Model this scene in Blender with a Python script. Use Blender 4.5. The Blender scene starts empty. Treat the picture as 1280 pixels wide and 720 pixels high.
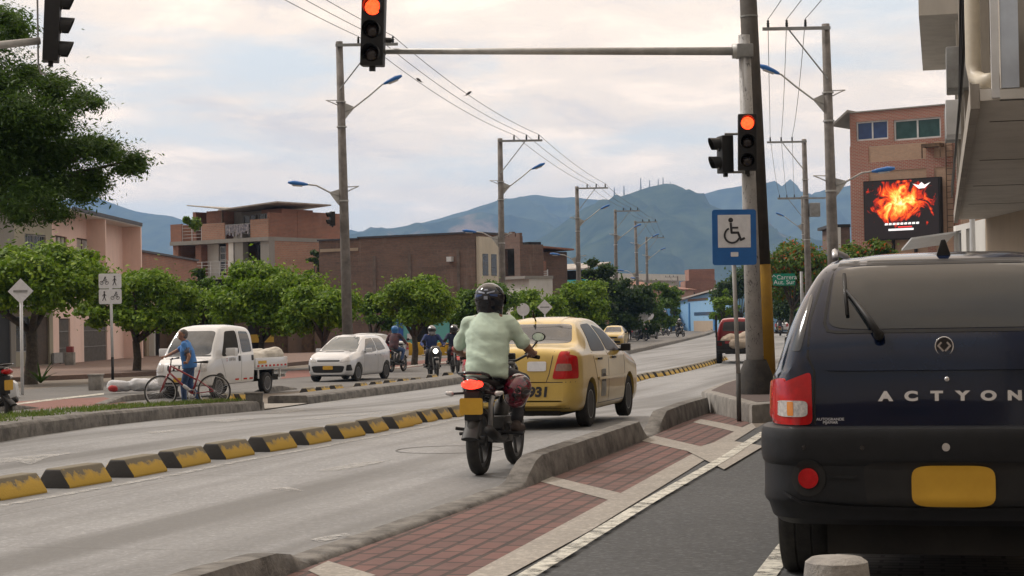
import bpy, bmesh, math, random
import numpy as np
from mathutils import Vector, Matrix, noise as mnoise
from mathutils.bvhtree import BVHTree
random.seed(7); rng = np.random.default_rng(7)
R = math.radians
S = bpy.context.scene
COL = S.collection

# ------------------------------------------------------------------ camera, sky, sun, exposure
FPX = 2300.0; CAMZ = 1.38; PITCH = R(1.0); ROLL = R(1.0)
cd = bpy.data.cameras.new('camera'); cam = bpy.data.objects.new('camera', cd); COL.objects.link(cam)
S.camera = cam
cd.sensor_width = 36; cd.lens = FPX / 1280 * 36; cd.clip_start = .1; cd.clip_end = 40000
CF = Vector((0, math.cos(PITCH), math.sin(PITCH)))
_R0 = Vector((1, 0, 0)); _U0 = Vector((0, -math.sin(PITCH), math.cos(PITCH)))
CR = _R0 * math.cos(ROLL) - _U0 * math.sin(ROLL)
CU = _R0 * math.sin(ROLL) + _U0 * math.cos(ROLL)
CP = Vector((0, 0, CAMZ))
cam.matrix_world = Matrix(((CR.x, CU.x, -CF.x, 0), (CR.y, CU.y, -CF.y, 0), (CR.z, CU.z, -CF.z, CAMZ), (0, 0, 0, 1)))
cd.dof.use_dof = False

SUN_EL, SUN_AZ = R(48), R(292)     # azimuth clockwise from +Y: to the left and a little ahead
W = bpy.data.worlds.new('World'); S.world = W; W.use_nodes = True
nt = W.node_tree; nt.nodes.clear()
def wn(t, **k):
    n = nt.nodes.new(t)
    for a, b in k.items(): setattr(n, a, b)
    return n
out = wn('ShaderNodeOutputWorld'); bg = wn('ShaderNodeBackground'); bg.inputs[1].default_value = .088
nt.links.new(bg.outputs[0], out.inputs[0])
sky = wn('ShaderNodeTexSky', sky_type='NISHITA'); sky.sun_disc = False
sky.sun_elevation = SUN_EL; sky.sun_rotation = SUN_AZ; sky.dust_density = 2.0
tc = wn('ShaderNodeTexCoord'); sep = wn('ShaderNodeSeparateXYZ'); nt.links.new(tc.outputs['Generated'], sep.inputs[0])
def wmath(op, a, b=None, c=None):
    n = wn('ShaderNodeMath', operation=op)
    for i, v in enumerate((a, b, c)):
        if v is None: continue
        if isinstance(v, (int, float)): n.inputs[i].default_value = v
        else: nt.links.new(v, n.inputs[i])
    return n.outputs[0]
# cloud decks: noise on a plane high above (direction divided by height), so it flattens towards the horizon
zc = wmath('ADD', wmath('MAXIMUM', sep.outputs[2], 0.0), .07)
cx = wmath('DIVIDE', sep.outputs[0], zc); cy = wmath('DIVIDE', sep.outputs[1], zc)
cmb = wn('ShaderNodeCombineXYZ'); nt.links.new(cx, cmb.inputs[0]); nt.links.new(cy, cmb.inputs[1])
def wnoise(scale, detail, rough, off):
    m = wn('ShaderNodeMapping'); m.inputs['Location'].default_value = off
    m.inputs['Rotation'].default_value = (0, 0, R(20)); m.inputs['Scale'].default_value = (1.0, .8, 1)
    nt.links.new(cmb.outputs[0], m.inputs[0])
    n = wn('ShaderNodeTexNoise'); n.inputs['Scale'].default_value = scale; n.inputs['Detail'].default_value = detail
    n.inputs['Roughness'].default_value = rough; n.inputs['Distortion'].default_value = .35
    nt.links.new(m.outputs[0], n.inputs['Vector']); return n.outputs['Fac']
def wramp(src, stops):
    r = wn('ShaderNodeValToRGB'); nt.links.new(src, r.inputs[0]); e = r.color_ramp.elements
    while len(e) < len(stops): e.new(.5)
    for i, (p, c) in enumerate(stops): e[i].position = p; e[i].color = (*c, 1)
    r.color_ramp.interpolation = 'EASE'; return r.outputs[0]
n1 = wnoise(.75, 6, .55, (3.1, 1.7, 0)); n2 = wnoise(1.9, 7, .6, (9.3, 4.2, 2))
cloudcol = wramp(n2, [(.30, (.66, .58, .52)), (.48, (.88, .73, .585)), (.66, (1.12, .90, .70))])
mask = wramp(n1, [(.36, (0, 0, 0)), (.52, (1, 1, 1))])
blue = wn('ShaderNodeMix', data_type='RGBA'); blue.inputs[0].default_value = .22
nt.links.new(sky.outputs[0], blue.inputs[7]); 
bl2 = wn('ShaderNodeRGB'); bl2.outputs[0].default_value = (7.9, 7.8, 7.4, 1); nt.links.new(bl2.outputs[0], blue.inputs[6])
scl = wn('ShaderNodeVectorMath', operation='SCALE'); nt.links.new(cloudcol, scl.inputs[0]); scl.inputs[3].default_value = 11.0
mx = wn('ShaderNodeMix', data_type='RGBA'); nt.links.new(mask, mx.inputs[0])
nt.links.new(blue.outputs[2], mx.inputs[6]); nt.links.new(scl.outputs[0], mx.inputs[7])
# bright band low over the horizon
lowf = wramp(sep.outputs[2], [(.0, (1, 1, 1)), (.14, (0, 0, 0))])
low = wn('ShaderNodeMix', data_type='RGBA'); nt.links.new(wmath('MULTIPLY', lowf, .55), low.inputs[0])
nt.links.new(mx.outputs[2], low.inputs[6]); low.inputs[7].default_value = (13.2, 11.2, 9.0, 1)
# an overcast sky is brighter overhead
zen = wn('ShaderNodeVectorMath', operation='SCALE'); nt.links.new(low.outputs[2], zen.inputs[0])
nt.links.new(wmath('ADD', wmath('MULTIPLY', wmath('MAXIMUM', sep.outputs[2], 0.0), 1.3), .95), zen.inputs[3])
# the bright part of the evening sky lies ahead, the part behind the viewer is duller
fwd = wn('ShaderNodeVectorMath', operation='SCALE'); nt.links.new(zen.outputs[0], fwd.inputs[0])
nt.links.new(wmath('MAXIMUM', wmath('MULTIPLY_ADD', sep.outputs[1], .42, .72), .36), fwd.inputs[3]); nt.links.new(fwd.outputs[0], bg.inputs[0])
sl = bpy.data.lights.new('sun', 'SUN'); sl.energy = 1.9; sl.angle = R(11); sl.color = (1, .95, .89)
so = bpy.data.objects.new('sun', sl); COL.objects.link(so)
sd = Vector((math.sin(SUN_AZ) * math.cos(SUN_EL), math.cos(SUN_AZ) * math.cos(SUN_EL), math.sin(SUN_EL)))
so.rotation_euler = sd.to_track_quat('Z', 'Y').to_euler(); so.location = (-20, -20, 40)
S.view_settings.view_transform = 'Standard'; S.view_settings.look = 'None'
S.view_settings.exposure = 0.2; S.view_settings.gamma = 1
S.cycles.volume_bounces = 1; S.cycles.max_bounces = 6; S.cycles.transparent_max_bounces = 8

# ------------------------------------------------------------------ photo pixel -> place
def gz(y):
    t = min(max((y - 22) / 23.0, 0), 1); return -.5 * t * t * (3 - 2 * t)
def ray(px, py): return CF + CR * ((px - 640) / FPX) - CU * ((py - 360) / FPX)
def P(px, py, D):
    d = ray(px, py); return CP + d * (D / d.y)
def G(px, py):
    d = ray(px, py); lo, hi = 2.0, 3000.0
    for _ in range(60):
        m = (lo + hi) / 2; z = CAMZ + d.z * m / d.y
        if z > gz(m): lo = m
        else: hi = m
    p = CP + d * (lo / d.y); return Vector((p.x, p.y, gz(p.y)))
def A(px, D):        # ground point at depth D seen in column px
    y = 400
    for _ in range(4):
        p = P(px, y, D); y = 400 - (px - 640) * .0175 + FPX * (CAMZ - gz(D)) / D
    return Vector((p.x, D, gz(D)))

# ------------------------------------------------------------------ objects
def tag(o, label, cat, group=None):
    o['label'] = label; o['category'] = cat
    if group: o['group'] = group
    return o
def thing(name, label, cat, loc=(0, 0, 0), rz=0, group=None):
    o = bpy.data.objects.new(name, None); COL.objects.link(o); o.empty_display_size = .2
    o.location = loc; o.rotation_euler = (0, 0, rz); return tag(o, label, cat, group)
def dup(o, parent=None):
    c = o.copy(); COL.objects.link(c)
    if parent: c.parent = parent
    for ch in o.children: dup(ch, c)
    return c
def link(me, name, mat, parent=None, smooth=False, angle=None):
    o = bpy.data.objects.new(name, me); COL.objects.link(o)
    if mat is not None:
        me.materials.clear(); me.materials.append(mat)
    if parent: o.parent = parent
    if smooth or angle is not None:
        me.polygons.foreach_set('use_smooth', [True] * len(me.polygons))
        if angle is not None: me.set_sharp_from_angle(angle=R(angle))
    return o
def fix_normals(me):
    b = bmesh.new(); b.from_mesh(me); bmesh.ops.recalc_face_normals(b, faces=b.faces); b.to_mesh(me); b.free()
class MB:
    def __init__(s): s.v = []; s.f = []
    def add(s, vs, fs):
        n = len(s.v); s.v += [tuple(v) for v in vs]; s.f += [tuple(i + n for i in f) for f in fs]; return s
    def box(s, x0, x1, y0, y1, z0, z1, M=None):
        vs = [Vector(p) for p in ((x0, y0, z0), (x1, y0, z0), (x1, y1, z0), (x0, y1, z0), (x0, y0, z1), (x1, y0, z1), (x1, y1, z1), (x0, y1, z1))]
        if M is not None: vs = [M @ v for v in vs]
        return s.add(vs, [(0, 3, 2, 1), (4, 5, 6, 7), (0, 1, 5, 4), (1, 2, 6, 5), (2, 3, 7, 6), (3, 0, 4, 7)])
    def tube(s, pts, r, n=10, cap=True, flat=1.0):
        pts = [Vector(p) for p in pts]; rs = r if isinstance(r, (list, tuple)) else [r] * len(pts)
        rings = []; up = None
        for i, p in enumerate(pts):
            t = (pts[min(i + 1, len(pts) - 1)] - pts[max(i - 1, 0)]).normalized()
            if up is None:
                up = Vector((0, 0, 1)) if abs(t.z) < .9 else Vector((1, 0, 0))
            a = t.cross(up).normalized(); b = a.cross(t).normalized(); up = b
            rings.append([p + a * math.cos(2 * math.pi * k / n) * rs[i] + b * math.sin(2 * math.pi * k / n) * rs[i] * flat for k in range(n)])
        vs = [v for rg in rings for v in rg]
        fs = [(i * n + k, i * n + (k + 1) % n, (i + 1) * n + (k + 1) % n, (i + 1) * n + k) for i in range(len(pts) - 1) for k in range(n)]
        if cap: fs += [tuple(reversed(range(n))), tuple(range((len(pts) - 1) * n, len(pts) * n))]
        return s.add(vs, fs)
    def lathe(s, prof, n=24, c=(0, 0, 0), axis='z', closed=False):
        vs = []
        for (r, h) in prof:
            for k in range(n):
                a = 2 * math.pi * k / n; x, y = r * math.cos(a), r * math.sin(a)
                v = {'z': (x, y, h), 'x': (h, x, y), 'y': (x, h, y)}[axis]
                vs.append((v[0] + c[0], v[1] + c[1], v[2] + c[2]))
        m = len(prof); fs = []
        for i in range(m if closed else m - 1):
            j = (i + 1) % m
            fs += [(i * n + k, i * n + (k + 1) % n, j * n + (k + 1) % n, j * n + k) for k in range(n)]
        if not closed:
            if prof[0][0] > 1e-4: fs.append(tuple(reversed(range(n))))
            if prof[-1][0] > 1e-4: fs.append(tuple(range((m - 1) * n, m * n)))
        return s.add(vs, fs)
    def prism(s, poly, axis, a, b):
        """poly in the plane normal to axis, extruded a..b"""
        def v(p, h): return {'x': (h, p[0], p[1]), 'y': (p[0], h, p[1]), 'z': (p[0], p[1], h)}[axis]
        n = len(poly); vs = [v(p, a) for p in poly] + [v(p, b) for p in poly]
        fs = [tuple(range(n)), tuple(reversed(range(n, 2 * n)))] + [(i, i + n, (i + 1) % n + n, (i + 1) % n) for i in range(n)]
        return s.add(vs, fs)
    def build(s, name, mat, parent=None, smooth=False, angle=None, bevel=0):
        me = bpy.data.meshes.new(name); me.from_pydata(s.v, [], s.f); me.validate(); fix_normals(me)
        if bevel:
            b = bmesh.new(); b.from_mesh(me)
            bmesh.ops.bevel(b, geom=[e for e in b.edges if len(e.link_faces) == 2 and e.calc_face_angle(0) > .5], offset=bevel, segments=2, affect='EDGES', profile=.6, clamp_overlap=True)
            b.to_mesh(me); b.free()
        return link(me, name, mat, parent, smooth, angle if angle is not None else (40 if bevel else None))
def evalmesh(ob):
    dg = bpy.context.evaluated_depsgraph_get(); dg.update()
    me = bpy.data.meshes.new_from_object(ob.evaluated_get(dg)); return me

# ------------------------------------------------------------------ materials
MATS = {}
def newmat(name):
    m = bpy.data.materials.new(name); m.use_nodes = True; t = m.node_tree; MATS[name] = m
    return m, t, t.nodes['Principled BSDF']
def nn(t, typ, **k):
    n = t.nodes.new(typ)
    for a, b in k.items(): setattr(n, a, b)
    return n
def coord(t, scale=(1, 1, 1), rot=(0, 0, 0), loc=(0, 0, 0), kind='Object'):
    c = nn(t, 'ShaderNodeTexCoord'); m = nn(t, 'ShaderNodeMapping'); t.links.new(c.outputs[kind], m.inputs[0])
    m.inputs['Scale'].default_value = scale; m.inputs['Rotation'].default_value = rot; m.inputs['Location'].default_value = loc
    return m.outputs[0]
def noise(t, vec, scale, detail=4, rough=.6, dist=0):
    n = nn(t, 'ShaderNodeTexNoise'); t.links.new(vec, n.inputs['Vector']); n.inputs['Scale'].default_value = scale
    n.inputs['Detail'].default_value = detail; n.inputs['Roughness'].default_value = rough; n.inputs['Distortion'].default_value = dist
    return n.outputs['Fac']
def ramp(t, src, stops, interp='LINEAR'):
    r = nn(t, 'ShaderNodeValToRGB'); t.links.new(src, r.inputs[0]); e = r.color_ramp.elements
    while len(e) < len(stops): e.new(.5)
    for i, (p, c) in enumerate(stops):
        if isinstance(c, (int, float)): c = (c, c, c)
        e[i].position = p; e[i].color = (*c, 1)
    r.color_ramp.interpolation = interp; return r.outputs[0]
def mixc(t, f, a, b, blend='MIX'):
    n = nn(t, 'ShaderNodeMix', data_type='RGBA', blend_type=blend)
    for i, v in ((0, f), (6, a), (7, b)):
        if isinstance(v, (int, float)): n.inputs[i].default_value = v if i == 0 else (v, v, v, 1)
        elif isinstance(v, tuple): n.inputs[i].default_value = (*v[:3], 1)
        else: t.links.new(v, n.inputs[i])
    return n.outputs[2]
def bump(t, p, h, strength, dist=.02):
    b = nn(t, 'ShaderNodeBump'); b.inputs['Strength'].default_value = strength; b.inputs['Distance'].default_value = dist
    t.links.new(h, b.inputs['Height']); t.links.new(b.outputs[0], p.inputs['Normal'])
def pm(name, c1, c2=None, scale=3, rough=.6, metal=0, bmp=0, spec=.5, coat=0, lo=.35, hi=.65):
    """two colours mixed by a procedural noise"""
    if name in MATS: return MATS[name]
    if c2 is None: c2 = tuple(x * .85 for x in c1)
    m, t, p = newmat(name); v = coord(t); n = noise(t, v, scale, 5, .65)
    t.links.new(ramp(t, n, [(lo, c1), (hi, c2)]), p.inputs['Base Color'])
    p.inputs['Roughness'].default_value = rough; p.inputs['Metallic'].default_value = metal
    p.inputs['Specular IOR Level'].default_value = spec; p.inputs['Coat Weight'].default_value = coat; p.inputs['Coat Roughness'].default_value = .05
    if bmp: bump(t, p, noise(t, v, scale * 6, 4, .7), bmp)
    return m
def emi(name, c, strength, base=None):
    m, t, p = newmat(name); p.inputs['Base Color'].default_value = (*(base or c), 1); p.inputs['Roughness'].default_value = .3
    v = coord(t); n = nn(t, 'ShaderNodeTexVoronoi'); t.links.new(v, n.inputs['Vector']); n.inputs['Scale'].default_value = 45
    t.links.new(ramp(t, n.outputs['Distance'], [(.1, c), (.75, tuple(x * .55 for x in c))]), p.inputs['Emission Color'])
    p.inputs['Emission Strength'].default_value = strength; return m
def brick(name, c1, c2, mortar, bw=.24, bh=.08, ms=.012, rough=.9, rot=0, stain=.5, plane='xz', bmp=.4):
    m, t, p = newmat(name)
    c = nn(t, 'ShaderNodeTexCoord'); s = nn(t, 'ShaderNodeSeparateXYZ'); t.links.new(c.outputs['Object'], s.inputs[0])
    cb = nn(t, 'ShaderNodeCombineXYZ')
    if plane == 'xz':
        a = nn(t, 'ShaderNodeMath', operation='ADD'); t.links.new(s.outputs[0], a.inputs[0]); t.links.new(s.outputs[1], a.inputs[1])
        t.links.new(a.outputs[0], cb.inputs[0]); t.links.new(s.outputs[2], cb.inputs[1])
    else:
        t.links.new(s.outputs[0], cb.inputs[0]); t.links.new(s.outputs[1], cb.inputs[1])
    mp = nn(t, 'ShaderNodeMapping'); t.links.new(cb.outputs[0], mp.inputs[0]); mp.inputs['Rotation'].default_value = (0, 0, rot)
    b = nn(t, 'ShaderNodeTexBrick'); t.links.new(mp.outputs[0], b.inputs['Vector'])
    b.inputs['Scale'].default_value = 1; b.inputs['Brick Width'].default_value = bw; b.inputs['Row Height'].default_value = bh
    b.inputs['Mortar Size'].default_value = ms; b.inputs['Color1'].default_value = (*c1, 1); b.inputs['Color2'].default_value = (*c2, 1)
    b.inputs['Mortar'].default_value = (*mortar, 1); b.inputs['Bias'].default_value = 0
    v = coord(t); n = noise(t, v, .5, 6, .65, .4)
    col = mixc(t, ramp(t, n, [(.35, 0), (.7, stain)]), b.outputs['Color'], (.10, .085, .075))
    nb = noise(t, coord(t, (.22, .22, 1.3)), 1.0, 7, .7, .5); col = mixc(t, ramp(t, nb, [(.46, 0), (.70, min(1, stain * 1.1))]), col, (.055, .045, .04)); nw = noise(t, coord(t, (1.6, 1.6, .3), loc=(5, 3, 1)), 1.0, 6, .7); col = mixc(t, ramp(t, nw, [(.56, 0), (.80, stain * .6)]), col, (.34, .30, .26))
    n2 = noise(t, v, 6, 4, .6); col = mixc(t, ramp(t, n2, [(.3, .0), (.8, .35)]), col, tuple(x * 1.3 for x in c1))
    t.links.new(col, p.inputs['Base Color']); p.inputs['Roughness'].default_value = rough
    if bmp:
        inv = nn(t, 'ShaderNodeMath', operation='SUBTRACT'); inv.inputs[0].default_value = 1; t.links.new(b.outputs['Fac'], inv.inputs[1])
        bump(t, p, inv.outputs[0], bmp, .01)
    return m
def plaster(name, c, stain=(.2, .18, .16), amt=.5, rough=.85):
    m, t, p = newmat(name); v = coord(t, (1, 1, .25)); n = noise(t, v, 1.6, 7, .7)
    n2 = noise(t, coord(t), .6, 5, .6)
    col = mixc(t, ramp(t, n, [(.45, 0), (.8, amt)]), c, stain); col = mixc(t, ramp(t, n2, [(.35, 0), (.75, .25)]), col, tuple(x * .7 for x in c))
    t.links.new(col, p.inputs['Base Color']); p.inputs['Roughness'].default_value = rough; bump(t, p, n, .15, .01); return m
def leafmat(name, dark, mid, lite, flower=None):
    m, t, p = newmat(name)
    g = nn(t, 'ShaderNodeNewGeometry')
    stops = [(0, dark), (.5, mid), (1, lite)]
    if flower: stops = [(0, dark), (.5, mid), (.86, lite), (.9, flower)]
    col = ramp(t, g.outputs['Random Per Island'], stops)
    v = coord(t); col = mixc(t, ramp(t, noise(t, v, .9, 3, .6), [(.35, 0), (.7, .6)]), col, mid)
    t.links.new(col, p.inputs['Base Color']); p.inputs['Roughness'].default_value = .55; p.inputs['Specular IOR Level'].default_value = .25
    tr = nn(t, 'ShaderNodeBsdfTranslucent'); t.links.new(mixc(t, .3, col, (.2, .35, .02)), tr.inputs[0])
    mx = nn(t, 'ShaderNodeMixShader'); mx.inputs[0].default_value = .3
    t.links.new(p.outputs[0], mx.inputs[1]); t.links.new(tr.outputs[0], mx.inputs[2])
    t.links.new(mx.outputs[0], t.nodes['Material Output'].inputs[0]); return m
WHITE = pm('white_paint', (.66, .67, .68), (.54, .55, .56), 2, .35)
WBODY = pm('white_car_paint', (.66, .67, .685), (.60, .61, .62), 1, .28, coat=.8)
SILVER = pm('pearl_car_paint', (.60, .61, .63), (.54, .55, .57), 1, .3, metal=.2, coat=.8)
YBODY = pm('taxi_paint', (.60, .42, .095), (.50, .34, .08), 1.5, .32, coat=.7)
BLACKP = pm('black_plastic', (.012, .012, .013), (.018, .018, .018), 9, .5, spec=.35)
BLACKG = pm('black_gloss', (.012, .012, .014), (.018, .018, .02), 4, .16, coat=.6)
RUB = pm('tyre_rubber', (.018, .018, .018), (.035, .033, .03), 14, .85, bmp=.2)
STEEL = pm('steel', (.45, .46, .47), (.35, .35, .36), 8, .38, metal=.8)
CHROME = pm('chrome', (.75, .75, .76), (.68, .68, .7), 5, .14, metal=1)
GREYM = pm('grey_metal', (.30, .31, .31), (.22, .22, .22), 5, .55, metal=.2)
GLASS = pm('car_glass', (.010, .013, .015), (.015, .018, .02), 2, .04, spec=.55, coat=.25)
SMOKE = pm('tinted_glass', (.030, .034, .04), (.045, .046, .05), 2, .07, spec=.6, coat=.2)
REDL = pm('red_lens', (.52, .006, .008), (.34, .004, .006), 12, .12, spec=.35, coat=.3)
CLEARL = pm('clear_lens', (.62, .60, .58), (.35, .35, .36), 60, .1, coat=1)
ORL = pm('orange_lens', (.7, .25, .03), (.6, .2, .02), 9, .2, coat=.6)
PLATE = pm('yellow_plate', (.62, .36, .03), (.52, .29, .02), 3, .5)
CONC = pm('concrete', (.30, .285, .26), (.17, .16, .15), 4, .9, bmp=.4)
CONCD = pm('weathered_concrete', (.20, .19, .175), (.075, .07, .065), 5, .9, bmp=.6)
POLEC = pm('pole_concrete', (.22, .20, .185), (.12, .11, .10), 3, .85, bmp=.3)
GALV = pm('galvanised_pole', (.50, .50, .49), (.36, .36, .35), 4, .5, metal=.3)
LBLUE = pm('blue_lamp_housing', (.02, .16, .50), (.02, .13, .42), 4, .4)
SIGNW = pm('sign_white', (.74, .75, .78), (.62, .63, .66), 8, .45)
SIGNB = pm('sign_blue', (.012, .13, .42), (.01, .11, .36), 5, .4)
INK = pm('black_ink', (.02, .02, .025), (.03, .03, .035), 9, .5)
BARK = pm('bark', (.10, .08, .06), (.045, .038, .03), 9, .95, bmp=.8)
SKIN = pm('skin', (.36, .19, .12), (.30, .155, .10), 12, .55)
DSKIN = pm('dark_skin', (.20, .10, .06), (.16, .08, .05), 12, .55)
DENIM = pm('blue_denim', (.05, .10, .22), (.03, .06, .14), 14, .9, bmp=.3)
DARKT = pm('dark_trousers', (.02, .02, .025), (.035, .034, .04), 10, .85, bmp=.3)
HAIR = pm('hair', (.05, .04, .035), (.10, .085, .075), 30, .8)
DWIN = pm('dark_window', (.03, .035, .04), (.06, .06, .06), 2, .15, spec=.7)
BWIN = pm('blue_window', (.01, .035, .13), (.02, .06, .18), 1.5, .12, spec=.7)
DOORB = pm('brown_door', (.09, .065, .045), (.055, .04, .03), 6, .6)
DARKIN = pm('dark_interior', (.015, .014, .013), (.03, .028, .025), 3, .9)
YEL = pm('yellow_paint_worn', (.50, .31, .035), (.22, .17, .09), 5, .75, bmp=.4, lo=.42, hi=.72)
# ------------------------------------------------------------------ ground, roads, kerbs
def groundmat(name, c1, c2, spots, streak=0, rot=-14, rough=.85, bmp=.25, crack=0, streakc=(.09, .09, .088)):
    m, t, p = newmat(name); v = coord(t)
    n = noise(t, v, .55, 6, .65, .3); col = ramp(t, n, [(.3, c1), (.7, c2)])
    vr0 = nn(t, 'ShaderNodeTexVoronoi'); t.links.new(v, vr0.inputs['Vector']); vr0.inputs['Scale'].default_value = 42; col = mixc(t, ramp(t, vr0.outputs['Color'], [(.55, 0), (.95, spots * .9)]), col, tuple(min(1, x * 2.1) for x in c1)); g0 = noise(t, v, 17, 5, .85); col = mixc(t, ramp(t, g0, [(.40, spots * 1.1), (.56, 0)]), col, tuple(x * .5 for x in c1)); blot = noise(t, v, 1.7, 6, .75); col = mixc(t, ramp(t, blot, [(.55, 0), (.72, spots * 1.2)]), col, tuple(x * .55 for x in c1))
    fine = noise(t, v, 38, 3, .7); col = mixc(t, ramp(t, fine, [(.35, .0), (.75, spots)]), col, tuple(x * .45 for x in c1))
    fin2 = noise(t, v, 9, 4, .75); col = mixc(t, ramp(t, fin2, [(.52, 0), (.8, spots * .8)]), col, tuple(min(1, x * 1.5) for x in c2))
    if streak:
        vr = nn(t, 'ShaderNodeVectorRotate', rotation_type='Z_AXIS'); t.links.new(v, vr.inputs['Vector']); vr.inputs['Angle'].default_value = R(-rot)
        mp = nn(t, 'ShaderNodeMapping'); t.links.new(vr.outputs[0], mp.inputs[0]); mp.inputs['Scale'].default_value = (1.1, .045, 1)
        s = noise(t, mp.outputs[0], 1.0, 3, .5); col = mixc(t, ramp(t, s, [(.44, 0), (.66, streak)], 'EASE'), col, streakc)
        mp2 = nn(t, 'ShaderNodeMapping'); t.links.new(vr.outputs[0], mp2.inputs[0]); mp2.inputs['Scale'].default_value = (3.5, .09, 1); mp2.inputs['Location'].default_value = (4, 2, 0)
        s2 = noise(t, mp2.outputs[0], 1.0, 4, .6); col = mixc(t, ramp(t, s2, [(.5, 0), (.75, streak * .6)], 'EASE'), col, streakc)
        # dark drips along joints across the slab
        w = nn(t, 'ShaderNodeTexBrick'); t.links.new(vr.outputs[0], w.inputs['Vector']); w.inputs['Scale'].default_value = 1
        w.inputs['Brick Width'].default_value = 3.6; w.inputs['Row Height'].default_value = 5.2; w.offset = 0
        w.inputs['Mortar Size'].default_value = .012; w.inputs['Color1'].default_value = (0, 0, 0, 1); w.inputs['Color2'].default_value = (0, 0, 0, 1); w.inputs['Mortar'].default_value = (1, 1, 1, 1)
        col = mixc(t, mixc(t, w.outputs['Color'], (0, 0, 0), (.55, .55, .55)), col, (.08, .078, .075))
    if crack:
        vo = nn(t, 'ShaderNodeTexVoronoi', feature='DISTANCE_TO_EDGE')
        dv = mixc(t, .12, v, nn_noise_col(t, v, 2.2)); t.links.new(dv, vo.inputs['Vector']); vo.inputs['Scale'].default_value = .35
        col = mixc(t, ramp(t, vo.outputs['Distance'], [(.0, crack), (.006, 0)]), col, (.05, .05, .05))
    t.links.new(col, p.inputs['Base Color']); p.inputs['Roughness'].default_value = rough
    p.inputs['Specular IOR Level'].default_value = .35
    if bmp: bump(t, p, noise(t, v, 60, 3, .7), bmp, .006)
    return m
def nn_noise_col(t, v, s):
    n = nn(t, 'ShaderNodeTexNoise'); t.links.new(v, n.inputs['Vector']); n.inputs['Scale'].default_value = s; return n.outputs['Color']
ROADM = groundmat('road_concrete', (.27, .275, .28), (.19, .194, .20), .4, streak=.75, rot=-15, rough=.62)
ASPH = groundmat('asphalt', (.085, .089, .093), (.056, .059, .062), .55, rough=.9, bmp=.6)
ASPH2 = groundmat('worn_asphalt', (.17, .165, .16), (.12, .115, .11), .4, streak=.35, rough=.85)
DIRT = groundmat('dusty_ground', (.20, .17, .14), (.14, .12, .10), .4, rough=.95)
SIDEW = groundmat('sidewalk_brown', (.20, .135, .11), (.14, .105, .09), .4, rough=.95)
SLABM = groundmat('concrete_slab', (.34, .315, .28), (.24, .225, .205), .35, rough=.9)
SLABD = groundmat('grey_slab', (.115, .085, .078), (.085, .07, .066), .35, rough=.9)
REDP = groundmat('red_pavement', (.24, .11, .09), (.17, .09, .08), .35, rough=.9)
PAVER = brick('brick_pavers', (.145, .065, .056), (.085, .045, .042), (.014, .013, .012), .32, .155, .018, rough=.85, rot=R(-76), stain=.25, plane='xy', bmp=.9)
COBB = brick('dark_pavers', (.15, .14, .135), (.10, .095, .09), (.03, .03, .03), .22, .11, .012, rough=.9, rot=R(13), stain=.3, plane='xy')
def paintmat(name, c, wear):
    m, t, p = newmat(name); v = coord(t); n = noise(t, v, 7, 6, .75)
    t.links.new(mixc(t, ramp(t, noise(t, v, 25, 4, .8), [(.35, .6), (.6, 0)]), c, (.22, .215, .2)), p.inputs['Base Color']); p.inputs['Roughness'].default_value = .7
    tr = nn(t, 'ShaderNodeBsdfTransparent'); ms = nn(t, 'ShaderNodeMixShader'); t.links.new(ramp(t, n, [(.40, wear), (.56, .0 if wear < .9 else .3)]), ms.inputs[0]); t.links.new(p.outputs[0], ms.inputs[1]); t.links.new(tr.outputs[0], ms.inputs[2]); t.links.new(ms.outputs[0], t.nodes['Material Output'].inputs[0]); return m
PAINTW = paintmat('road_paint', (.58, .57, .50), .7); PAINTF = paintmat('faded_paint', (.46, .46, .45), 1.0)

def struct(o): o['kind'] = 'structure'; return o
def resample(pts, n):
    pts = [Vector(p) for p in pts]; L = [0]
    for a, b in zip(pts, pts[1:]): L.append(L[-1] + (b - a).length)
    out = []
    for i in range(n):
        t = L[-1] * i / (n - 1); k = max(0, min(len(pts) - 2, next((j for j in range(len(L) - 1) if L[j + 1] >= t), len(pts) - 2)))
        out.append(pts[k].lerp(pts[k + 1], (t - L[k]) / max(1e-9, L[k + 1] - L[k])))
    return out
def curve(pts, n):     # catmull-rom through points, resampled evenly
    pts = [Vector(p) for p in pts]; e = [pts[0] * 2 - pts[1]] + pts + [pts[-1] * 2 - pts[-2]]; out = []
    for i in range(1, len(e) - 2):
        for k in range(12):
            t = k / 12; a, b, c, d = e[i - 1], e[i], e[i + 1], e[i + 2]
            out.append(.5 * ((2 * b) + (c - a) * t + (2 * a - 5 * b + 4 * c - d) * t * t + (3 * b - a - 3 * c + d) * t ** 3))
    out.append(pts[-1]); return resample(out, n)
def ribbon(name, left, right, z, mat, n=60, m=6):
    l = resample(left, n); r = resample(right, n); vs = []; fs = []
    for a, b in zip(l, r):
        for j in range(m + 1):
            q = a.lerp(b, j / m); vs.append((q.x, q.y, gz(q.y) + z))
    for i in range(n - 1):
        for j in range(m): k = i * (m + 1) + j; fs.append((k, k + 1, k + m + 2, k + m + 1))
    me = bpy.data.meshes.new(name); me.from_pydata(vs, [], fs)
    o = link(me, name, mat, smooth=True)
    if me.polygons[len(me.polygons) // 2].normal.z < 0: me.flip_normals()
    return struct(o)
def PX(*p): return [G(a, b) for a, b in p]
def ext(pts, d0=0, d1=0):
    pts = [Vector(p) for p in pts]
    if d0: v = (pts[0] - pts[1]).normalized(); pts = [pts[0] + v * d0] + pts
    if d1: v = (pts[-1] - pts[-2]).normalized(); pts = pts + [pts[-1] + v * d1]
    for p in pts: p.z = 0
    return pts

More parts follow.
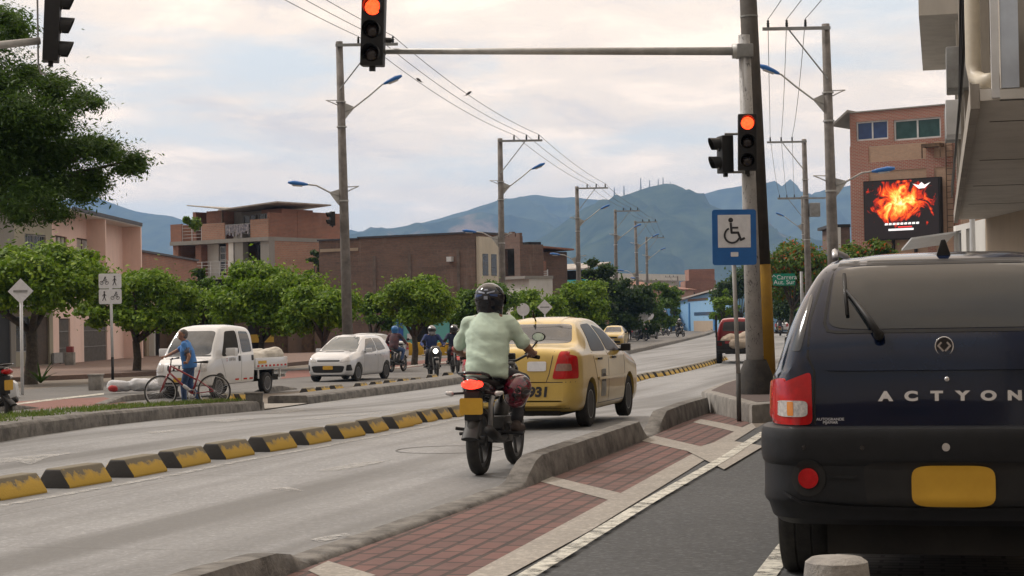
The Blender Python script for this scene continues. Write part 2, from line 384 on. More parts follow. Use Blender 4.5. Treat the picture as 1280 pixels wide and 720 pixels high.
# terrain sheet reaching the hills
ys = list(np.concatenate([np.arange(-60, 120, 2.0), np.arange(120, 600, 20.0), np.array([600, 900, 1500, 2500, 4500, 9000, 14000.])]))
xs = [-9000, -3000, -800, -200, -60, -30, 0, 30, 60, 200, 800, 3000, 9000]
vs = [(x, y, gz(y)) for y in ys for x in xs]; w = len(xs)
fs = [(j * w + i, j * w + i + 1, (j + 1) * w + i + 1, (j + 1) * w + i) for j in range(len(ys) - 1) for i in range(w - 1)]
me = bpy.data.meshes.new('ground'); me.from_pydata(vs, [], fs); struct(link(me, 'ground', DIRT, smooth=True))

# the near carriageway (concrete) between the median and the right-hand kerb
med_near = ext(PX((0, 553), (130, 533), (340, 512), (395, 504), (568, 481), (745, 452), (850, 428), (885, 419), (895, 415)), d0=14)
med_near_c = curve(med_near, 90)
dirn = Vector((math.sin(R(13.3)), math.cos(R(13.3)), 0))
kin = ext(PX((380, 713), (580, 640), (680, 602), (813, 548), (888, 517)), d0=0)
kin[0:0] = [kin[0] - dirn * 14, kin[0] - dirn * 2.5]
road_r = [*kin, Vector((6.0, 32, 0)), Vector((12.5, 55, 0)), Vector((23, 90, 0)), Vector((38, 135, 0)), Vector((55, 200, 0)), Vector((70, 300, 0))]
road_l = med_near_c + [Vector((30, 165, 0)), Vector((36, 215, 0)), Vector((42, 300, 0))]
ribbon('road', road_l, road_r, .006, ROADM, 140, 10)
# the far carriageways
med_far = ext(PX((0, 528), (200, 503), (400, 487), (560, 472), (745, 443), (850, 422), (893, 411)), d0=14)
far_edge = ext(PX((0, 503), (130, 492), (300, 478), (450, 462), (600, 449), (740, 433), (840, 417), (893, 408)), d0=14)
ribbon('far_road', far_edge, med_far, .006, ASPH2, 90, 6)
lane_far = ext(PX((0, 490), (135, 478), (300, 466), (470, 452), (600, 440), (740, 425), (800, 417)), d0=14)
ribbon('service_lane', lane_far, far_edge, .004, ASPH2, 80, 5)
ribbon('red_cycle_path', PX((360, 464), (470, 456), (600, 444), (640, 440)), PX((350, 474), (470, 464), (600, 450), (640, 446)), .012, REDP, 20, 3)
ribbon('red_ramp', PX((12, 503), (60, 500), (130, 497)), PX((40, 513), (100, 509), (160, 504)), .012, REDP, 10, 3)

# foreground right: brick strip, concrete edging, asphalt lane, pavers under the car
edge_in = ext(PX((590, 720), (770, 622), (862, 571), (940, 530)), d0=10)
edge_out = ext(PX((640, 720), (735, 668), (860, 590), (945, 536)), d0=10)
kinl = [p for p in kin]
ribbon('brick_footpath', kinl, edge_in, .010, PAVER, 60, 5)
ribbon('concrete_edging', edge_in, edge_out, .016, SLABM, 60, 2)
asph_r = ext(PX((1010, 720), (1130, 600), (1180, 540), (1220, 500)), d0=10)
asph_far = [Vector((p.x, p.y, 0)) for p in edge_out] + [edge_out[-1] + dirn * 25]
ribbon('asphalt_lane', asph_far, asph_r + [asph_r[-1] + dirn * 20], .008, ASPH, 50, 6)
ribbon('parking_pavers', [p for p in asph_r] + [asph_r[-1] + dirn * 20], [Vector((p.x + 6, p.y, 0)) for p in asph_r] + [asph_r[-1] + dirn * 20 + Vector((6, 0, 0))], .010, COBB, 30, 4)
# slabs across the strip
for i, (a, b, mt) in enumerate([(((672, 603), (688, 597)), ((760, 627), (782, 620)), SLABM), (((800, 552), (818, 546)), ((862, 566), (878, 560)), SLABM),
        (((866, 529), (876, 525)), ((918, 541), (930, 536)), SLABM), (((385, 716), (410, 704)), ((425, 735), (470, 722)), SLABM),
        (((858, 566), (905, 552)), ((905, 590), (955, 560)), SLABM)]):
    ribbon('concrete_slab', PX(*a), PX(*b), .014 + .010 * (i == 4), mt, 6, 3)
# painted lines
wl = ext(PX((660, 717), (800, 632), (900, 575), (950, 543)), d0=8)
off = Vector((math.cos(R(13)), -math.sin(R(13)), 0))
ribbon('road_marking', wl, [p + off * .11 for p in wl], .028, PAINTW, 60, 1)
w2 = ext(PX((948, 716), (968, 690), (1000, 650)), d0=6)
ribbon('road_marking', w2, [p + off * .12 for p in w2], .018, PAINTW, 40, 1)
# worn arrows and letters on the concrete
def patch(pts, z=.011, mat=PAINTF):
    q = PX(*pts); me = bpy.data.meshes.new('road_marking'); me.from_pydata([(p.x, p.y, gz(p.y) + z) for p in q], [], [tuple(range(len(q)))])
    if me.polygons[0].normal.z < 0: me.flip_normals()
    return struct(link(me, 'road_marking', mat))
patch(((0, 574), (60, 569), (100, 566), (60, 573), (38, 582), (20, 578), (0, 580)))
patch(((260, 527), (300, 523), (318, 524), (280, 529)))
patch(((330, 517), (372, 512), (385, 513), (350, 518))); patch(((360, 526), (420, 519), (450, 519), (400, 525)))
patch(((395, 590), (440, 580), (490, 576), (455, 584), (425, 590))); patch(((338, 612), (360, 610), (380, 615), (355, 615)))
patch(((388, 676), (430, 668), (440, 671), (400, 680))); patch(((180, 541), (215, 538), (222, 540), (190, 543)))
patch(((430, 521), (500, 512), (520, 512), (450, 521))); patch(((395, 503), (440, 496), (452, 497), (410, 505)))
patch(((0, 559), (260, 556), (330, 541), (345, 541), (270, 560), (0, 563)), .0105) if 0 else None
# manhole outline
mb = MB(); c = G(562, 563)
mb.lathe([(.56, 0), (.565, .003), (.575, .003), (.58, 0)], 40, (c.x, c.y, gz(c.y) + .009), closed=True); o = mb.build('manhole_cover', pm('iron', (.10, .10, .10), (.06, .06, .06), 8, .7)); tag(o, 'thin dark round manhole rim set in the concrete road left of the green-shirted motorcyclist', 'manhole')

def kerb(name, base, hts, width, mat, side=1, lean=.03, n=None, z0=-.05, rough=.005):
    """base: polyline of the visible foot; hts: heights there; width extends to `side` (+1 = right of travel)"""
    n = n or max(6, len(base) * 8); L = [0]
    for a, b in zip(base, base[1:]): L.append(L[-1] + (b - a).length)
    rs = resample(base, n); vs = []; fs = []; prof = [(0, z0, 0), (.0, 0, .0), (.012, .75, 0), (.05, 1, 0), (.5, 1.03, 1), (.95, 1, 2), (.99, .7, 2), (1, 0, 2), (1, z0, 2)]
    for i, p in enumerate(rs):
        t = L[-1] * i / (n - 1); h = float(np.interp(t, L, hts))
        d = (rs[min(i + 1, n - 1)] - rs[max(i - 1, 0)]).normalized(); o = Vector((d.y, -d.x, 0)) * side
        for (u, k, q) in prof:
            z = (k * h if k != z0 else z0) + gz(p.y)
            j = (random.random() - .5) * rough
            uu = u * width + (lean * (k if k > 0 else 0) if u < .3 else 0)
            qv = p + o * (uu + j * .5); vs.append((qv.x, qv.y, z + (j if k > 0 else 0)))
    m = len(prof)
    for i in range(n - 1):
        for k in range(m - 1): a = i * m + k; fs.append((a, a + 1, a + m + 1, a + m))
    fs += [tuple(range(m)), tuple(reversed(range((n - 1) * m, n * m)))]
    me = bpy.data.meshes.new(name); me.from_pydata(vs, [], fs); fix_normals(me)
    return struct(link(me, name, mat, angle=50))
# right kerb: inner foot is visible, the body lies to the left of it
kb = [kin[0], kin[1], kin[1] + dirn * .4, kin[2] - dirn * 1.2, kin[2] - dirn * .15, kin[2], kin[3], kin[4] - dirn * .6, kin[4], kin[5] - dirn * .5, kin[5], kin[5] + (kin[6] - kin[5]).normalized() * .9, kin[5] + (kin[6] - kin[5]).normalized() * 1.8, kin[6]]
kb = [Vector(p) for p in kb]
kerb('kerb', kb, [.16, .16, .16, .16, .13, .035, .035, .035, .22, .22, .02, .02, .22, .24], .22, CONCD, side=-1, n=150)
# the raised platform the signal mast stands on
pf = ext(PX((888, 517), (940, 529), (962, 524))); 
pf2 = [pf[0], pf[1], pf[2] + Vector((.8, 0, 0)), pf[2] + Vector((1.9, 4.5, 0)), pf[2] + Vector((2.6, 8.5, 0)), pf[0] + Vector((1.75, 8.6, 0)), pf[0] + Vector((.6, 4.0, 0)), pf[0] + Vector((-.05, .8, 0))]
mb = MB(); mb.prism([(p.x, p.y) for p in pf2], 'z', -.6, .235); o = mb.build('median_platform', CONC, bevel=.04); struct(o)
mb = MB(); cpt = Vector((0, 0, 0))
for p in pf2: cpt += p / len(pf2)
mb.prism([((p.x - cpt.x) * .86 + cpt.x, (p.y - cpt.y) * .9 + cpt.y) for p in pf2], 'z', .2, .239); struct(mb.build('platform_infill', SLABD))

# the median: two long kerbed islands with a worn dirt gap between them
def island(name, near, far, h, top, n=60, zt=.0):
    l = resample(near, n); r = resample(far, n); vs = []; fs = []
    for a, b in zip(l, r):
        d = (b - a).normalized()
        for (q, z) in ((a, -.08), (a + d * .02, h * .8), (a + d * .06, h), (a + d * .2, h + .005), (b - d * .2, h + .005), (b - d * .06, h), (b, h * .8), (b, -.08)):
            j = (random.random() - .5) * .006; vs.append((q.x + j, q.y, gz(q.y) + z + j))
    m = 8
    for i in range(n - 1):
        for k in range(m - 1): a = i * m + k; fs.append((a, a + 1, a + m + 1, a + m))
    fs += [tuple(range(m)), tuple(reversed(range((n - 1) * m, n * m)))]
    me = bpy.data.meshes.new(name); me.from_pydata(vs, [], fs); fix_normals(me); return struct(link(me, name, top, angle=40))
mn = med_near_c
def near_at(px):    # split the median's near line at pixel column px
    return min(range(len(mn)), key=lambda i: abs(640 + (Vector((mn[i].x, mn[i].y, 0)).dot(Vector((CR.x, CR.y, 0))) / mn[i].y * FPX) - px))
def offs(pts, w, side=-1):
    out = []
    for i, p in enumerate(pts):
        d = (pts[min(i + 1, len(pts) - 1)] - pts[max(i - 1, 0)]).normalized(); out.append(p + Vector((d.y, -d.x, 0)) * side * w)
    return out
i1, i2 = near_at(338), near_at(375)
isl1 = mn[:i1 + 1]; isl2 = mn[i2:]
island('median_kerb', isl1, offs(isl1, 1.35), .2, CONCD); island('median_kerb', isl2, offs(isl2, 1.0), .2, CONCD, 110)
ribbon('median_dirt', [Vector(p) + Vector((0, 0, 0)) for p in offs(mn[i1:i2 + 1], 1.1)], mn[i1:i2 + 1], .03, SLABM, 8, 3)
ribbon('median_soil', offs(isl1[8:], 1.1), offs(isl1[8:], .3), .212, pm('soil', (.12, .09, .06), (.07, .055, .035), 6, .95, bmp=.6), 60, 4)
# grass tufts on the first island
gr = MB(); a1 = resample(offs(isl1, .35), 200); b1 = resample(offs(isl1, 1.15), 200)
gv = []; gf = []
for i in range(9000):
    k = int(rng.integers(60, 199)); t = rng.random(); q = a1[k].lerp(b1[k], t); 
    if mnoise.noise(Vector((q.x * 1.3, q.y * 1.3, 0))) < -.15: continue
    q = q + Vector((rng.normal() * .08, rng.normal() * .1, 0)); z = gz(q.y) + .2; h = .03 + .07 * rng.random() ** 2; a = rng.random() * 6.28
    dx, dy = math.cos(a) * .012, math.sin(a) * .012; lx, ly = rng.normal() * .04, rng.normal() * .04; n = len(gv)
    gv += [(q.x - dx, q.y - dy, z), (q.x + dx, q.y + dy, z), (q.x + lx, q.y + ly, z + h)]; gf.append((n, n + 1, n + 2))
me = bpy.data.meshes.new('grass'); me.from_pydata(gv, [], gf)
o = link(me, 'grass', leafmat('grass_blades', (.05, .10, .015), (.10, .15, .03), (.20, .20, .07))); o['kind'] = 'stuff'
o['label'] = 'thin green grass growing along the top of the median'
# kerbs of the far side
fe = curve(far_edge, 80)
kerb('kerb', ext(PX((0, 515), (22, 513), (50, 511)), d0=10), [.15, .15, .14, .03], .3, CONCD, side=-1, n=20)
kerb('kerb', ext(PX((133, 506), (160, 502), (225, 496))), [.03, .15, .15], .3, CONCD, side=-1, n=16)
kerb('kerb', ext(PX((330, 492), (350, 489), (372, 487))), [.04, .16, .05], .35, CONCD, side=-1, n=12)
kerb('kerb', ext(PX((735, 434), (800, 424), (840, 417), (858, 413)), d0=12), [.02, .15, .15, .15, .1], .3, CONCD, side=-1, n=40)
kerb('kerb', ext(PX((842, 411), (900, 410), (935, 408))), [.15] * 3, .3, CONCD, side=-1, n=12)
# raised far sidewalk in front of the houses
sw_n = ext(PX((0, 478), (150, 472), (320, 462), (480, 446), (600, 437), (740, 424), (830, 412)), d0=14)
sw_f = [Vector((p.x - 16, p.y + 26, 0)) for p in sw_n]
l = resample(sw_n, 60); r = resample(sw_f, 60); vs = []; fs = []
for a, b in zip(l, r):
    for (q, z) in ((a, -.1), (a, .16), (a.lerp(b, .03), .165), (a.lerp(b, .4), .17), (b, .17)): vs.append((q.x, q.y, gz(q.y) + z))
for i in range(59):
    for k in range(4): a = i * 5 + k; fs.append((a, a + 1, a + 6, a + 5))
me = bpy.data.meshes.new('sidewalk'); me.from_pydata(vs, [], fs); fix_normals(me)
o = struct(link(me, 'sidewalk', SIDEW, angle=40))
if me.polygons[2].normal.z < 0: me.flip_normals()
# white line on the far lane
ribbon('road_marking', PX((20, 505), (60, 500), (130, 492)), PX((20, 507), (60, 502), (130, 494)), .02, PAINTW, 8, 1)
ribbon('road_marking', PX((395, 470), (480, 461), (560, 452)), PX((395, 471.5), (480, 462.5), (560, 453.5)), .02, PAINTW, 8, 1)

# ------------------------------------------------------------------ yellow lane separators
def sep_mesh(L, w, h, slots=True):
    mb = MB(); a, b = L / 2, w / 2; t = w * .22
    # trapezium bar with bevelled ends
    ringf = lambda y, s, zt: [(-b * s, y, 0), (b * s, y, 0), (b * s * .98, y, zt * .15), (t * s, y, zt), (-t * s, y, zt), (-b * s * .98, y, zt * .15)]
    rings = [ringf(-a, 1, h * .92), ringf(-a + .02, 1, h), ringf(a - .02, 1, h), ringf(a, 1, h * .92)]
    for rg in rings: pass
    vs = [p for rg in rings for p in rg]; n = 6
    fs = [(i * n + k, i * n + (k + 1) % n, (i + 1) * n + (k + 1) % n, (i + 1) * n + k) for i in range(3) for k in range(n)] + [tuple(range(n)), tuple(range(3 * n, 4 * n))]
    mb.add(vs, fs); return mb
def sepmat():
    m, t, p = newmat('separator_paint'); v = coord(t); s = nn(t, 'ShaderNodeSeparateXYZ'); t.links.new(v, s.inputs[0])
    oi = nn(t, 'ShaderNodeObjectInfo'); ad = nn(t, 'ShaderNodeVectorMath', operation='SCALE'); t.links.new(oi.outputs['Location'], ad.inputs[0]); ad.inputs[3].default_value = 3.7
    a2 = nn(t, 'ShaderNodeVectorMath', operation='ADD'); t.links.new(v, a2.inputs[0]); t.links.new(ad.outputs[0], a2.inputs[1])
    n = noise(t, a2.outputs[0], 7, 5, .7)
    h = nn(t, 'ShaderNodeMath', operation='MULTIPLY_ADD'); t.links.new(s.outputs[2], h.inputs[0]); h.inputs[1].default_value = 4.2; t.links.new(n, h.inputs[2])
    # worn through to dark concrete along the ridge, where tyres scrape
    col = ramp(t, h.outputs[0], [(.84, (.48, .31, .045)), (1.0, (.30, .22, .09)), (1.18, (.15, .13, .09))])
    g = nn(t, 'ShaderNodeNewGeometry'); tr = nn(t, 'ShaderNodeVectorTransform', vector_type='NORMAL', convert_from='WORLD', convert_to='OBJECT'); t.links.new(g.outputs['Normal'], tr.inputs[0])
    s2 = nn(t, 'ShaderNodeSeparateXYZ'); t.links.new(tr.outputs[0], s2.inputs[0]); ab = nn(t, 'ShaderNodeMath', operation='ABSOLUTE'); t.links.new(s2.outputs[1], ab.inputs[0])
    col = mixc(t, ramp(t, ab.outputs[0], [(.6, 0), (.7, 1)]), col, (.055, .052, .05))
    t.links.new(col, p.inputs['Base Color']); p.inputs['Roughness'].default_value = .8; bump(t, p, noise(t, v, 40, 3, .7), .5, .01); return m
SEPM = sepmat()
proto = sep_mesh(.70, .34, .17).build('lane_separator', SEPM, bevel=.012)
def slots(par, L, h):
    for sx in (1,):
        for yy in (-L * .3, L * .3):
            s = MB(); s.box(-.012, .012, yy - .012, yy + .012, 0, .07, Matrix.Translation((sx * .108, 0, h * .52)) @ Matrix.Rotation(R(-sx * 33), 4, 'Y'))
            s.build('slot', BLACKP, par)
slots(proto, .70, .17)
row = curve(ext(PX((5, 622), (80, 609), (162, 595), (233, 581), (294, 570), (348, 561), (397, 552), (438, 545), (473, 538), (503, 533), (553, 523), (788, 478), (832, 469), (875, 459), (905, 450)), d0=4.3), 400)
def walk(pts, step, start=0):
    out = []; acc = start
    for a, b in zip(pts, pts[1:]):
        L = (b - a).length
        while acc <= L: out.append((a.lerp(b, acc / L), math.atan2(b.x - a.x, b.y - a.y))); acc += step
        acc -= L
    return out
seps = walk(row, 1.06, .1)
NL = ['first', 'second', 'third', 'fourth', 'fifth', 'sixth', 'seventh', 'eighth', 'ninth', 'tenth', 'eleventh', 'twelfth', 'thirteenth', 'fourteenth', 'fifteenth', 'sixteenth', 'seventeenth', 'eighteenth', 'nineteenth', 'twentieth', 'twenty-first', 'twenty-second', 'twenty-third', 'twenty-fourth', 'twenty-fifth', 'twenty-sixth', 'twenty-seventh', 'twenty-eighth', 'twenty-ninth', 'thirtieth']
k = 0; k2 = 0
for i, (p, a) in enumerate(seps):
    o = proto if i == 0 else dup(proto)
    px = 640 + (p - CP).dot(CR) / p.y * FPX
    o.location = (p.x, p.y, gz(p.y) + .004); o.rotation_euler = (0, 0, -a); g = 'yellow lane separators in the long row on the concrete road'
    if px < 560:
        tag(o, f'worn yellow concrete separator, {NL[min(k,29)]} from the left in the front row', 'lane separator', g); k += 1
    elif px < 783: tag(o, 'yellow separator of the long row hidden behind the taxi and the motorcyclist', 'lane separator', g)
    else: tag(o, f'small yellow separator, {NL[min(k2,29)]} to the right of the yellow taxi', 'lane separator', g); k2 += 1
# small yellow blocks on the median's far side
proto2 = sep_mesh(.62, .30, .16).build('median_block', SEPM, bevel=.012)
pts = [(92, 516), (133, 513), (168, 509), (203, 508), (252, 503), (286, 497), (302, 496), (385, 489), (403, 487), (420, 485), (451, 482), (470, 480), (487, 478), (504, 476), (520, 475), (540, 471), (560, 468)]
for i, (x, y) in enumerate(pts):
    p = G(x, y + 3); j = min(range(len(mn)), key=lambda q: (mn[q] - Vector((p.x, p.y, 0))).length); j = min(j, len(mn) - 2); d = mn[j + 1] - mn[j]
    o = proto2 if i == 0 else dup(proto2); o.location = (p.x, p.y, gz(p.y) + (.0 if i < 7 else .0)); o.rotation_euler = (0, 0, -math.atan2(d.x, d.y))
    if i < 4: l = ['leftmost yellow block behind the grassy median', 'pale yellow block behind the grass, second from the left', 'yellow block left of the red bicycle wheel, third from the left', 'yellow block under the front wheel of the red bicycle'][i]
    elif i < 7: l = ['worn yellow block beside the rear wheel of the red bicycle', 'small worn yellow block left of the round concrete planter', 'small worn yellow block touching the round concrete planter'][i - 4]
    elif i < 15: l = f'small worn yellow block before the white hatchback, {NL[i - 7]} from the planter'
    else: l = ['long pale yellow block below the oncoming scooter, left one of two', 'long pale yellow block below the red motorcycle, right one of two'][i - 15]
    tag(o, l, 'kerb block', 'yellow blocks along the median')
# vertical-dash: thin white lane line beside the separators
edge = offs(row, .38, 1)
ribbon('road_marking', edge, offs(row, .48, 1), .0112, PAINTF, 120, 1)
# ------------------------------------------------------------------ street furniture
def textmesh(s, size, mat, name='lettering', ext=.002, parent=None, M=None, align='CENTER', xs=1.0, shear=0, project=None, bold=0):
    cu = bpy.data.curves.new('t', 'FONT'); cu.body = s; cu.size = size; cu.align_x = align; cu.align_y = 'CENTER'; cu.extrude = ext; cu.shear = shear; cu.offset = bold
    o = bpy.data.objects.new('t', cu); COL.objects.link(o); me = evalmesh(o); bpy.data.objects.remove(o)
    me.transform(Matrix.Diagonal((xs, 1, 1, 1)))
    if M is not None: me.transform(M)
    return link(me, name, mat, parent)
UP = Matrix.Rotation(R(90), 4, 'X')      # text in the XZ plane, read from -Y
def T(x, y, z): return Matrix.Translation((x, y, z))

def signal_head(root, n, lit, M, s=1.0, name='signal_housing'):
    """lamps face -Y locally; n lamps from the top; lit = set of lit indices"""
    h = .34 * s; w = .17 * s; d = .11 * s
    mb = MB(); mb.box(-w, w, -d, d, -h * n, 0, M); hs = mb.build(name, BLACKP, root, bevel=.02 * s)
    mb = MB(); mb.box(-w * .25, w * .25, -d * .3, d * .3, -h * n - .07 * s, -h * n, M); mb.build('bracket', BLACKP, root)
    for i in range(n):
        c = -h * (i + .5)
        l = MB(); l.lathe([(0, -d - .035 * s), (.07 * s, -d - .03 * s), (.115 * s, -d - .004)], 24, (0, 0, 0), 'y'); l.v = [M @ Vector((x, y, z + c)) for x, y, z in l.v]
        l.build('lamp', LAMPRED if i in lit else DARKLENS, root, smooth=True)
        v = MB(); m = 18; r = .135 * s; L = .20 * s
        vs = []; fs = []
        for k in range(m + 1):
            a = R(-35) + R(250) * k / m; x, z = r * math.cos(a), r * math.sin(a)
            ln = L * (.45 + .55 * max(0, math.sin(a) * .5 + .5))
            for (rr, yy) in ((1, -d), (1, -d - ln), (.94, -d - ln), (.94, -d)): vs.append(M @ Vector((x * rr, yy, z * rr + c)))
        for k in range(m):
            for q in range(4): fs.append((k * 4 + q, k * 4 + (q + 1) % 4, (k + 1) * 4 + (q + 1) % 4, (k + 1) * 4 + q))
        v.add(vs, fs); v.build('visor', BLACKP, root, angle=40)
LAMPRED = emi('lit_red_lamp', (1, .05, .012), 5.0, (.4, .02, .01))
DARKLENS = pm('dark_lens', (.02, .015, .015), (.03, .02, .02), 20, .2, coat=.3)
# -- mast, arm and heads
DM = 27.0
base = P(945, 490, DM); base.z = gz(DM) + .3
base = Vector((base.x, DM, .239)); topp = P(930, 44, DM)
t = thing('signal_mast', 'tall grey scribbled signal mast on the kerb platform with a long arm over the road', 'traffic light mast', base)
rel = lambda p: Vector(p) - base
m, tt, pp = newmat('mast_paint'); v = coord(tt); n = noise(tt, v, 3, 6, .7)
col = ramp(tt, n, [(.3, (.50, .49, .48)), (.6, (.36, .355, .35)), (.75, (.20, .19, .18))])
n2 = noise(tt, coord(tt, (1, 1, .35)), 16, 3, .9, 1.5); col = mixc(tt, ramp(tt, n2, [(.58, 0), (.62, .8)]), col, (.05, .05, .055))
tt.links.new(col, pp.inputs['Base Color']); pp.inputs['Roughness'].default_value = .55
mb = MB(); mb.tube([rel(base), rel(base.lerp(topp, .5)), rel(topp)], [.135, .11, .085], 20); mb.build('pole', m, t, smooth=True)
mb = MB(); mb.tube([(0, 0, -.02), (0, 0, .28), (0, 0, .5)], [.30, .25, .16], 20); mb.build('base_collar', pm('tar_black', (.025, .024, .023), (.05, .045, .04), 7, .8, bmp=.5), t, angle=50)
armL = P(487, 64, DM); armR = P(918, 64, DM)
mb = MB(); mb.tube([rel(armL) - Vector((.1, 0, 0)), rel(armR)], [.042, .062], 14); mb.build('arm', GALV, t, smooth=True)
mb = MB(); mb.tube([rel(armR) - Vector((.03, 0, 0)), rel(armR) + Vector((.2, 0, 0))], .11, 16); a = mb.build('arm_flange', GALV, t, smooth=True)
mb = MB(); q = rel(P(932, 64, DM)); mb.box(q.x - .14, q.x + .1, -.13, .13, q.z - .1, q.z + .1); mb.build('clamp', GREYM, t, bevel=.02)
h1 = P(468, -4, DM - .16)
t2 = thing('traffic_light', 'black traffic light with lit red lamp hanging at the left end of the mast arm', 'traffic light', h1)
signal_head(t2, 3, {0}, Matrix.Rotation(R(2.5), 4, 'Y') @ Matrix.Rotation(R(-6), 4, 'Z'), 1.0)
mb = MB(); mb.tube([(.12, .1, -.62), (.22, .16, -.62)], .04, 8); mb.build('bracket', BLACKP, t2)
h2 = P(934, 143, DM - .35)
t3 = thing('traffic_light', 'small black traffic light with lit red lamp fixed to the mast above the blue sign', 'traffic light', h2)
signal_head(t3, 3, {0}, Matrix.Rotation(R(1), 4, 'Y') @ Matrix.Rotation(R(-5), 4, 'Z'), .80)
mb = MB(); mb.tube([(0, .05, -.86), (.05, .35, -.86)], .03, 8); mb.build('bracket', BLACKP, t3)
h3 = P(906, 170, DM - .1)
t4 = thing('traffic_light', 'two-lamp black traffic light seen from the side, left of the lit one on the mast', 'traffic light', h3)
signal_head(t4, 2, set(), Matrix.Rotation(R(-78), 4, 'Z'), .80)
for zz in (.03, -.53):
    mb = MB(); mb.tube([(.0, .02, zz), (.3, .05, zz)], .018, 8); mb.build('bracket', GREYM, t4)
for oo, ex in ((t4, 1),):
    pass
# near light entering top left on its own arm
h4 = P(67, -12, 22.5)
t5 = thing('traffic_light', 'black traffic light seen side-on at the top left, lamps facing right', 'traffic light', h4)
signal_head(t5, 3, set(), Matrix.Rotation(R(3), 4, 'Y') @ Matrix.Rotation(R(100), 4, 'Z'), .86)
mb = MB(); mb.tube([(-.2, 0, -.05), (-.2, 0, -.9), (-.17, 0, -1.02), (-.1, 0, -1.03)], .012, 6); mb.build('back_rod', GREYM, t5)
b5 = A(-330, 22.5)
t = thing('signal_mast', 'grey signal arm reaching in at the top left edge to hold the side-on traffic light', 'traffic light mast', b5)
pa = P(50, 51, 22.5) - b5; pb = P(-320, 90, 22.5) - b5
mb = MB(); mb.tube([pb, pa], [.07, .045], 12); mb.build('arm', GALV, t, smooth=True)
mb = MB(); mb.tube([(0, 0, -.1), (0, 0, pb.z + .4)], [.12, .08], 14); mb.build('pole', GALV, t, smooth=True)

# -- dark concrete pole with a yellow foot beside the mast
DB = 27.6; bb = P(957, 486, DB); bb = Vector((bb.x, DB, .239)); bt = P(934, -30, DB)
t = thing('utility_pole', 'thick dark concrete pole with a yellow-painted foot, right behind the signal mast', 'utility pole', bb)
dz = (bt - bb); 
def on(k): return dz * k
ky = .305
mb = MB(); mb.tube([on(0), on(ky)], [.165, .158], 22); mb.build('yellow_foot', pm('yellow_foot_paint', (.42, .24, .02), (.30, .17, .02), 2.5, .7, bmp=.2), t, smooth=True)
mb = MB(); mb.tube([on(ky), on(1.0)], [.155, .125], 22); mb.build('shaft', pm('dark_pole', (.085, .075, .065), (.045, .04, .036), 2.5, .85, bmp=.3), t, smooth=True)
for k in (.955, .975, .90):
    mb = MB(); mb.tube([on(k), on(k + .004)], .135, 22); mb.build('steel_band', GREYM, t)

# -- accessible parking sign
DS = 24.2; b = A(924, DS); b.z = gz(DS) + .02; lean = Vector(((920 - 924) / FPX * DS + .03, 0, 0))
t = thing('parking_sign', 'blue disabled parking sign with a wheelchair symbol on a thin grey post', 'road sign', b)
ph = P(922, 262, DS).z - b.z
mb = MB(); mb.tube([(0, 0, .62), (-.045, 0, ph - .05)], .028, 12); mb.build('post', GALV, t, smooth=True)
mb = MB(); mb.tube([(0, 0, -.05), (0, 0, .62)], .031, 12); mb.build('post_foot', pm('dark_post', (.07, .065, .06), (.04, .04, .04), 5, .7), t, smooth=True)
sz = ph; M = T(-.035, -.04, 0) @ Matrix.Rotation(R(0.3), 4, 'Y')
def rrect(x0, x1, z0, z1, r, n=5):
    out = []
    for cx, cz, a0 in ((x1 - r, z1 - r, 0), (x0 + r, z1 - r, 90), (x0 + r, z0 + r, 180), (x1 - r, z0 + r, 270)):
        for k in range(n + 1): a = R(a0 + 90 * k / n); out.append((cx + r * math.cos(a), cz + r * math.sin(a)))
    return out
mb = MB(); mb.prism(rrect(-.29, .29, sz - .73, sz, .035), 'y', -.006, .006); mb.v = [M @ Vector(v) for v in mb.v]; mb.build('plate', SIGNB, t)
mb = MB(); mb.prism(rrect(-.215, .215, sz - .50, sz - .07, .005), 'y', -.009, -.007); mb.v = [M @ Vector(v) for v in mb.v]; mb.build('white_panel', SIGNW, t)
mb = MB(); mb.prism(rrect(-.05, .05, sz - .62, sz - .56, .01), 'y', -.009, -.0065); mb.v = [M @ Vector(v) for v in mb.v]; mb.build('sticker', SIGNW, t)
ic = MB(); yy = -.011
def disc(mb, x, z, r, y, n=20): mb.prism([(x + r * math.cos(R(360 * k / n)), z + r * math.sin(R(360 * k / n))) for k in range(n)], 'y', y - .0015, y)
def bar(mb, pts, w, y):
    for (a, b) in zip(pts, pts[1:]):
        a = Vector(a); b = Vector(b); d = (b - a).normalized() * w / 2; nrm = Vector((-d.y, d.x)); a2 = a - d * .6; b2 = b + d * .6
        mb.prism([tuple(a2 + nrm), tuple(b2 + nrm), tuple(b2 - nrm), tuple(a2 - nrm)], 'y', y - .0015, y)
        y -= .0004
cz = sz - .285
disc(ic, -.045, cz + .145, .032, yy); bar(ic, [(-.045, cz + .10), (-.035, cz - .02), (.05, cz - .02), (.085, cz - .115), (.13, cz - .095)], .030, yy)
bar(ic, [(-.04, cz + .045), (.045, cz + .045)], .024, yy - .003)
pts = [(-.03 + .098 * math.cos(R(a)), cz - .055 + .098 * math.sin(R(a))) for a in range(118, 345, 12)]; bar(ic, pts, .024, yy - .0045)
ic.v = [M @ Vector(v) for v in ic.v]; ic.build('wheelchair_symbol', INK, t)

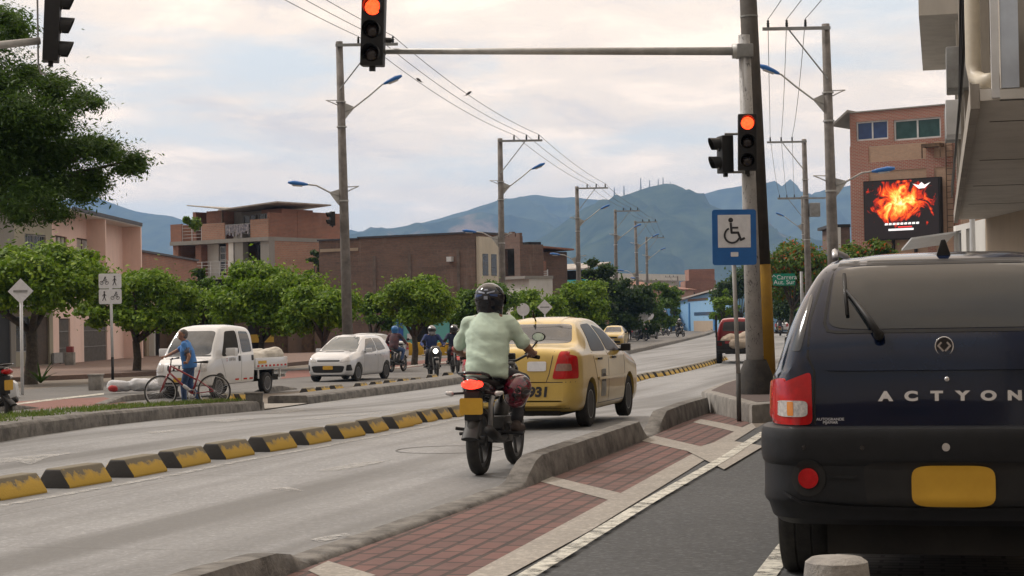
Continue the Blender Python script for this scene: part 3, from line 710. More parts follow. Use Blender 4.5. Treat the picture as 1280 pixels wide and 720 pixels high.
# -- other small signs
def small_sign(px, py_base, D, py_c, shape, size, label, name='road_sign', post=.03, back=False, rz=0, pm_=None):
    b = A(px, D); t = thing(name, label, 'road sign', b, rz); z = P(px, py_c, D).z - b.z
    mb = MB(); mb.tube([(0, 0, -.05), (0, 0, z + (size * .3))], post, 10); mb.build('post', pm_ or WHITE, t, smooth=True)
    mb = MB(); yy = -post - .012
    if shape == 'diamond': mb.prism([(-size, z), (0, z - size), (size, z), (0, z + size)], 'y', yy, yy + .01)
    elif shape == 'round': mb.prism([(size * math.cos(R(15 * k)), z + size * math.sin(R(15 * k))) for k in range(24)], 'y', yy, yy + .01)
    mb.build('plate', SIGNW, t)
    if back: mb = MB(); mb.box(-size * .55, size * .55, yy - .02, yy - .002, z - .03, z + .03); mb.build('bracket', GREYM, t)
    return t, z, yy
small_sign(28, 490, 52, 364, 'diamond', .36, 'white diamond sign plate with a grey bar, on a white post at the far left', back=True, post=.045)
t, z, yy = small_sign(682, 430, 95, 384, 'diamond', .40, 'white diamond sign plate just above the yellow taxi roof', post=.03)
mb = MB(); bar(mb, [(-.22, z), (.22, z)], .06, yy - .002); mb.build('dark_mark', GREYM, t)
small_sign(655, 430, 95, 387, 'round', .33, 'white round sign plate above the taxi roof, beside the diamond plate', post=.03)
small_sign(805, 425, 150, 396, 'round', .40, 'small white round sign plate left of two, far along the median')
small_sign(812, 425, 165, 394, 'round', .42, 'small cream round sign plate on a yellowish post, right of two, far away', pm_=pm('cream_post', (.55, .45, .22), None, 3, .6))
# shared path sign with walkers and cyclists
b = A(141, 60); t = thing('path_sign', 'white two-panel sign with cyclist and walker symbols on a tall post', 'road sign', b)
zt = P(139, 342, 60).z - b.z; zb = P(139, 380, 60).z - b.z; zm = (zt + zb) / 2; hw = .37
mb = MB(); mb.tube([(0, 0, .9), (-.03, 0, zt - .1)], .045, 10); mb.build('post', WHITE, t, smooth=True)
mb = MB(); mb.tube([(0, 0, -.1), (0, 0, .9)], .047, 10); mb.build('post_foot', BLACKP, t, smooth=True)
for z0, z1 in ((zm + .012, zt), (zb, zm - .012)):
    mb = MB(); mb.prism(rrect(-hw - .03, hw - .03, z0, z1, .05), 'y', -.07, -.06); mb.build('panel', SIGNW, t)
def cyclist(mb, x, z, s, y):
    for dx in (-.5, .5): bar(mb, [(x + dx * s + .32 * s * math.cos(R(a)), z - .3 * s + .32 * s * math.sin(R(a))) for a in range(0, 361, 40)], .09 * s, y)
    bar(mb, [(x - .5 * s, z - .3 * s), (x - .15 * s, z + .1 * s), (x + .4 * s, z + .1 * s), (x + .5 * s, z - .3 * s)], .09 * s, y - .006); bar(mb, [(x - .1 * s, z + .15 * s), (x + .1 * s, z + .55 * s), (x + .45 * s, z + .3 * s)], .14 * s, y - .008)
    disc(mb, x + .22 * s, z + .75 * s, .14 * s, y - .01)
def walker(mb, x, z, s, y):
    disc(mb, x, z + .75 * s, .15 * s, y); bar(mb, [(x, z + .5 * s), (x, z)], .22 * s, y - .002); bar(mb, [(x - .3 * s, z - .7 * s), (x, z), (x + .25 * s, z - .7 * s)], .12 * s, y - .004); bar(mb, [(x - .3 * s, z + .1 * s), (x, z + .45 * s), (x + .3 * s, z + .15 * s)], .1 * s, y - .006)
mb = MB(); cyclist(mb, -.22, (zt + zm) / 2, .17, -.071); mb.build('symbol', INK, t)
mb = MB(); walker(mb, .12, (zt + zm) / 2, .19, -.071); mb.build('symbol', INK, t)
mb = MB(); walker(mb, -.22, (zb + zm) / 2, .19, -.071); mb.build('symbol', INK, t)
mb = MB(); cyclist(mb, .13, (zb + zm) / 2, .17, -.071); mb.build('symbol', INK, t)
# green direction sign over the right side of the road
b = A(1004, 105); t = thing('direction_sign', 'green direction sign with white lettering among the trees behind the yellow-footed pole', 'road sign', b)
z0 = P(978, 357, 105).z - b.z; z1 = P(978, 342, 105).z - b.z; x0 = P(966, 350, 105).x - b.x; x1 = P(994, 350, 105).x - b.x
mb = MB(); mb.prism(rrect(x0, x1, z0, z1, .08), 'y', -.03, 0); mb.build('plate', pm('sign_green', (.0, .22, .13), (.0, .19, .11), 3, .4), t)
mb = MB(); mb.tube([(0, .1, -.1), (0, .1, z1 + .1)], .09, 10); mb.build('post', GREYM, t, smooth=True)
textmesh('\u2191Carrera', .36, SIGNW, 'lettering', .004, t, T((x0 + x1) / 2, -.036, z0 + (z1 - z0) * .68) @ UP)
textmesh('Aut. Sur', .36, SIGNW, 'lettering', .004, t, T((x0 + x1) / 2, -.036, z0 + (z1 - z0) * .27) @ UP)

# -- utility poles with lamps
def utility_pole(px, D, ytop, side, label, dx_base=0, arm=2.0, lamps=(1, 1), signal=False, extra_arm=False):
    b = A(px + dx_base, D); tp = P(px, ytop, D); b.z -= 0
    t = thing('utility_pole', label, 'utility pole', b, 0, 'concrete utility poles with blue street lamps')
    H = tp.z - b.z; tx = tp.x - b.x; lean = lambda z: tx * z / H
    mb = MB(); mb.tube([(0, 0, -.3), (lean(H * .5), 0, H * .5), (tx, 0, H)], [.20, .165, .125], 14); mb.build('shaft', POLEC, t, smooth=True)
    za = H - .15
    mb = MB(); mb.box(min(0, side * arm) - .12 + tx, max(0, side * arm) + .12 + tx, -.2, -.12, za - .05, za + .05); ca = mb.build('crossarm', GREYM, t)
    for k in range(3):
        x = tx + side * arm * (.38 + .30 * k) if k else tx + side * arm * .3
        x = tx + side * arm * (.35 + .31 * k)
        i = MB(); i.lathe([(.03, za + .05), (.05, za + .1), (.035, za + .13), (.055, za + .17), (.03, za + .2), (.045, za + .25), (0, za + .3)], 10, (x, -.16, 0)); i.build('insulator', BLACKP, ca, smooth=True)
    mb = MB(); mb.tube([(tx, -.16, za - 1.6), (tx + side * arm * .62, -.16, za - .05)], .025, 6); mb.build('brace', GREYM, t)
    for z in (H - 2.2, H - 3.1, H * .52):
        mb = MB(); mb.tube([(lean(z), 0, z), (lean(z), 0, z + .05)], .185, 14); mb.build('steel_band', GALV, t)
    for s, z in zip((side, -side), (H - 2.4, H * .54)):
        if s == side and not lamps[0] or s == -side and not lamps[1]: continue
        x0 = lean(z)
        l = MB(); pts = [Vector((x0, 0, z - .2)), Vector((x0 + s * .5, -.1, z + .02)), Vector((x0 + s * 1.05, -.2, z + .42)), Vector((x0 + s * 1.5, -.3, z + .78)), Vector((x0 + s * 1.62, -.32, z + .83))]
        if s == -side: pts = [Vector((x0, 0, z - .1)), Vector((x0 + s * .5, -.1, z + .1)), Vector((x0 + s * .95, -.2, z + .34)), Vector((x0 + s * 1.3, -.3, z + .38))]
        l.tube(pts, .03, 8); l.tube([(x0, 0, z - .55), (x0 + s * .25, -.05, z - .25), tuple(pts[1])], .018, 6)
        l.tube([(x0, 0, z + .05), (x0 - s * .35, 0, z + .22), (x0 - s * .55, 0, z + .3)], .02, 6); l.tube([(x0, 0, z + .28), (x0 - s * .55, 0, z + .3)], .018, 6)
        l.add([(x0, -.02, z + .25), (x0, -.02, z - .55), tuple(pts[1])], [(0, 1, 2)])
        a = l.build('lamp_arm', GALV, t, smooth=True)
        e = pts[-1]; d = (pts[-1] - pts[-2]).normalized()
        hmb = MB(); hmb.tube([e - d * .05, e + d * .12, e + d * .45, e + d * .66], [.06, .12, .15, .07], 12, flat=.6); hd = hmb.build('lamp_head', LBLUE, a, smooth=True)
        g = MB(); g.tube([e + d * .15 - Vector((0, 0, .07)), e + d * .5 - Vector((0, 0, .085))], .09, 10, flat=.4); g.build('lens', CLEARL, hd, smooth=True)
    if signal:
        sx = lean(H * .48)
        for s_, dz_ in ((1, 0),):
            m2 = T(sx - .42, -.1, H * .49) @ Matrix.Rotation(R(-70), 4, 'Z')
            signal_head(t, 2, set(), m2, .75)
    if extra_arm:
        for z in (H - 3.2,):
            mb = MB(); mb.box(tx - 1.5, tx + 1.5, -.2, -.13, z - .04, z + .04); mb.build('crossarm', GREYM, t)
            mb = MB(); mb.box(tx + .2, tx + .75, -.35, .1, z - 1.0, z - .25); mb.build('transformer', GREYM, t, bevel=.05)
    return [Vector((b.x + tx + side * arm * (.35 + .31 * k), D - .16, b.z + za + .3)) for k in range(3)]
LP = []
LP.append(utility_pole(424, 66, 52, 1, 'tall concrete pole behind the white hatchback, nearest of the left row, with two blue lamps', 12, signal=True))
LP.append(utility_pole(625, 92, 173, 1, 'concrete pole rising behind the motorcyclist helmet, second of the left row', 4))
LP.append(utility_pole(721, 126, 233, 1, 'concrete pole above the yellow taxi roof, third of the left row', 4))
LP.append(utility_pole(769, 160, 262, 1, 'concrete pole above the distant yellow taxi, fourth of the left row', 2, lamps=(1, 0)))
LP.append(utility_pole(794, 178, 276, 1, 'thin concrete pole standing on the distant median, fifth of the left row', 5))
LP.append(utility_pole(808, 215, 296, 1, 'far concrete pole in front of the white roof, sixth of the left row', 2))
utility_pole(847, 300, 345, -1, 'farthest short lamp pole in front of the blue building', 1)
RP = []
RP.append(utility_pole(1032, 58, 30, -1, 'tall concrete pole left of the brick building with the screen, nearest of the right row', 14, arm=1.9))
RP.append(utility_pole(1005, 99, 174, -1, 'concrete pole carrying a grey transformer, second of the right row', 8, arm=1.9, lamps=(0, 0), extra_arm=True))
RP.append(utility_pole(1003, 146, 245, -1, 'far concrete pole standing among the red-flowered trees, third of the right row', 6, arm=1.9, lamps=(1, 1)))
def wire(name, a, b, sag, label, grp, r=.012):
    pts = [a.lerp(b, k / 16) - Vector((0, 0, sag * 4 * (k / 16) * (1 - k / 16))) for k in range(17)]
    mb = MB(); mb.tube([p - a for p in pts], r, 5); o = mb.build(name, BLACKP, None, smooth=True); o.location = a
    tag(o, label, 'wire', grp); return pts
WG = 'power lines strung between the utility poles'
prevL = [p + Vector((-5.6, -33, .2)) for p in LP[0]]; names = ['nearest', 'second', 'third', 'fourth', 'fifth', 'sixth']
for k in range(3):
    side = ['leftmost', 'middle', 'rightmost'][k]
    chain = [prevL] + LP
    for i in range(len(chain) - 1):
        l = f'{side} black wire of the left row, coming from above to the nearest pole' if i == 0 else f'{side} black wire between poles {["", "one and two", "two and three", "three and four", "four and five", "five and six"][i]} of the left row'
        w_ = wire('power_line', chain[i][k], chain[i + 1][k], .35 if i < 2 else .2, l, WG)
        if i == 1: birdw = w_ if k == 0 else birdw; birdw2 = w_
    chain = [[p + Vector((-2.2, -36, .0)) for p in RP[0]]] + RP
    for i in range(len(chain) - 1):
        l = f'{side} black wire of the right row, passing overhead to its nearest pole' if i == 0 else f'{side} black wire between poles {["", "one and two", "two and three"][i]} of the right row'
        wire('power_line', chain[i][k], chain[i + 1][k], .5, l, WG)
def bird(p, label, rz):
    mb = MB(); mb.tube([(-.13, 0, -.05), (-.05, 0, .03), (.03, 0, .08), (.09, 0, .12), (.13, 0, .12)], [.012, .045, .055, .03, .006], 8); mb.tube([(-.03, 0, .03), (-.24, 0, -.07)], [.03, .012], 6, flat=.4)
    o = mb.build('bird', pm('bird_grey', (.07, .07, .075), (.04, .04, .045), 20, .8), None, smooth=True); o.location = p; o.rotation_euler = (0, 0, rz); tag(o, label, 'bird')
bird(birdw[2] + Vector((0, 0, .03)), 'small dark bird on the lower wire, nearest the red traffic light', .3)
bird(birdw[5] + Vector((0, 0, .03)), 'small dark bird perched on the lower wire, the middle of three birds', 2.6)
bird(birdw2[7] + Vector((0, 0, .03)), 'small dark bird perched on the upper wire, farthest right of three', .1)

# -- concrete posts and blocks
mb = MB(); c = G(1045, 760); c = A(1047, 8.35)
mb.lathe([(.150, -.05), (.148, .2), (.140, .262), (.115, .280), (0, .284)], 32); o = mb.build('bollard', pm('bollard_concrete', (.36, .34, .31), (.20, .19, .18), 6, .9, bmp=.6), None, angle=35)
o.location = (c.x, c.y, 0); tag(o, 'short round grey concrete bollard in front of the dark car, bottom right', 'bollard')
c = A(318, 37.5); mb = MB(); mb.lathe([(.16, -.05), (.18, .29), (.20, .30), (.20, .33), (.15, .32), (0, .31)], 28); o = mb.build('planter', CONCD, None, angle=35); o.location = (c.x, c.y, c.z + .05)
tag(o, 'round grey concrete planter at the end of the median, right of the bicycle', 'planter')
c = A(120, 55); mb = MB(); mb.box(-.19, .19, -.18, .18, 0, .44); mb.box(-.22, .22, -.2, .2, .44, .49); o = mb.build('concrete_block', CONC, None, bevel=.02); o.location = c
tag(o, 'square grey concrete block with a flat cap, left of the white sacks', 'concrete block')
c = A(14, 50); mb = MB(); mb.prism([(-.3, 0), (.2, 0), (.16, .4), (.06, .48), (-.3, .48)], 'y', -.15, .15); o = mb.build('concrete_block', WHITE, None, bevel=.02); o.location = c
tag(o, 'white painted concrete block at the left edge behind the motorcycle', 'concrete block')
c = A(88, 85); mb = MB(); mb.box(-.15, .15, -.15, .15, .25, .52); o = mb.build('red_crate', pm('red_crate', (.25, .05, .05), None, 4, .7), None, bevel=.02); o.location = (c.x, c.y, c.z + .5); mb2 = MB(); mb2.box(-.2, .2, -.2, .2, 0, .65); 
o2 = mb2.build('stone_seat', CONC, None, bevel=.02); o2.location = (c.x, c.y - .02, c.z + .1); tag(o2, 'low white stone block on the sidewalk by the pink house', 'stone block'); tag(o, 'small red box on top of the low stone block by the pink house', 'box')
for i, (x, D) in enumerate([(508, 98), (522, 98), (553, 96), (485, 99), (566, 96)]):
    c = A(x, D); mb = MB(); mb.prism([(-.34, 0), (.34, 0), (.3, .6), (.22, .68), (-.22, .68), (-.3, .6)], 'y', -.2, .2); o = mb.build('yellow_barrier', pm('yellow_block', (.60, .36, .02), (.5, .3, .02), 3, .7), None, bevel=.03); o.location = (c.x, c.y, c.z + .1)
    tag(o, ['yellow barrier block left of the oncoming scooter, right one of a pair', 'yellow barrier block just left of the scooter rider', 'yellow barrier block between the scooter rider and the red motorcycle', 'yellow barrier block beneath the tail of the white saloon', 'yellow barrier block partly behind the rider in the green shirt'][i], 'barrier block', 'yellow barrier blocks along the far sidewalk')
# ------------------------------------------------------------------ vehicles
def sm(x): return x
def car_surface(L, W, top, belt, roofw, bot, roundr=.35, roundf=.35, ztop=None, tuck=.10, side=.03, sections=90, roofz=None, plan=None):
    """loft of cross-sections along y; top/belt/bot are profiles [(y,z)]; rear at y=0"""
    top = [Vector((y, z)) for y, z in top]
    # dense stations by arc length of the smoothed top line
    P_ = []
    e = [top[0] * 2 - top[1]] + top + [top[-1] * 2 - top[-2]]
    for i in range(1, len(e) - 2):
        a, b, c, d = e[i - 1], e[i], e[i + 1], e[i + 2]; m = max(2, int((c - b).length / .04))
        for k in range(m):
            t = k / m; q = .5 * ((2 * b) + (c - a) * t + (2 * a - 5 * b + 4 * c - d) * t * t + (3 * b - a - 3 * c + d) * t ** 3); P_.append(q)
    P_.append(top[-1])
    ys = [max(0, min(L, q.x)) for q in P_]; zs = [q.y for q in P_]
    for i in range(1, len(ys)): ys[i] = max(ys[i], ys[i - 1] + 1e-4)
    roofz = roofz or max(zs); rings = []
    for y, zt in zip(ys, zs):
        zb = float(np.interp(y, [p[0] for p in bot], [p[1] for p in bot])); zl = float(np.interp(y, [p[0] for p in belt], [p[1] for p in belt]))
        w = W / 2
        if plan: w = float(np.interp(y, [p[0] for p in plan], [p[1] for p in plan]))
        if y < roundr: w -= .26 * W / 2 * (1 - math.sqrt(max(0, 1 - ((roundr - y) / roundr) ** 2))) * .9
        if L - y < roundf: w -= .30 * W / 2 * (1 - math.sqrt(max(0, 1 - ((roundf - (L - y)) / roundf) ** 2))) * .9
        zl2 = min(zl, zt - .05); g = max(0, min(1, (zt - zl) / (roofz - zl)))
        wr = (w - .07) + (roofw / 2 - (w - .07)) * g
        wb = w - side
        pts = [(0, zb), (.6 * w, zb), (w - tuck, zb + .01), (w - tuck * .35, zb + .07), (w - .01, zb + .20 * (zl2 - zb) + .04), (w, zb + .55 * (zl2 - zb)), (w - .008, zl2 - .10 * (zl2 - zb)), (wb, zl2)]
        hgt = zt - zl2
        pts += [(wb + (wr - wb) * .5 + .012 * g, zl2 + hgt * .45), (wr + .008 * g, zl2 + hgt * .80), (wr - .035 - .05 * g, zl2 + hgt * .965), (wr - .16 - .08 * g, zt + .0), (wr * .5, zt + .012), (0, zt + .018)]
        # smooth ring
        e = [Vector((-pts[1][0], pts[1][1]))] + [Vector(p) for p in pts] + [Vector((-pts[-2][0], pts[-2][1]))]; ring = []
        for i in range(1, len(e) - 2):
            a, b, c, d = e[i - 1], e[i], e[i + 1], e[i + 2]
            for k in range(3):
                t = k / 3; q = .5 * ((2 * b) + (c - a) * t + (2 * a - 5 * b + 4 * c - d) * t * t + (3 * b - a - 3 * c + d) * t ** 3)
                ring.append((max(0, q.x), q.y))
        ring.append((0, pts[-1][1])); rings.append([(x, y, z) for x, z in ring])
    n = len(rings[0]); full = n * 2 - 2; vs = []
    for rg in rings:
        vs += rg + [(-x, y, z) for (x, y, z) in reversed(rg[1:-1])]
    fs = [(i * full + k, i * full + (k + 1) % full, (i + 1) * full + (k + 1) % full, (i + 1) * full + k) for i in range(len(rings) - 1) for k in range(full)]
    def cap(o, flip):
        out = []
        for k in range(n - 1):
            a, b = k, k + 1; c, d = (full - b) % full if b < n - 1 else b, (full - a) % full
            f = [o + a, o + b] + ([o + c] if c != b else []) + ([o + d] if d != a else [])
            out.append(tuple(f))
        return out
    fs += cap(0, 0) + cap((len(rings) - 1) * full, 1)
    me = bpy.data.meshes.new('body'); me.from_pydata(vs, [], fs); me.validate(); fix_normals(me); return me
def cut_wheels(me, wheels, r, W, depth=.30):
    o = link(me, 'tmp', None); cs = []
    for y, z in wheels:
        for s in (-1, 1):
            mb = MB(); mb.lathe([(r, s * (W / 2 - depth)), (r, s * (W / 2 + .2))], 36, (0, y, z), 'x'); c = mb.build('cut', None); cs.append(c)
            m = o.modifiers.new('b', 'BOOLEAN'); m.object = c; m.operation = 'DIFFERENCE'; m.solver = 'EXACT'
    me2 = evalmesh(o)
    for c in cs: bpy.data.objects.remove(c)
    bpy.data.objects.remove(o); return me2
def bvh_of(me): return BVHTree.FromPolygons([v.co.copy() for v in me.vertices], [tuple(p.vertices) for p in me.polygons])
AX = {'rear': (Vector((0, -9, 0)), Vector((0, 1, 0))), 'front': (Vector((0, 20, 0)), Vector((0, -1, 0))), 'left': (Vector((-6, 0, 0)), Vector((1, 0, 0))), 'right': (Vector((6, 0, 0)), Vector((-1, 0, 0)))}
def proj(bvh, ax, a, b, off):
    o, d = AX[ax]; p = Vector((a, o.y, b)) if ax in ('rear', 'front') else Vector((o.x, a, b))
    h, nrm, i, ds = bvh.ray_cast(p, d)
    if h is None: return None
    return h - d * off
def patch_on(bvh, ax, quad, mat, name, par, off=.006, rnd=.25, n=12, thick=.012):
    """quad: 4 corners (a,b) in order; a superellipse-rounded patch laid on the body"""
    q = [Vector(p) for p in quad]; vs = []; idx = {}
    e = 2 + 8 * (1 - rnd) if rnd < 1 else 2
    def uv(i, j):
        u, v = 2 * i / n - 1, 2 * j / n - 1
        if rnd <= 0: return u, v
        m = max(abs(u), abs(v))
        if m < 1e-9: return 0, 0
        s = m / ((abs(u) ** e + abs(v) ** e) ** (1 / e)); return u * s, v * s
    last = None; pts = []
    for i in range(n + 1):
        for j in range(n + 1):
            u, v = uv(i, j); u, v = (u + 1) / 2, (v + 1) / 2
            p = q[0].lerp(q[1], u).lerp(q[3].lerp(q[2], u), v); h = proj(bvh, ax, p.x, p.y, off)
            pts.append(h)
    if all(h is None for h in pts): return None
    good = [h for h in pts if h is not None]
    for i, h in enumerate(pts):
        if h is None:
            k = next((pts[j] for j in sorted(range(len(pts)), key=lambda j: abs(j - i)) if pts[j] is not None)); pts[i] = k.copy()
    d = AX[ax][1]; vs = list(pts); fs = [(i * (n + 1) + j, (i + 1) * (n + 1) + j, (i + 1) * (n + 1) + j + 1, i * (n + 1) + j + 1) for i in range(n) for j in range(n)]
    bd = [j for j in range(n + 1)] + [i * (n + 1) + n for i in range(1, n + 1)] + [n * (n + 1) + j for j in range(n - 1, -1, -1)] + [i * (n + 1) for i in range(n - 1, 0, -1)]
    b0 = len(vs); vs += [pts[i] + d * thick for i in bd]; m = len(bd)
    fs += [(bd[k], bd[(k + 1) % m], b0 + (k + 1) % m, b0 + k) for k in range(m)]
    me = bpy.data.meshes.new(name); me.from_pydata(vs, [], fs)
    b = bmesh.new(); b.from_mesh(me); bmesh.ops.remove_doubles(b, verts=b.verts, dist=1e-5); bmesh.ops.recalc_face_normals(b, faces=b.faces); b.to_mesh(me); b.free()
    c = sum((f.normal.dot(d) * f.area for f in me.polygons if abs(f.normal.dot(d)) > .2), 0)
    if c > 0: me.flip_normals()
    return link(me, name, mat, par, angle=35)
def strip_on(bvh, ax, pts, w, mat, name, par, off=.004, seg=.05):
    P2 = [Vector(p) for p in pts]; dense = []
    for a, b in zip(P2, P2[1:]):
        m = max(1, int((b - a).length / seg)); dense += [a.lerp(b, k / m) for k in range(m)]
    dense.append(P2[-1]); vs = []; fs = []; k = 0; prev = False
    for i, p in enumerate(dense):
        d = (dense[min(i + 1, len(dense) - 1)] - dense[max(i - 1, 0)]).normalized(); nr = Vector((-d.y, d.x)) * w / 2
        a, b = proj(bvh, ax, *(p + nr), off), proj(bvh, ax, *(p - nr), off)
        if a is None or b is None: prev = False; continue
        dd = AX[ax][1] * .008
        vs += [a, b, a + dd, b + dd]; n = len(vs) - 4
        if prev: fs += [(n - 4, n - 3, n + 1, n), (n - 4, n, n + 2, n - 2), (n - 3, n - 1, n + 3, n + 1)]
        prev = True
    if not fs: return
    me = bpy.data.meshes.new(name); me.from_pydata(vs, [], fs); fix_normals(me); return link(me, name, mat, par)
def text_on(bvh, ax, s, size, a, b, mat, par, name='lettering', xs=1.0, off=.007, shear=0, ext=.002, bold=0):
    me0 = textmesh(s, size, mat, name, ext, par, None, 'CENTER', xs, shear, bold=bold); me = me0.data
    for v in me.vertices:
        u = v.co.x; 
        if ax == 'rear': h = proj(bvh, ax, a + u, b + v.co.y, off)
        elif ax == 'front': h = proj(bvh, ax, a - u, b + v.co.y, off)
        elif ax == 'left': h = proj(bvh, ax, a - u, b + v.co.y, off)
        else: h = proj(bvh, ax, a + u, b + v.co.y, off)
        if h is not None: v.co = h - AX[ax][1] * (v.co.z)
    return me0
def wheel(par, x, y, r, w, side, rim='spoke', dark=False, nsp=5):
    e = bpy.data.objects.new('wheel', None); COL.objects.link(e); e.parent = par; e.location = (x, y, r)
    mb = MB(); rr = r * .64; h = w / 2
    mb.lathe([(rr, -h * .8), (r * .82, -h), (r * .95, -h * .93), (r, -h * .7), (r * 1.0, -h * .35), (r * .985, -h * .33), (r * .985, -h * .27), (r, -h * .25), (r, h * .25), (r * .985, h * .27), (r * .985, h * .33), (r, h * .35), (r, h * .7), (r * .95, h * .93), (r * .82, h), (rr, h * .8), (rr, -h * .8)], 40, (0, 0, 0), 'x', closed=True)
    mb.build('tyre', RUB, e, angle=40)
    mb = MB(); o = side * h
    mb.lathe([(rr, o * .86), (rr * .93, o * .80), (rr * .90, o * .35), (rr * .9, -o * .6), (0, -o * .6)], 32, (0, 0, 0), 'x')
    mb.build('rim', pm('rim_barrel', (.06, .06, .062), (.035, .035, .036), 7, .6), e, angle=40); mb = MB(); mb.lathe([(rr * .99, o * .84), (rr * .99, o * .88), (rr * .88, o * .84), (rr * .88, o * .78)], 32, (0, 0, 0), 'x', closed=True)
    for k in range(nsp):
        a = 2 * math.pi * k / nsp; ca, sa = math.cos(a), math.sin(a); q = rr * .13
        def pt(rad, lat, xx): return (xx, rad * ca - lat * sa, rad * sa + lat * ca)
        vs = [pt(rr * .10, -q * 1.6, o * .62), pt(rr * .10, q * 1.6, o * .62), pt(rr * .92, q, o * .74), pt(rr * .92, -q, o * .74), pt(rr * .10, -q * 1.6, o * .3), pt(rr * .10, q * 1.6, o * .3), pt(rr * .92, q, o * .45), pt(rr * .92, -q, o * .45)]
        mb.add(vs, [(0, 1, 2, 3), (7, 6, 5, 4), (0, 4, 5, 1), (1, 5, 6, 2), (2, 6, 7, 3), (3, 7, 4, 0)])
    mb.lathe([(rr * .24, o * .3), (rr * .22, o * .68), (rr * .1, o * .72), (0, o * .72)], 20, (0, 0, 0), 'x')
    mb.build('spokes', BLACKP if dark else STEEL, e, angle=40); return e
def mirror(par, side, x, y, z, mat, s=1.0):
    mb = MB(); vs = []
    mb.box(-.10 * s, .10 * s, -.06 * s, .07 * s, -.07 * s, .08 * s, T(x + side * .12 * s, y, z)); mb.box(-.05, .05, -.02, .02, -.02, .02, T(x + side * .02, y, z - .03))
    mb.build('side_mirror', mat, par, bevel=.025 * s)
def chassis(par, L, W, r, wheels):
    mb = MB(); mb.box(-W / 2 + .30, W / 2 - .30, .25, L - .25, .17, .42)
    for y in wheels: mb.tube([(-W / 2 + .12, y, r), (W / 2 - .12, y, r)], .05, 8)
    mb.build('underbody', DARKIN, par)
def place(o, x, y, heading, z=0): o.location = (x, y, gz(y) + z); o.rotation_euler = (0, 0, -heading); return o

# ---- the dark SUV, close on the right ------------------------------------------------
NAVY = pm('dark_blue_car_paint', (.004, .010, .032), (.003, .007, .022), 1.2, .12, spec=.3, coat=.45)
CLAD = pm('grey_cladding', (.014, .015, .018), (.010, .011, .013), 12, .5, bmp=.05, spec=.3)
SG = math.radians(14)
L, Wd = 4.45, 1.86
top = [(0, .55), (0, .74), (.01, .85), (.015, .93), (.03, 1.04), (.06, 1.17), (.10, 1.27), (.20, 1.42), (.34, 1.575), (.46, 1.645), (.66, 1.675), (1.1, 1.69), (1.9, 1.69), (2.5, 1.64), (2.85, 1.48), (3.25, 1.17), (3.6, 1.09), (4.1, 1.02), (4.36, .90), (4.44, .72), (4.45, .60)]
me = car_surface(L, Wd, top, [(0, 1.12), (1, 1.10), (3.2, 1.02), (4.4, .8)], 1.36, [(0, .42), (.3, .36), (1, .30), (4, .28), (4.45, .4)], .45, .5, tuck=.12, side=.035)
me = cut_wheels(me, [(.84, .36), (3.62, .36)], .43, Wd); B = bvh_of(me)
suv = thing('parked_suv', 'dark navy SUV with silver letters and a red tail lamp, filling the right edge', 'car')
body = link(me, 'body', NAVY, suv, angle=32)
chassis(suv, L, Wd, .36, (.84, 3.62))
for y in (.84, 3.62):
    for s in (-1, 1): wheel(suv, s * (Wd / 2 - .15), y, .36, .29, s, nsp=6)
# bumper: its own solid bulging out of the body
def bumper_mesh(W, z0, z1, prof, wrap=.9, rr=.36, ex=.09):
    """plan: rounded U; prof: list of (z, outset)"""
    path = []
    w = W / 2 + .005
    for k in range(0, 9): path.append((-w, wrap - (wrap - rr) * k / 8, -1, 0))
    for k in range(1, 9): a = R(90 * k / 9); path.append((-w + rr * .62 * (1 - math.cos(a)), rr - rr * math.sin(a) * 1.0, -math.cos(a), -math.sin(a)))
    for k in range(0, 17): path.append((-w + rr * .62 + (2 * w - 2 * rr * .62) * k / 16, -.03 * math.sin(math.pi * k / 16), 0, -1))
    for k in range(8, 0, -1): a = R(90 * k / 9); path.append((w - rr * .62 * (1 - math.cos(a)), rr - rr * math.sin(a) * 1.0, math.cos(a), -math.sin(a)))
    for k in range(8, -1, -1): path.append((w, wrap - (wrap - rr) * k / 8, 1, 0))
    mb = MB(); n = len(prof); vs = []
    for (x, y, nx, ny) in path:
        for (z, o) in prof: vs.append((x + nx * o, y + ny * o, z))
    fs = [(i * n + k, (i + 1) * n + k, (i + 1) * n + k + 1, i * n + k + 1) for i in range(len(path) - 1) for k in range(n - 1)]
    mb.add(vs, fs); me = bpy.data.meshes.new('bumper'); me.from_pydata(mb.v, [], mb.f)
    b = bmesh.new(); b.from_mesh(me); bmesh.ops.recalc_face_normals(b, faces=b.faces)
    b.to_mesh(me); b.free()
    return me
bme = bumper_mesh(Wd, .38, .93, [(.335, -.16), (.34, -.05), (.37, -.01), (.43, .01), (.45, .028), (.47, .034), (.52, .030), (.635, .030), (.650, .040), (.68, .046), (.76, .046), (.80, .042), (.818, .034), (.828, .014), (.83, -.03), (.83, -.12)], wrap=.42)
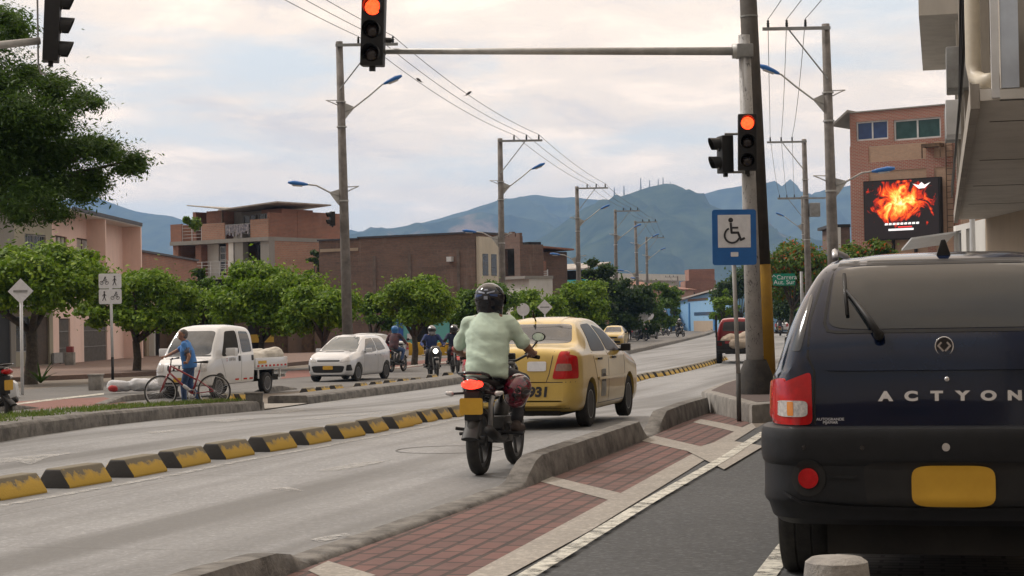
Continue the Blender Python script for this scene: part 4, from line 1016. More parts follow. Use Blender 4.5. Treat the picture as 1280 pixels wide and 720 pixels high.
# open the wheel side by ending before the arch
bum = link(bme, 'bumper', CLAD, suv, angle=28)
BB = bvh_of(bme)
patch_on(BB, 'rear', [(-.40, .425), (.40, .425), (.42, .655), (-.42, .655)], BLACKP, 'plate_recess', bum, off=.004, rnd=.15)
patch_on(BB, 'rear', [(-.175, .44), (.24, .44), (.24, .64), (-.175, .64)], PLATE, 'licence_plate', suv, off=.02, rnd=.6)
strip_on(BB, 'rear', [(-.60, .822), (.60, .822)], .016, GREYM, 'step_plate', bum, off=.012)
for s in (-1, 1):
    x = s * .70
    patch_on(BB, 'rear', [(x - .09, .485), (x + .09, .485), (x + .09, .665), (x - .09, .665)], BLACKP, 'lamp_socket', bum, off=.008, rnd=1)
    f = patch_on(BB, 'rear', [(x - .052, .525), (x + .052, .525), (x + .052, .625), (x - .052, .625)], REDL, 'fog_lamp', suv, off=.022, rnd=1)
    strip_on(BB, 'rear', [(s * .60, .585), (s * .45, .58)], .016, CLAD, 'bumper_rib', bum, off=.014)
    strip_on(BB, 'rear', [(s * .84, .50), (s * .74, .455), (s * .50, .432), (s * .1, .425)], .014, CLAD, 'bumper_rib', bum, off=.018)
for x in (-.72, -.42, .42, .72): patch_on(BB, 'rear', [(x - .012, .715), (x + .012, .715), (x + .012, .739), (x - .012, .739)], BLACKG, 'parking_sensor', bum, off=.004, rnd=1, n=8)
patch_on(BB, 'rear', [(-.02, .71), (.02, .71), (.02, .75), (-.02, .75)], CHROME, 'key_lock', bum, off=.006, rnd=1, n=8)
# glass, wiper, lamps
gl = patch_on(B, 'rear', [(-.60, 1.305), (.60, 1.305), (.565, 1.625), (-.565, 1.625)], GLASS, 'rear_window', suv, off=.004, rnd=.12, n=26)
strip_on(B, 'rear', [(-.615, 1.34), (-.60, 1.30), (-.55, 1.292), (.55, 1.292), (.60, 1.30), (.615, 1.34), (.58, 1.61), (.55, 1.635), (-.55, 1.635), (-.58, 1.61), (-.615, 1.34)], .014, BLACKP, 'window_seal', suv, off=.003)
# tailgate shut lines and creases
strip_on(B, 'rear', [(-.665, .84), (-.665, 1.10), (-.70, 1.17), (-.69, 1.36), (-.62, 1.60), (-.60, 1.65)], .011, BLACKP, 'shut_line', suv, off=.0015)
strip_on(B, 'rear', [(.665, .84), (.665, 1.10), (.70, 1.17), (.69, 1.36), (.62, 1.60), (.60, 1.65)], .011, BLACKP, 'shut_line', suv, off=.0015)
strip_on(B, 'rear', [(-.60, 1.65), (.60, 1.65)], .010, BLACKP, 'shut_line', suv, off=.0015)
cr = MB()
for (z, o, h) in ((1.115, .012, .022),):
    pass
# pressed fold across the tailgate
fold = patch_on(B, 'rear', [(-.60, 1.10), (.60, 1.10), (.61, 1.135), (-.61, 1.135)], NAVY, 'tailgate_fold', suv, off=.012, rnd=.1, n=20, thick=.014)
for s in (-1, 1):
    tl = patch_on(B, 'rear', [(s * .915, .835), (s * .675, .835), (s * .68, 1.10), (s * .86, 1.035)], REDL, 'tail_lamp', suv, off=.016, rnd=.12, n=16, thick=.02)
    patch_on(B, 'rear', [(s * .875, .875), (s * .70, .875), (s * .70, .955), (s * .875, .955)], CLEARL, 'clear_reflector', tl, off=.024, rnd=.6)
    patch_on(B, 'rear', [(s * .81, .88), (s * .775, .88), (s * .775, .95), (s * .81, .95)], ORL, 'orange_reflector', tl, off=.0255, rnd=.2)
    patch_on(B, 'left' if s < 0 else 'right', [(.05, .84), (.36, .88), (.34, 1.04), (.06, 1.07)], REDL, 'tail_lamp', suv, off=.012, rnd=.2)
    ax = 'left' if s < 0 else 'right'
    patch_on(B, ax, [(.62, 1.17), (1.30, 1.14), (1.25, 1.52), (.90, 1.47)], GLASS, 'side_window', suv, off=.004, rnd=.2)
    patch_on(B, ax, [(1.36, 1.14), (2.10, 1.12), (2.05, 1.55), (1.32, 1.55)], GLASS, 'side_window', suv, off=.004, rnd=.15)
    patch_on(B, ax, [(2.16, 1.12), (3.05, 1.09), (2.55, 1.47), (2.12, 1.55)], GLASS, 'side_window', suv, off=.004, rnd=.15)
    mirror(suv, s, s * (Wd / 2 - .04), 2.95, 1.17, NAVY, .95)
    mb = MB(); mb.tube([(s * .585, .62, 1.68), (s * .60, .8, 1.715), (s * .62, 2.0, 1.725), (s * .60, 2.3, 1.69)], .018, 8); mb.build('roof_rail', STEEL, suv, smooth=True)
    # quarter panel vent strip beside the glass
    patch_on(B, 'rear', [(s * .79, 1.20), (s * .735, 1.20), (s * .68, 1.47), (s * .695, 1.49)], BLACKG, 'pillar_glass', suv, off=.004, rnd=.4)
wp = [(-.60, 1.21), (-.56, 1.30), (-.50, 1.40)]
def surf(a, b, off): return proj(B, 'rear', a, b, off)
piv = surf(-.33, 1.275, .01); p1 = surf(-.385, 1.36, .05); p2 = surf(-.50, 1.50, .04)
mb = MB(); mb.tube([piv, piv - Vector((0, .05, 0))], .028, 12); mb.build('wiper_pivot', BLACKP, suv, smooth=True)
mb = MB(); mb.tube([piv - Vector((0, .045, 0)), p1, p2], [.022, .016, .008], 8); wa = mb.build('wiper_arm', BLACKP, suv, smooth=True)
pts = [surf(-.62, 1.585, .02), surf(-.52, 1.585, .02), surf(-.51, 1.50, .018), surf(-.495, 1.375, .018)]
mb = MB(); mb.tube([p for p in pts[1:]], .010, 6); mb.build('wiper_blade', BLACKP, wa, smooth=True)
# badge, letters, lock, small lettering
c = surf(0, 1.215, 0)
mb = MB(); mb.lathe([(.042, -.004), (.046, -.012), (.050, -.004)], 32, (c.x, c.y, c.z), 'y'); bd = mb.build('round_emblem', CHROME, suv, smooth=True)
mb = MB(); mb.lathe([(.042, -.003), (.042, -.006), (0, -.006)], 32, (c.x, c.y, c.z), 'y'); mb.build('emblem_field', BLACKG, bd)
mb = MB()
for s in (-1, 1): bar(mb, [(c.x + s * .006, c.z - .022), (c.x + s * .030, c.z + .002), (c.x + s * .016, c.z + .018)], .009, c.y - .008)
mb.build('emblem_mark', CHROME, bd)
for k, ch in enumerate('ACTYON'):
    text_on(B, 'rear', ch, .062, -.30 + k * .129, .972, CHROME, suv, 'letter', xs=1.5, off=.006, ext=.0015, bold=.0035)
text_on(B, 'rear', 'AUTOGRANDE', .019, -.585, .862, SIGNW, suv, 'dealer_lettering', xs=1.1, off=.003, ext=.0004)
text_on(B, 'rear', 'PIJAMAR', .019, -.585, .846, SIGNW, suv, 'dealer_lettering', xs=1.1, off=.003, ext=.0004)
mb = MB(); c = surf(.01, 1.055, .008); mb.lathe([(.014, 0), (.012, -.008), (0, -.008)], 16, (c.x, c.y, c.z), 'y'); mb.build('tailgate_lock', CHROME, suv, smooth=True)
# shark fin
mb = MB(); z0 = 1.655
mb.add([(-.045, .50, z0), (.045, .50, z0), (.035, .64, z0 + .015), (-.035, .64, z0 + .015), (-.012, .50, z0 + .10), (.012, .50, z0 + .10), (.010, .54, z0 + .105), (-.010, .54, z0 + .105)], [(0, 1, 2, 3), (0, 1, 5, 4), (1, 2, 6, 5), (2, 3, 7, 6), (3, 0, 4, 7), (4, 5, 6, 7)]); mb.build('shark_fin_aerial', BLACKP, suv, bevel=.008)
# mud flap, exhaust
mb = MB(); mb.box(-.60, -.42, .56, .58, .24, .42); mb.build('mud_flap', BLACKP, suv)
mb = MB(); mb.tube([(.45, .10, .33), (.45, .5, .35)], .035, 12); mb.build('exhaust_pipe', GREYM, suv, smooth=True)
place(suv, 2.10, 8.97, SG); suv.scale = (.95, .95, 1)

# ---- generic road cars ---------------------------------------------------------------
def common(root, B, L, W, r, wheels, glass=SMOKE, nsp=5):
    chassis(root, L, W, r, wheels)
    for y in wheels:
        for s in (-1, 1): wheel(root, s * (W / 2 - .10), y, r, .18, s, nsp=nsp)
SIDEG = pm('side_glass', (.012, .013, .014), (.03, .028, .026), 3, .3, spec=.1)
def taxi_model(mat, label):
    L, W = 4.26, 1.67
    top = [(0, .45), (0, .62), (.02, .80), (.06, .96), (.16, 1.01), (.35, 1.035), (.62, 1.055), (.80, 1.12), (1.05, 1.27), (1.28, 1.355), (1.7, 1.395), (2.2, 1.395), (2.5, 1.345), (2.85, 1.17), (3.15, 1.0), (3.5, .94), (3.95, .86), (4.18, .74), (4.25, .58), (4.26, .45)]
    me = car_surface(L, W, top, [(0, .93), (1, .95), (3.1, .90), (4.2, .7)], 1.10, [(0, .30), (.3, .22), (1, .19), (3.9, .19), (4.26, .26)], .42, .5, tuck=.10)
    me = cut_wheels(me, [(.90, .29), (3.34, .29)], .345, W); B = bvh_of(me)
    t = thing('taxi', label, 'taxi'); link(me, 'body', mat, t, angle=35); common(t, B, L, W, .29, (.90, 3.34), nsp=8)
    patch_on(B, 'rear', [(-.60, 1.075), (.60, 1.075), (.50, 1.325), (-.50, 1.325)], SMOKE, 'rear_window', t, off=.005, rnd=.15, n=18)
    patch_on(B, 'front', [(-.60, .985), (.60, .985), (.50, 1.325), (-.50, 1.325)], SMOKE, 'windscreen', t, off=.005, rnd=.12, n=18)
    for s in (-1, 1):
        ax = 'left' if s < 0 else 'right'
        patch_on(B, ax, [(1.02, .965), (1.92, .955), (1.90, 1.325), (1.38, 1.31)], SIDEG, 'rear_side_window', t, off=.005, rnd=.12)
        patch_on(B, ax, [(2.00, .955), (2.92, .94), (2.50, 1.225), (1.98, 1.31)], SIDEG, 'front_side_window', t, off=.005, rnd=.12)
        l = patch_on(B, 'rear', [(s * .79, .64), (s * .50, .64), (s * .60, .985), (s * .72, .985)], REDL, 'tail_lamp', t, off=.012, rnd=.12, n=14, thick=.02)
        patch_on(B, 'rear', [(s * .76, .74), (s * .545, .74), (s * .57, .83), (s * .75, .83)], pm('amber_grey', (.30, .17, .13), (.22, .12, .1), 30, .3, coat=.6), 'amber_band', l, off=.016, rnd=.2)
        patch_on(B, ax, [(.0, .64), (.22, .64), (.22, .92), (.05, .95)], REDL, 'tail_lamp', t, off=.006, rnd=.3)
        patch_on(B, 'front', [(s * .76, .60), (s * .42, .58), (s * .45, .75), (s * .74, .80)], CLEARL, 'headlight', t, off=.01, rnd=.3)
        for pts in ([(1.95, .28), (1.95, .955)], [(1.0, .95), (1.12, .80), (1.30, .52), (1.36, .28)], [(3.0, .92), (3.02, .28)], [(1.30, .28), (3.0, .28)]): strip_on(B, ax, pts, .009, BLACKP, 'door_seam', t, off=.002)
        strip_on(B, ax, [(1.30, .60), (3.0, .60)], .035, YBODY if mat == YBODY else mat, 'rubbing_strip', t, off=.016)
        for y in (1.38, 2.28): patch_on(B, ax, [(y - .09, .845), (y + .09, .845), (y + .09, .875), (y - .09, .875)], BLACKP, 'door_handle', t, off=.03, rnd=.3, thick=.03)
        patch_on(B, ax, [(1.48, .36), (1.76, .36), (1.76, .72), (1.48, .72)], pm('faded_label', (.36, .36, .34), (.25, .25, .23), 9, .6), 'registration_panel', t, off=.004, rnd=.1)
        mirror(t, s, s * (W / 2 - .03), 2.85, .98, BLACKP, .7)
        text_on(B, ax, '693', .15, 1.62, .60, INK, t, 'panel_number', off=.006)
    strip_on(B, 'rear', [(-.52, .985), (-.46, .70), (-.42, .60), (.42, .60), (.46, .70), (.52, .985)], .011, DOORB, 'boot_seam', t, off=.002)
    strip_on(B, 'rear', [(-.79, .60), (.79, .60)], .010, DOORB, 'bumper_seam', t, off=.002)
    patch_on(B, 'rear', [(.16, .74), (.42, .74), (.42, .86), (.16, .86)], SIGNW, 'licence_plate', t, off=.014, rnd=.1)
    text_on(B, 'rear', 'SXM 593', .075, 0, .805, GREYM, t, 'plate_number', off=.017) if 0 else None
    patch_on(B, 'rear', [(-.12, .565), (.12, .565), (.12, .59), (-.12, .59)], BLACKP, 'bumper_vent', t, off=.004, rnd=.6)
    text_on(B, 'rear', '5931', .165, .26, .475, INK, t, 'number', xs=1.15, off=.005, shear=.12, ext=.001, bold=.008)
    strip_on(B, 'rear', [(-.70, .285), (.70, .285)], .04, BLACKP, 'lower_valance', t, off=.004)
    patch_on(B, 'front', [(-.38, .60), (.38, .60), (.36, .70), (-.36, .70)], BLACKP, 'grille', t, off=.006, rnd=.3)
    patch_on(B, 'front', [(-.60, .30), (.60, .30), (.56, .44), (-.56, .44)], BLACKP, 'lower_intake', t, off=.006, rnd=.3)
    patch_on(B, 'front', [(-.17, .46), (.17, .46), (.17, .57), (-.17, .57)], SIGNW, 'licence_plate', t, off=.012, rnd=.1)
    mb = MB(); mb.tube([(-.05, 1.25, 1.365), (-.06, 1.12, 1.50)], .012, 6); mb.tube([(-.06, 1.18, 1.41), (-.06, 1.16, 1.46)], .02, 6); mb.build('roof_aerial', BLACKP, t)
    mb = MB(); mb.tube([(-.45, .04, .235), (-.45, .4, .25)], .03, 10); mb.build('exhaust_pipe', GREYM, t)
    return t
taxi = taxi_model(YBODY, 'yellow taxi with the number 5931 on its bumper, driving ahead of the motorcyclist')
def G_(px, D, heading, o, dy=0): a = A(px, D); place(o, a.x, a.y, heading); return o
place(taxi, .90 - (1.67 / 2 - .1) * math.cos(R(15)) - .90 * math.sin(R(15)) + .02, 23.55 + .25 - .90 * math.cos(R(15)) + .1, R(15))
taxi.scale = (.93, 1, 1); taxi.location.x += .05
taxi2 = dup(taxi); taxi2['label'] = 'distant oncoming yellow taxi with its front to the camera, beside the far poles'; a = A(771, 120)
taxi2.location = (a.x + .15, 122, gz(120)); taxi2.rotation_euler = (0, 0, R(180) - R(8))
taxi2['group'] = taxi['group'] = 'yellow taxis'

def hatch_model(mat, label, name='white_hatchback'):
    L, W = 3.6, 1.60
    top = [(0, .42), (0, .65), (.03, .90), (.10, 1.08), (.28, 1.33), (.40, 1.43), (.8, 1.475), (1.4, 1.485), (1.85, 1.46), (2.25, 1.29), (2.72, 1.01), (3.0, .95), (3.35, .86), (3.52, .74), (3.59, .58), (3.6, .42)]
    me = car_surface(L, W, top, [(0, .98), (1, .95), (2.6, .88), (3.5, .7)], 1.12, [(0, .30), (.3, .22), (1, .18), (3.3, .18), (3.6, .24)], .40, .5)
    me = cut_wheels(me, [(.55, .29), (2.95, .29)], .34, W); B = bvh_of(me)
    t = thing(name, label, 'car'); link(me, 'body', mat, t, angle=35); common(t, B, L, W, .29, (.55, 2.95))
    LG = pm('pale_glass', (.06, .075, .08), (.12, .135, .14), 1.2, .06, spec=.6, coat=.3)
    patch_on(B, 'front', [(-.64, .985), (.64, .985), (.53, 1.43), (-.53, 1.43)], LG, 'windscreen', t, off=.005, rnd=.1, n=18)
    strip_on(B, 'front', [(-.66, .975), (-.3, .96), (.3, .96), (.66, .975)], .025, BLACKP, 'cowl', t, off=.006)
    patch_on(B, 'rear', [(-.52, 1.08), (.52, 1.08), (.46, 1.40), (-.46, 1.40)], GLASS, 'rear_window', t, off=.005, rnd=.15, n=14)
    for s in (-1, 1):
        ax = 'left' if s < 0 else 'right'
        patch_on(B, ax, [(.55, 1.0), (1.28, .95), (1.28, 1.38), (.75, 1.36)], GLASS, 'rear_side_window', t, off=.005, rnd=.15)
        patch_on(B, ax, [(1.34, .95), (2.42, .90), (1.88, 1.35), (1.34, 1.38)], GLASS, 'front_side_window', t, off=.005, rnd=.12)
        patch_on(B, 'front', [(s * .74, .66), (s * .40, .62), (s * .44, .71), (s * .66, .82)], CLEARL, 'headlight', t, off=.01, rnd=.3, n=12)
        patch_on(B, 'front', [(s * .76, .36), (s * .62, .36), (s * .64, .54), (s * .74, .56)], BLACKP, 'fog_lamp', t, off=.008, rnd=.3)
        patch_on(B, 'rear', [(s * .74, .72), (s * .58, .72), (s * .60, 1.02), (s * .68, 1.06)], REDL, 'tail_lamp', t, off=.01, rnd=.3)
        for pts in ([(1.31, .28), (1.31, .95)], [(2.45, .90), (2.48, .28)], [(.62, .95), (.88, .70), (.92, .30)]): strip_on(B, ax, pts, .009, GREYM, 'door_seam', t, off=.002)
        for y in (.92 + .15, 1.48): patch_on(B, ax, [(y - .08, .82), (y + .08, .82), (y + .08, .85), (y - .08, .85)], mat, 'door_handle', t, off=.03, rnd=.3, thick=.03)
        mirror(t, s, s * (W / 2 - .03), 2.28, .98, mat, .95)
    patch_on(B, 'front', [(-.38, .655), (.38, .655), (.40, .705), (-.40, .705)], BLACKG, 'upper_grille', t, off=.008, rnd=.2)
    patch_on(B, 'front', [(-.50, .30), (.50, .30), (.58, .52), (-.58, .52)], BLACKP, 'lower_grille', t, off=.008, rnd=.35, n=14)
    patch_on(B, 'front', [(-.17, .40), (.17, .40), (.17, .52), (-.17, .52)], PLATE, 'licence_plate', t, off=.02, rnd=.05)
    text_on(B, 'front', 'JKU 738', .085, 0, .46, INK, t, 'plate_number', off=.024, ext=.0005) if 0 else None
    return t
car = hatch_model(SILVER, 'white hatchback with a yellow plate, front to the camera on the far road')
a = A(418, 58.5); car.location = (a.x + .45 + 3.6 * math.sin(R(14)) * .5, 58.8 + 3.4, gz(60)); car.rotation_euler = (0, 0, R(180) - R(18)); 
car2 = dup(taxi); 
def recolor(o, frm, to):
    for c in o.children:
        if c.type == 'MESH' and c.data.materials and c.data.materials[0] == frm:
            c.data = c.data.copy(); c.data.materials[0] = to
        recolor(c, frm, to)
def drop(o, names):
    for c in list(o.children):
        if c.name.split('.')[0] in names:
            drop(c, [x.name.split('.')[0] for x in c.children]); bpy.data.objects.remove(c)
recolor(car2, YBODY, WBODY); drop(car2, ['number', 'registration_panel', 'panel_number', 'roof_aerial'])
car2.name = 'white_saloon'; car2['label'] = 'white saloon seen from behind, parked beyond the white hatchback'; car2['category'] = 'car'; del car2['group']
G_(499, 82, R(-50), car2)
car3 = dup(car2); car3.name = 'white_car'; G_(977, 205, R(12), car3); car3['label'] = 'small white car driving away in the distance between the yellow foot and the SUV'
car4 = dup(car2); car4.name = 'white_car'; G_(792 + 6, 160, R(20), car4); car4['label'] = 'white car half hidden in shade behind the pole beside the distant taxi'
recolor(car4, WBODY, pm('shaded_white_car_paint', (.16, .16, .17), None, 2, .3, coat=.7))  # white car paint darkened to grey: its shade is put into the colour

# ---- white crew-cab mini truck --------------------------------------------------------
L, W = 2.75, 1.56
top = [(0, .55), (0, 1.2), (.02, 1.62), (.08, 1.78), (.25, 1.84), (.9, 1.88), (1.45, 1.86), (1.72, 1.78), (2.05, 1.42), (2.28, 1.08), (2.50, 1.00), (2.68, .88), (2.74, .68), (2.75, .42)]
me = car_surface(L, W, top, [(0, 1.16), (1, 1.14), (2.2, 1.06), (2.7, .8)], 1.26, [(0, .36), (.3, .34), (2.4, .32), (2.75, .36)], .10, .40, tuck=.06)
me = cut_wheels(me, [(2.02, .29)], .36, W); B = bvh_of(me)
tr = thing('crew_cab_truck', 'white crew-cab mini truck with a flat bed, behind the man with the red bicycle', 'truck')
cab = link(me, 'cab', WBODY, tr, angle=35)
PGL = pm('truck_glass', (.03, .035, .04), (.12, .125, .13), 1.1, .08, spec=.6, coat=.3)
patch_on(B, 'front', [(-.64, 1.13), (.64, 1.13), (.56, 1.74), (-.56, 1.74)], PGL, 'windscreen', tr, off=.006, rnd=.1, n=18)
strip_on(B, 'front', [(-.66, 1.105), (.66, 1.105)], .035, BLACKP, 'cowl', tr, off=.008)
for s in (-1, 1):
    ax = 'left' if s < 0 else 'right'
    patch_on(B, ax, [(.16, 1.17), (.72, 1.15), (.76, 1.72), (.24, 1.70)], GLASS, 'rear_side_window', tr, off=.006, rnd=.12)
    patch_on(B, ax, [(.88, 1.12), (1.86, 1.06), (1.50, 1.72), (.90, 1.74)], DARKIN, 'front_side_window', tr, off=.006, rnd=.12)
    patch_on(B, 'front', [(s * .73, .70), (s * .46, .70), (s * .48, .90), (s * .72, .93)], CLEARL, 'headlight', tr, off=.012, rnd=.25)
    for y in (.10, .84): patch_on(B, ax, [(y - .03 + .05, .93), (y + .12, .93), (y + .12, 1.07), (y + .02, 1.07)], BLACKP, 'door_handle', tr, off=.012, rnd=.2)
    for pts in ([(.80, .40), (.80, 1.16), (.84, 1.76)], [(1.92, 1.05), (1.80, .8), (1.66, .5)], [(.03, .40), (.05, 1.16)]): strip_on(B, ax, pts, .012, GREYM, 'door_seam', tr, off=.002)
    for y in (.14, .48, .95): patch_on(B, ax, [(y, .43), (y + .2, .43), (y + .2, .475), (y, .475)], REDL, 'red_reflector', tr, off=.006, rnd=.1)
    mirror(tr, s, s * (W / 2 + .04), 1.72, 1.18, WBODY, 1.35)
patch_on(B, 'front', [(-.34, .72), (.34, .72), (.36, .87), (-.36, .87)], BLACKP, 'grille', tr, off=.008, rnd=.15)
for x in (-.22, -.07, .08, .23): patch_on(B, 'front', [(x - .05, .74), (x + .05, .74), (x + .05, .85), (x - .05, .85)], CHROME, 'grille_chrome', tr, off=.014, rnd=.6)
patch_on(B, 'front', [(-.16, .44), (.16, .44), (.16, .55), (-.16, .55)], PLATE, 'licence_plate', tr, off=.02, rnd=.05)
patch_on(B, 'front', [(-.40, .38), (.40, .38), (.42, .43), (-.42, .43)], BLACKP, 'lower_intake', tr, off=.008, rnd=.3)
text_on(B, 'left', 'UFTH', .13, 1.32, .98, GREYM, tr, 'door_lettering', xs=1.1, off=.008); text_on(B, 'left', '::', .16, 1.62, .99, REDL, tr, 'red_mark', off=.008)
bed = MB(); bed.box(-.76, .76, -1.95, -.05, .66, .72); bd_ = bed.build('bed_floor', WBODY, tr)
for s in (-1, 1):
    m_ = MB(); m_.box(s * .74 - .02, s * .74 + .02, -1.95, -.05, .66, .98); sp = m_.build('side_board', WBODY, tr, bevel=.01)
    for k in range(8):
        m_ = MB(); m_.box(s * .765 - .004, s * .765 + .004, -1.90 + k * .235, -1.79 + k * .235, .735, .785); m_.build('red_reflector', REDL, sp)
    m_ = MB(); m_.box(s * .766 - .004, s * .766 + .004, -.68, -.2, .82, .9); m_.build('yellow_plate', PLATE, sp)
    for y in (-1.6, -.3): 
        m_ = MB(); m_.box(s * .70 - .02, s * .70 + .02, y - .02, y + .02, .42, .66); m_.build('bed_bracket', WBODY, tr)
m_ = MB(); m_.box(-.76, .76, -1.98, -1.95, .66, .98); m_.build('tailboard', WBODY, tr, bevel=.01)
m_ = MB(); m_.box(-.5, .5, -1.9, 2.4, .34, .46); m_.box(-.35, .35, -1.95, -1.5, .46, .66); m_.build('chassis_frame', DARKIN, tr)
m_ = MB(); m_.box(-.72, .72, -1.93, -1.90, .42, .50); m_.build('rear_bar', WBODY, tr)
for y in (2.02, -.75):
    for s in (-1, 1): wheel(tr, s * (W / 2 - .10), y, .29, .17, s, nsp=8)
m_ = MB(); m_.box(-.74, -.54, -1.08, -1.06, .30, .62); m_.build('mud_flap', BLACKP, tr)
TH = R(180) - R(19)
a = A(229, 47.0); tr.location = (a.x + .78, 49.7, gz(49)); tr.rotation_euler = (0, 0, TH)

# ---- red truck with a black cage, driving away ---------------------------------------
L, W = 4.3, 1.62
rt = thing('pickup_truck', 'red and black pickup with sacks in a caged bed, driving away behind the signal mast', 'truck')
RED = pm('red_truck_paint', (.30, .012, .018), (.22, .01, .015), 2, .35, coat=.6)
top = [(1.7, .55), (1.7, 1.3), (1.74, 1.68), (1.9, 1.78), (2.6, 1.78), (2.9, 1.55), (3.15, 1.18), (3.9, 1.08), (4.25, .95), (4.3, .6)]
me = car_surface(4.3, W, [(y - 1.7, z) for y, z in top], [(0, 1.15), (2.6, .9)], 1.25, [(0, .45), (2.6, .45)], .1, .3)
me = cut_wheels(me, [(3.5 - 1.7, .34)], .40, W); me.transform(T(0, 1.7, 0)); link(me, 'cab', RED, rt, angle=35); B2 = bvh_of(me)
patch_on(B2, 'rear', [(-.56, 1.28), (.56, 1.28), (.50, 1.66), (-.50, 1.66)], SMOKE, 'rear_window', rt, off=.006, rnd=.15)
m_ = MB(); m_.box(-.8, .8, 0, 1.66, .62, .70); m_.build('bed_floor', DARKIN, rt)
for s in (-1, 1):
    m_ = MB(); m_.box(s * .78 - .025, s * .78 + .025, 0, 1.66, .62, 1.05); m_.build('side_board', BLACKP, rt)
    m_ = MB()
    for y in (.04, .3, .55, .8, 1.1, 1.35, 1.6): m_.box(s * .79 - .03, s * .79 + .03, y - .03, y + .03, 1.05, 1.95)
    for z in (1.3, 1.6, 1.93): m_.box(s * .79 - .014, s * .79 + .014, .02, 1.62, z - .02, z + .02)
    m_.build('cage', BLACKP, rt)
    m_ = MB(); m_.box(s * .67 - .1, s * .67 + .1, -.03, 0, .72, .86); m_.build('tail_lamp', REDL, rt)
m_ = MB(); m_.box(-.8, .8, -.03, .02, .55, .92); m_.build('tailboard', BLACKP, rt, bevel=.01)
m_ = MB(); m_.box(-.8, .8, -.08, .0, .42, .55); m_.build('rear_bumper', BLACKP, rt, bevel=.02)
m_ = MB(); m_.box(-.45, .45, -.036, -.03, .80, .9); m_.build('red_panel', RED, rt)
m_ = MB(); m_.box(-.45, .45, .1, 4.1, .38, .55); m_.build('chassis_frame', DARKIN, rt)
for y in (.85, 3.5):
    for s in (-1, 1): wheel(rt, s * .70, y, .34, .22, s)
a = A(921, 73); place(rt, a.x, 73, R(7))
# ------------------------------------------------------------------ buildings
BR1 = brick('orange_brick', (.34, .135, .085), (.26, .10, .065), (.26, .21, .17), .30, .10, .016, stain=.35)
BR2 = brick('dark_brick', (.21, .115, .085), (.145, .08, .06), (.13, .11, .095), .32, .11, .02, stain=.8)
BR3 = brick('clay_block', (.40, .205, .135), (.33, .165, .11), (.32, .27, .22), .36, .14, .02, stain=.3)
BR4 = brick('red_brick_frame', (.36, .12, .08), (.29, .09, .06), (.40, .35, .30), .26, .085, .016, stain=.15)
BR5 = brick('tan_brick', (.48, .31, .21), (.42, .26, .18), (.36, .29, .23), .26, .075, .012, stain=.15)
PINK = plaster('pink_plaster', (.80, .60, .53), amt=.25); OLIVE = plaster('olive_plaster', (.34, .32, .25), amt=.4); CREAM = plaster('cream_plaster', (.55, .49, .40), amt=.35)
GRPL = plaster('grey_plaster', (.28, .27, .25), amt=.6); WHPL = plaster('white_plaster', (.62, .61, .58), amt=.35); BLPL = plaster('sky_blue_plaster', (.20, .40, .62), (.30, .35, .4), amt=.5)
AQUA = plaster('aqua_plaster', (.16, .50, .50), amt=.3); TURQ = plaster('turquoise_plaster', (.02, .30, .36), amt=.3); TAN = plaster('tan_plaster', (.38, .30, .22), amt=.5)
ROOFC = pm('corrugated_roof', (.42, .40, .37), (.26, .22, .19), 2.0, .7, bmp=.2); TILE = pm('clay_tile_roof', (.32, .14, .09), (.20, .10, .07), 3, .85, bmp=.5); FLASH = pm('dark_flashing', (.05, .055, .07), (.03, .03, .04), 3, .6)
WOOD = pm('old_timber', (.16, .10, .06), (.08, .055, .04), 4, .9)
class Plane:
    def __init__(s, pa, Da, pb, Db):
        a = A(pa, Da); b = A(pb, Db); s.o = Vector((a.x, a.y, gz(a.y))); d = Vector((b.x - a.x, b.y - a.y, 0)); s.L = d.length; s.d = d.normalized(); s.n = Vector((-s.d.y, s.d.x, 0)); s.rz = math.atan2(s.d.y, s.d.x)
    def uz(s, px, py):
        r = ray(px, py); den = r.dot(s.n); t = (s.o - CP).dot(s.n) / den; q = CP + r * t - s.o; return q.dot(s.d), q.z
    def rect(s, x0, y0, x1, y1):       # pixel rectangle: left, top, right, bottom
        u0, za = s.uz(x0, (y0 + y1) / 2); u1, _ = s.uz(x1, (y0 + y1) / 2); m = (x0 + x1) / 2; return u0, u1, s.uz(m, y1)[1], s.uz(m, y0)[1]
def bld(pl, label, cat='building', name='building', group=None): return thing(name, label, cat, pl.o, pl.rz, group)
def box(par, name, mat, x0, x1, y0, y1, z0, z1, bevel=0): mb = MB(); mb.box(x0, x1, y0, y1, z0, z1); return mb.build(name, mat, par, bevel=bevel)
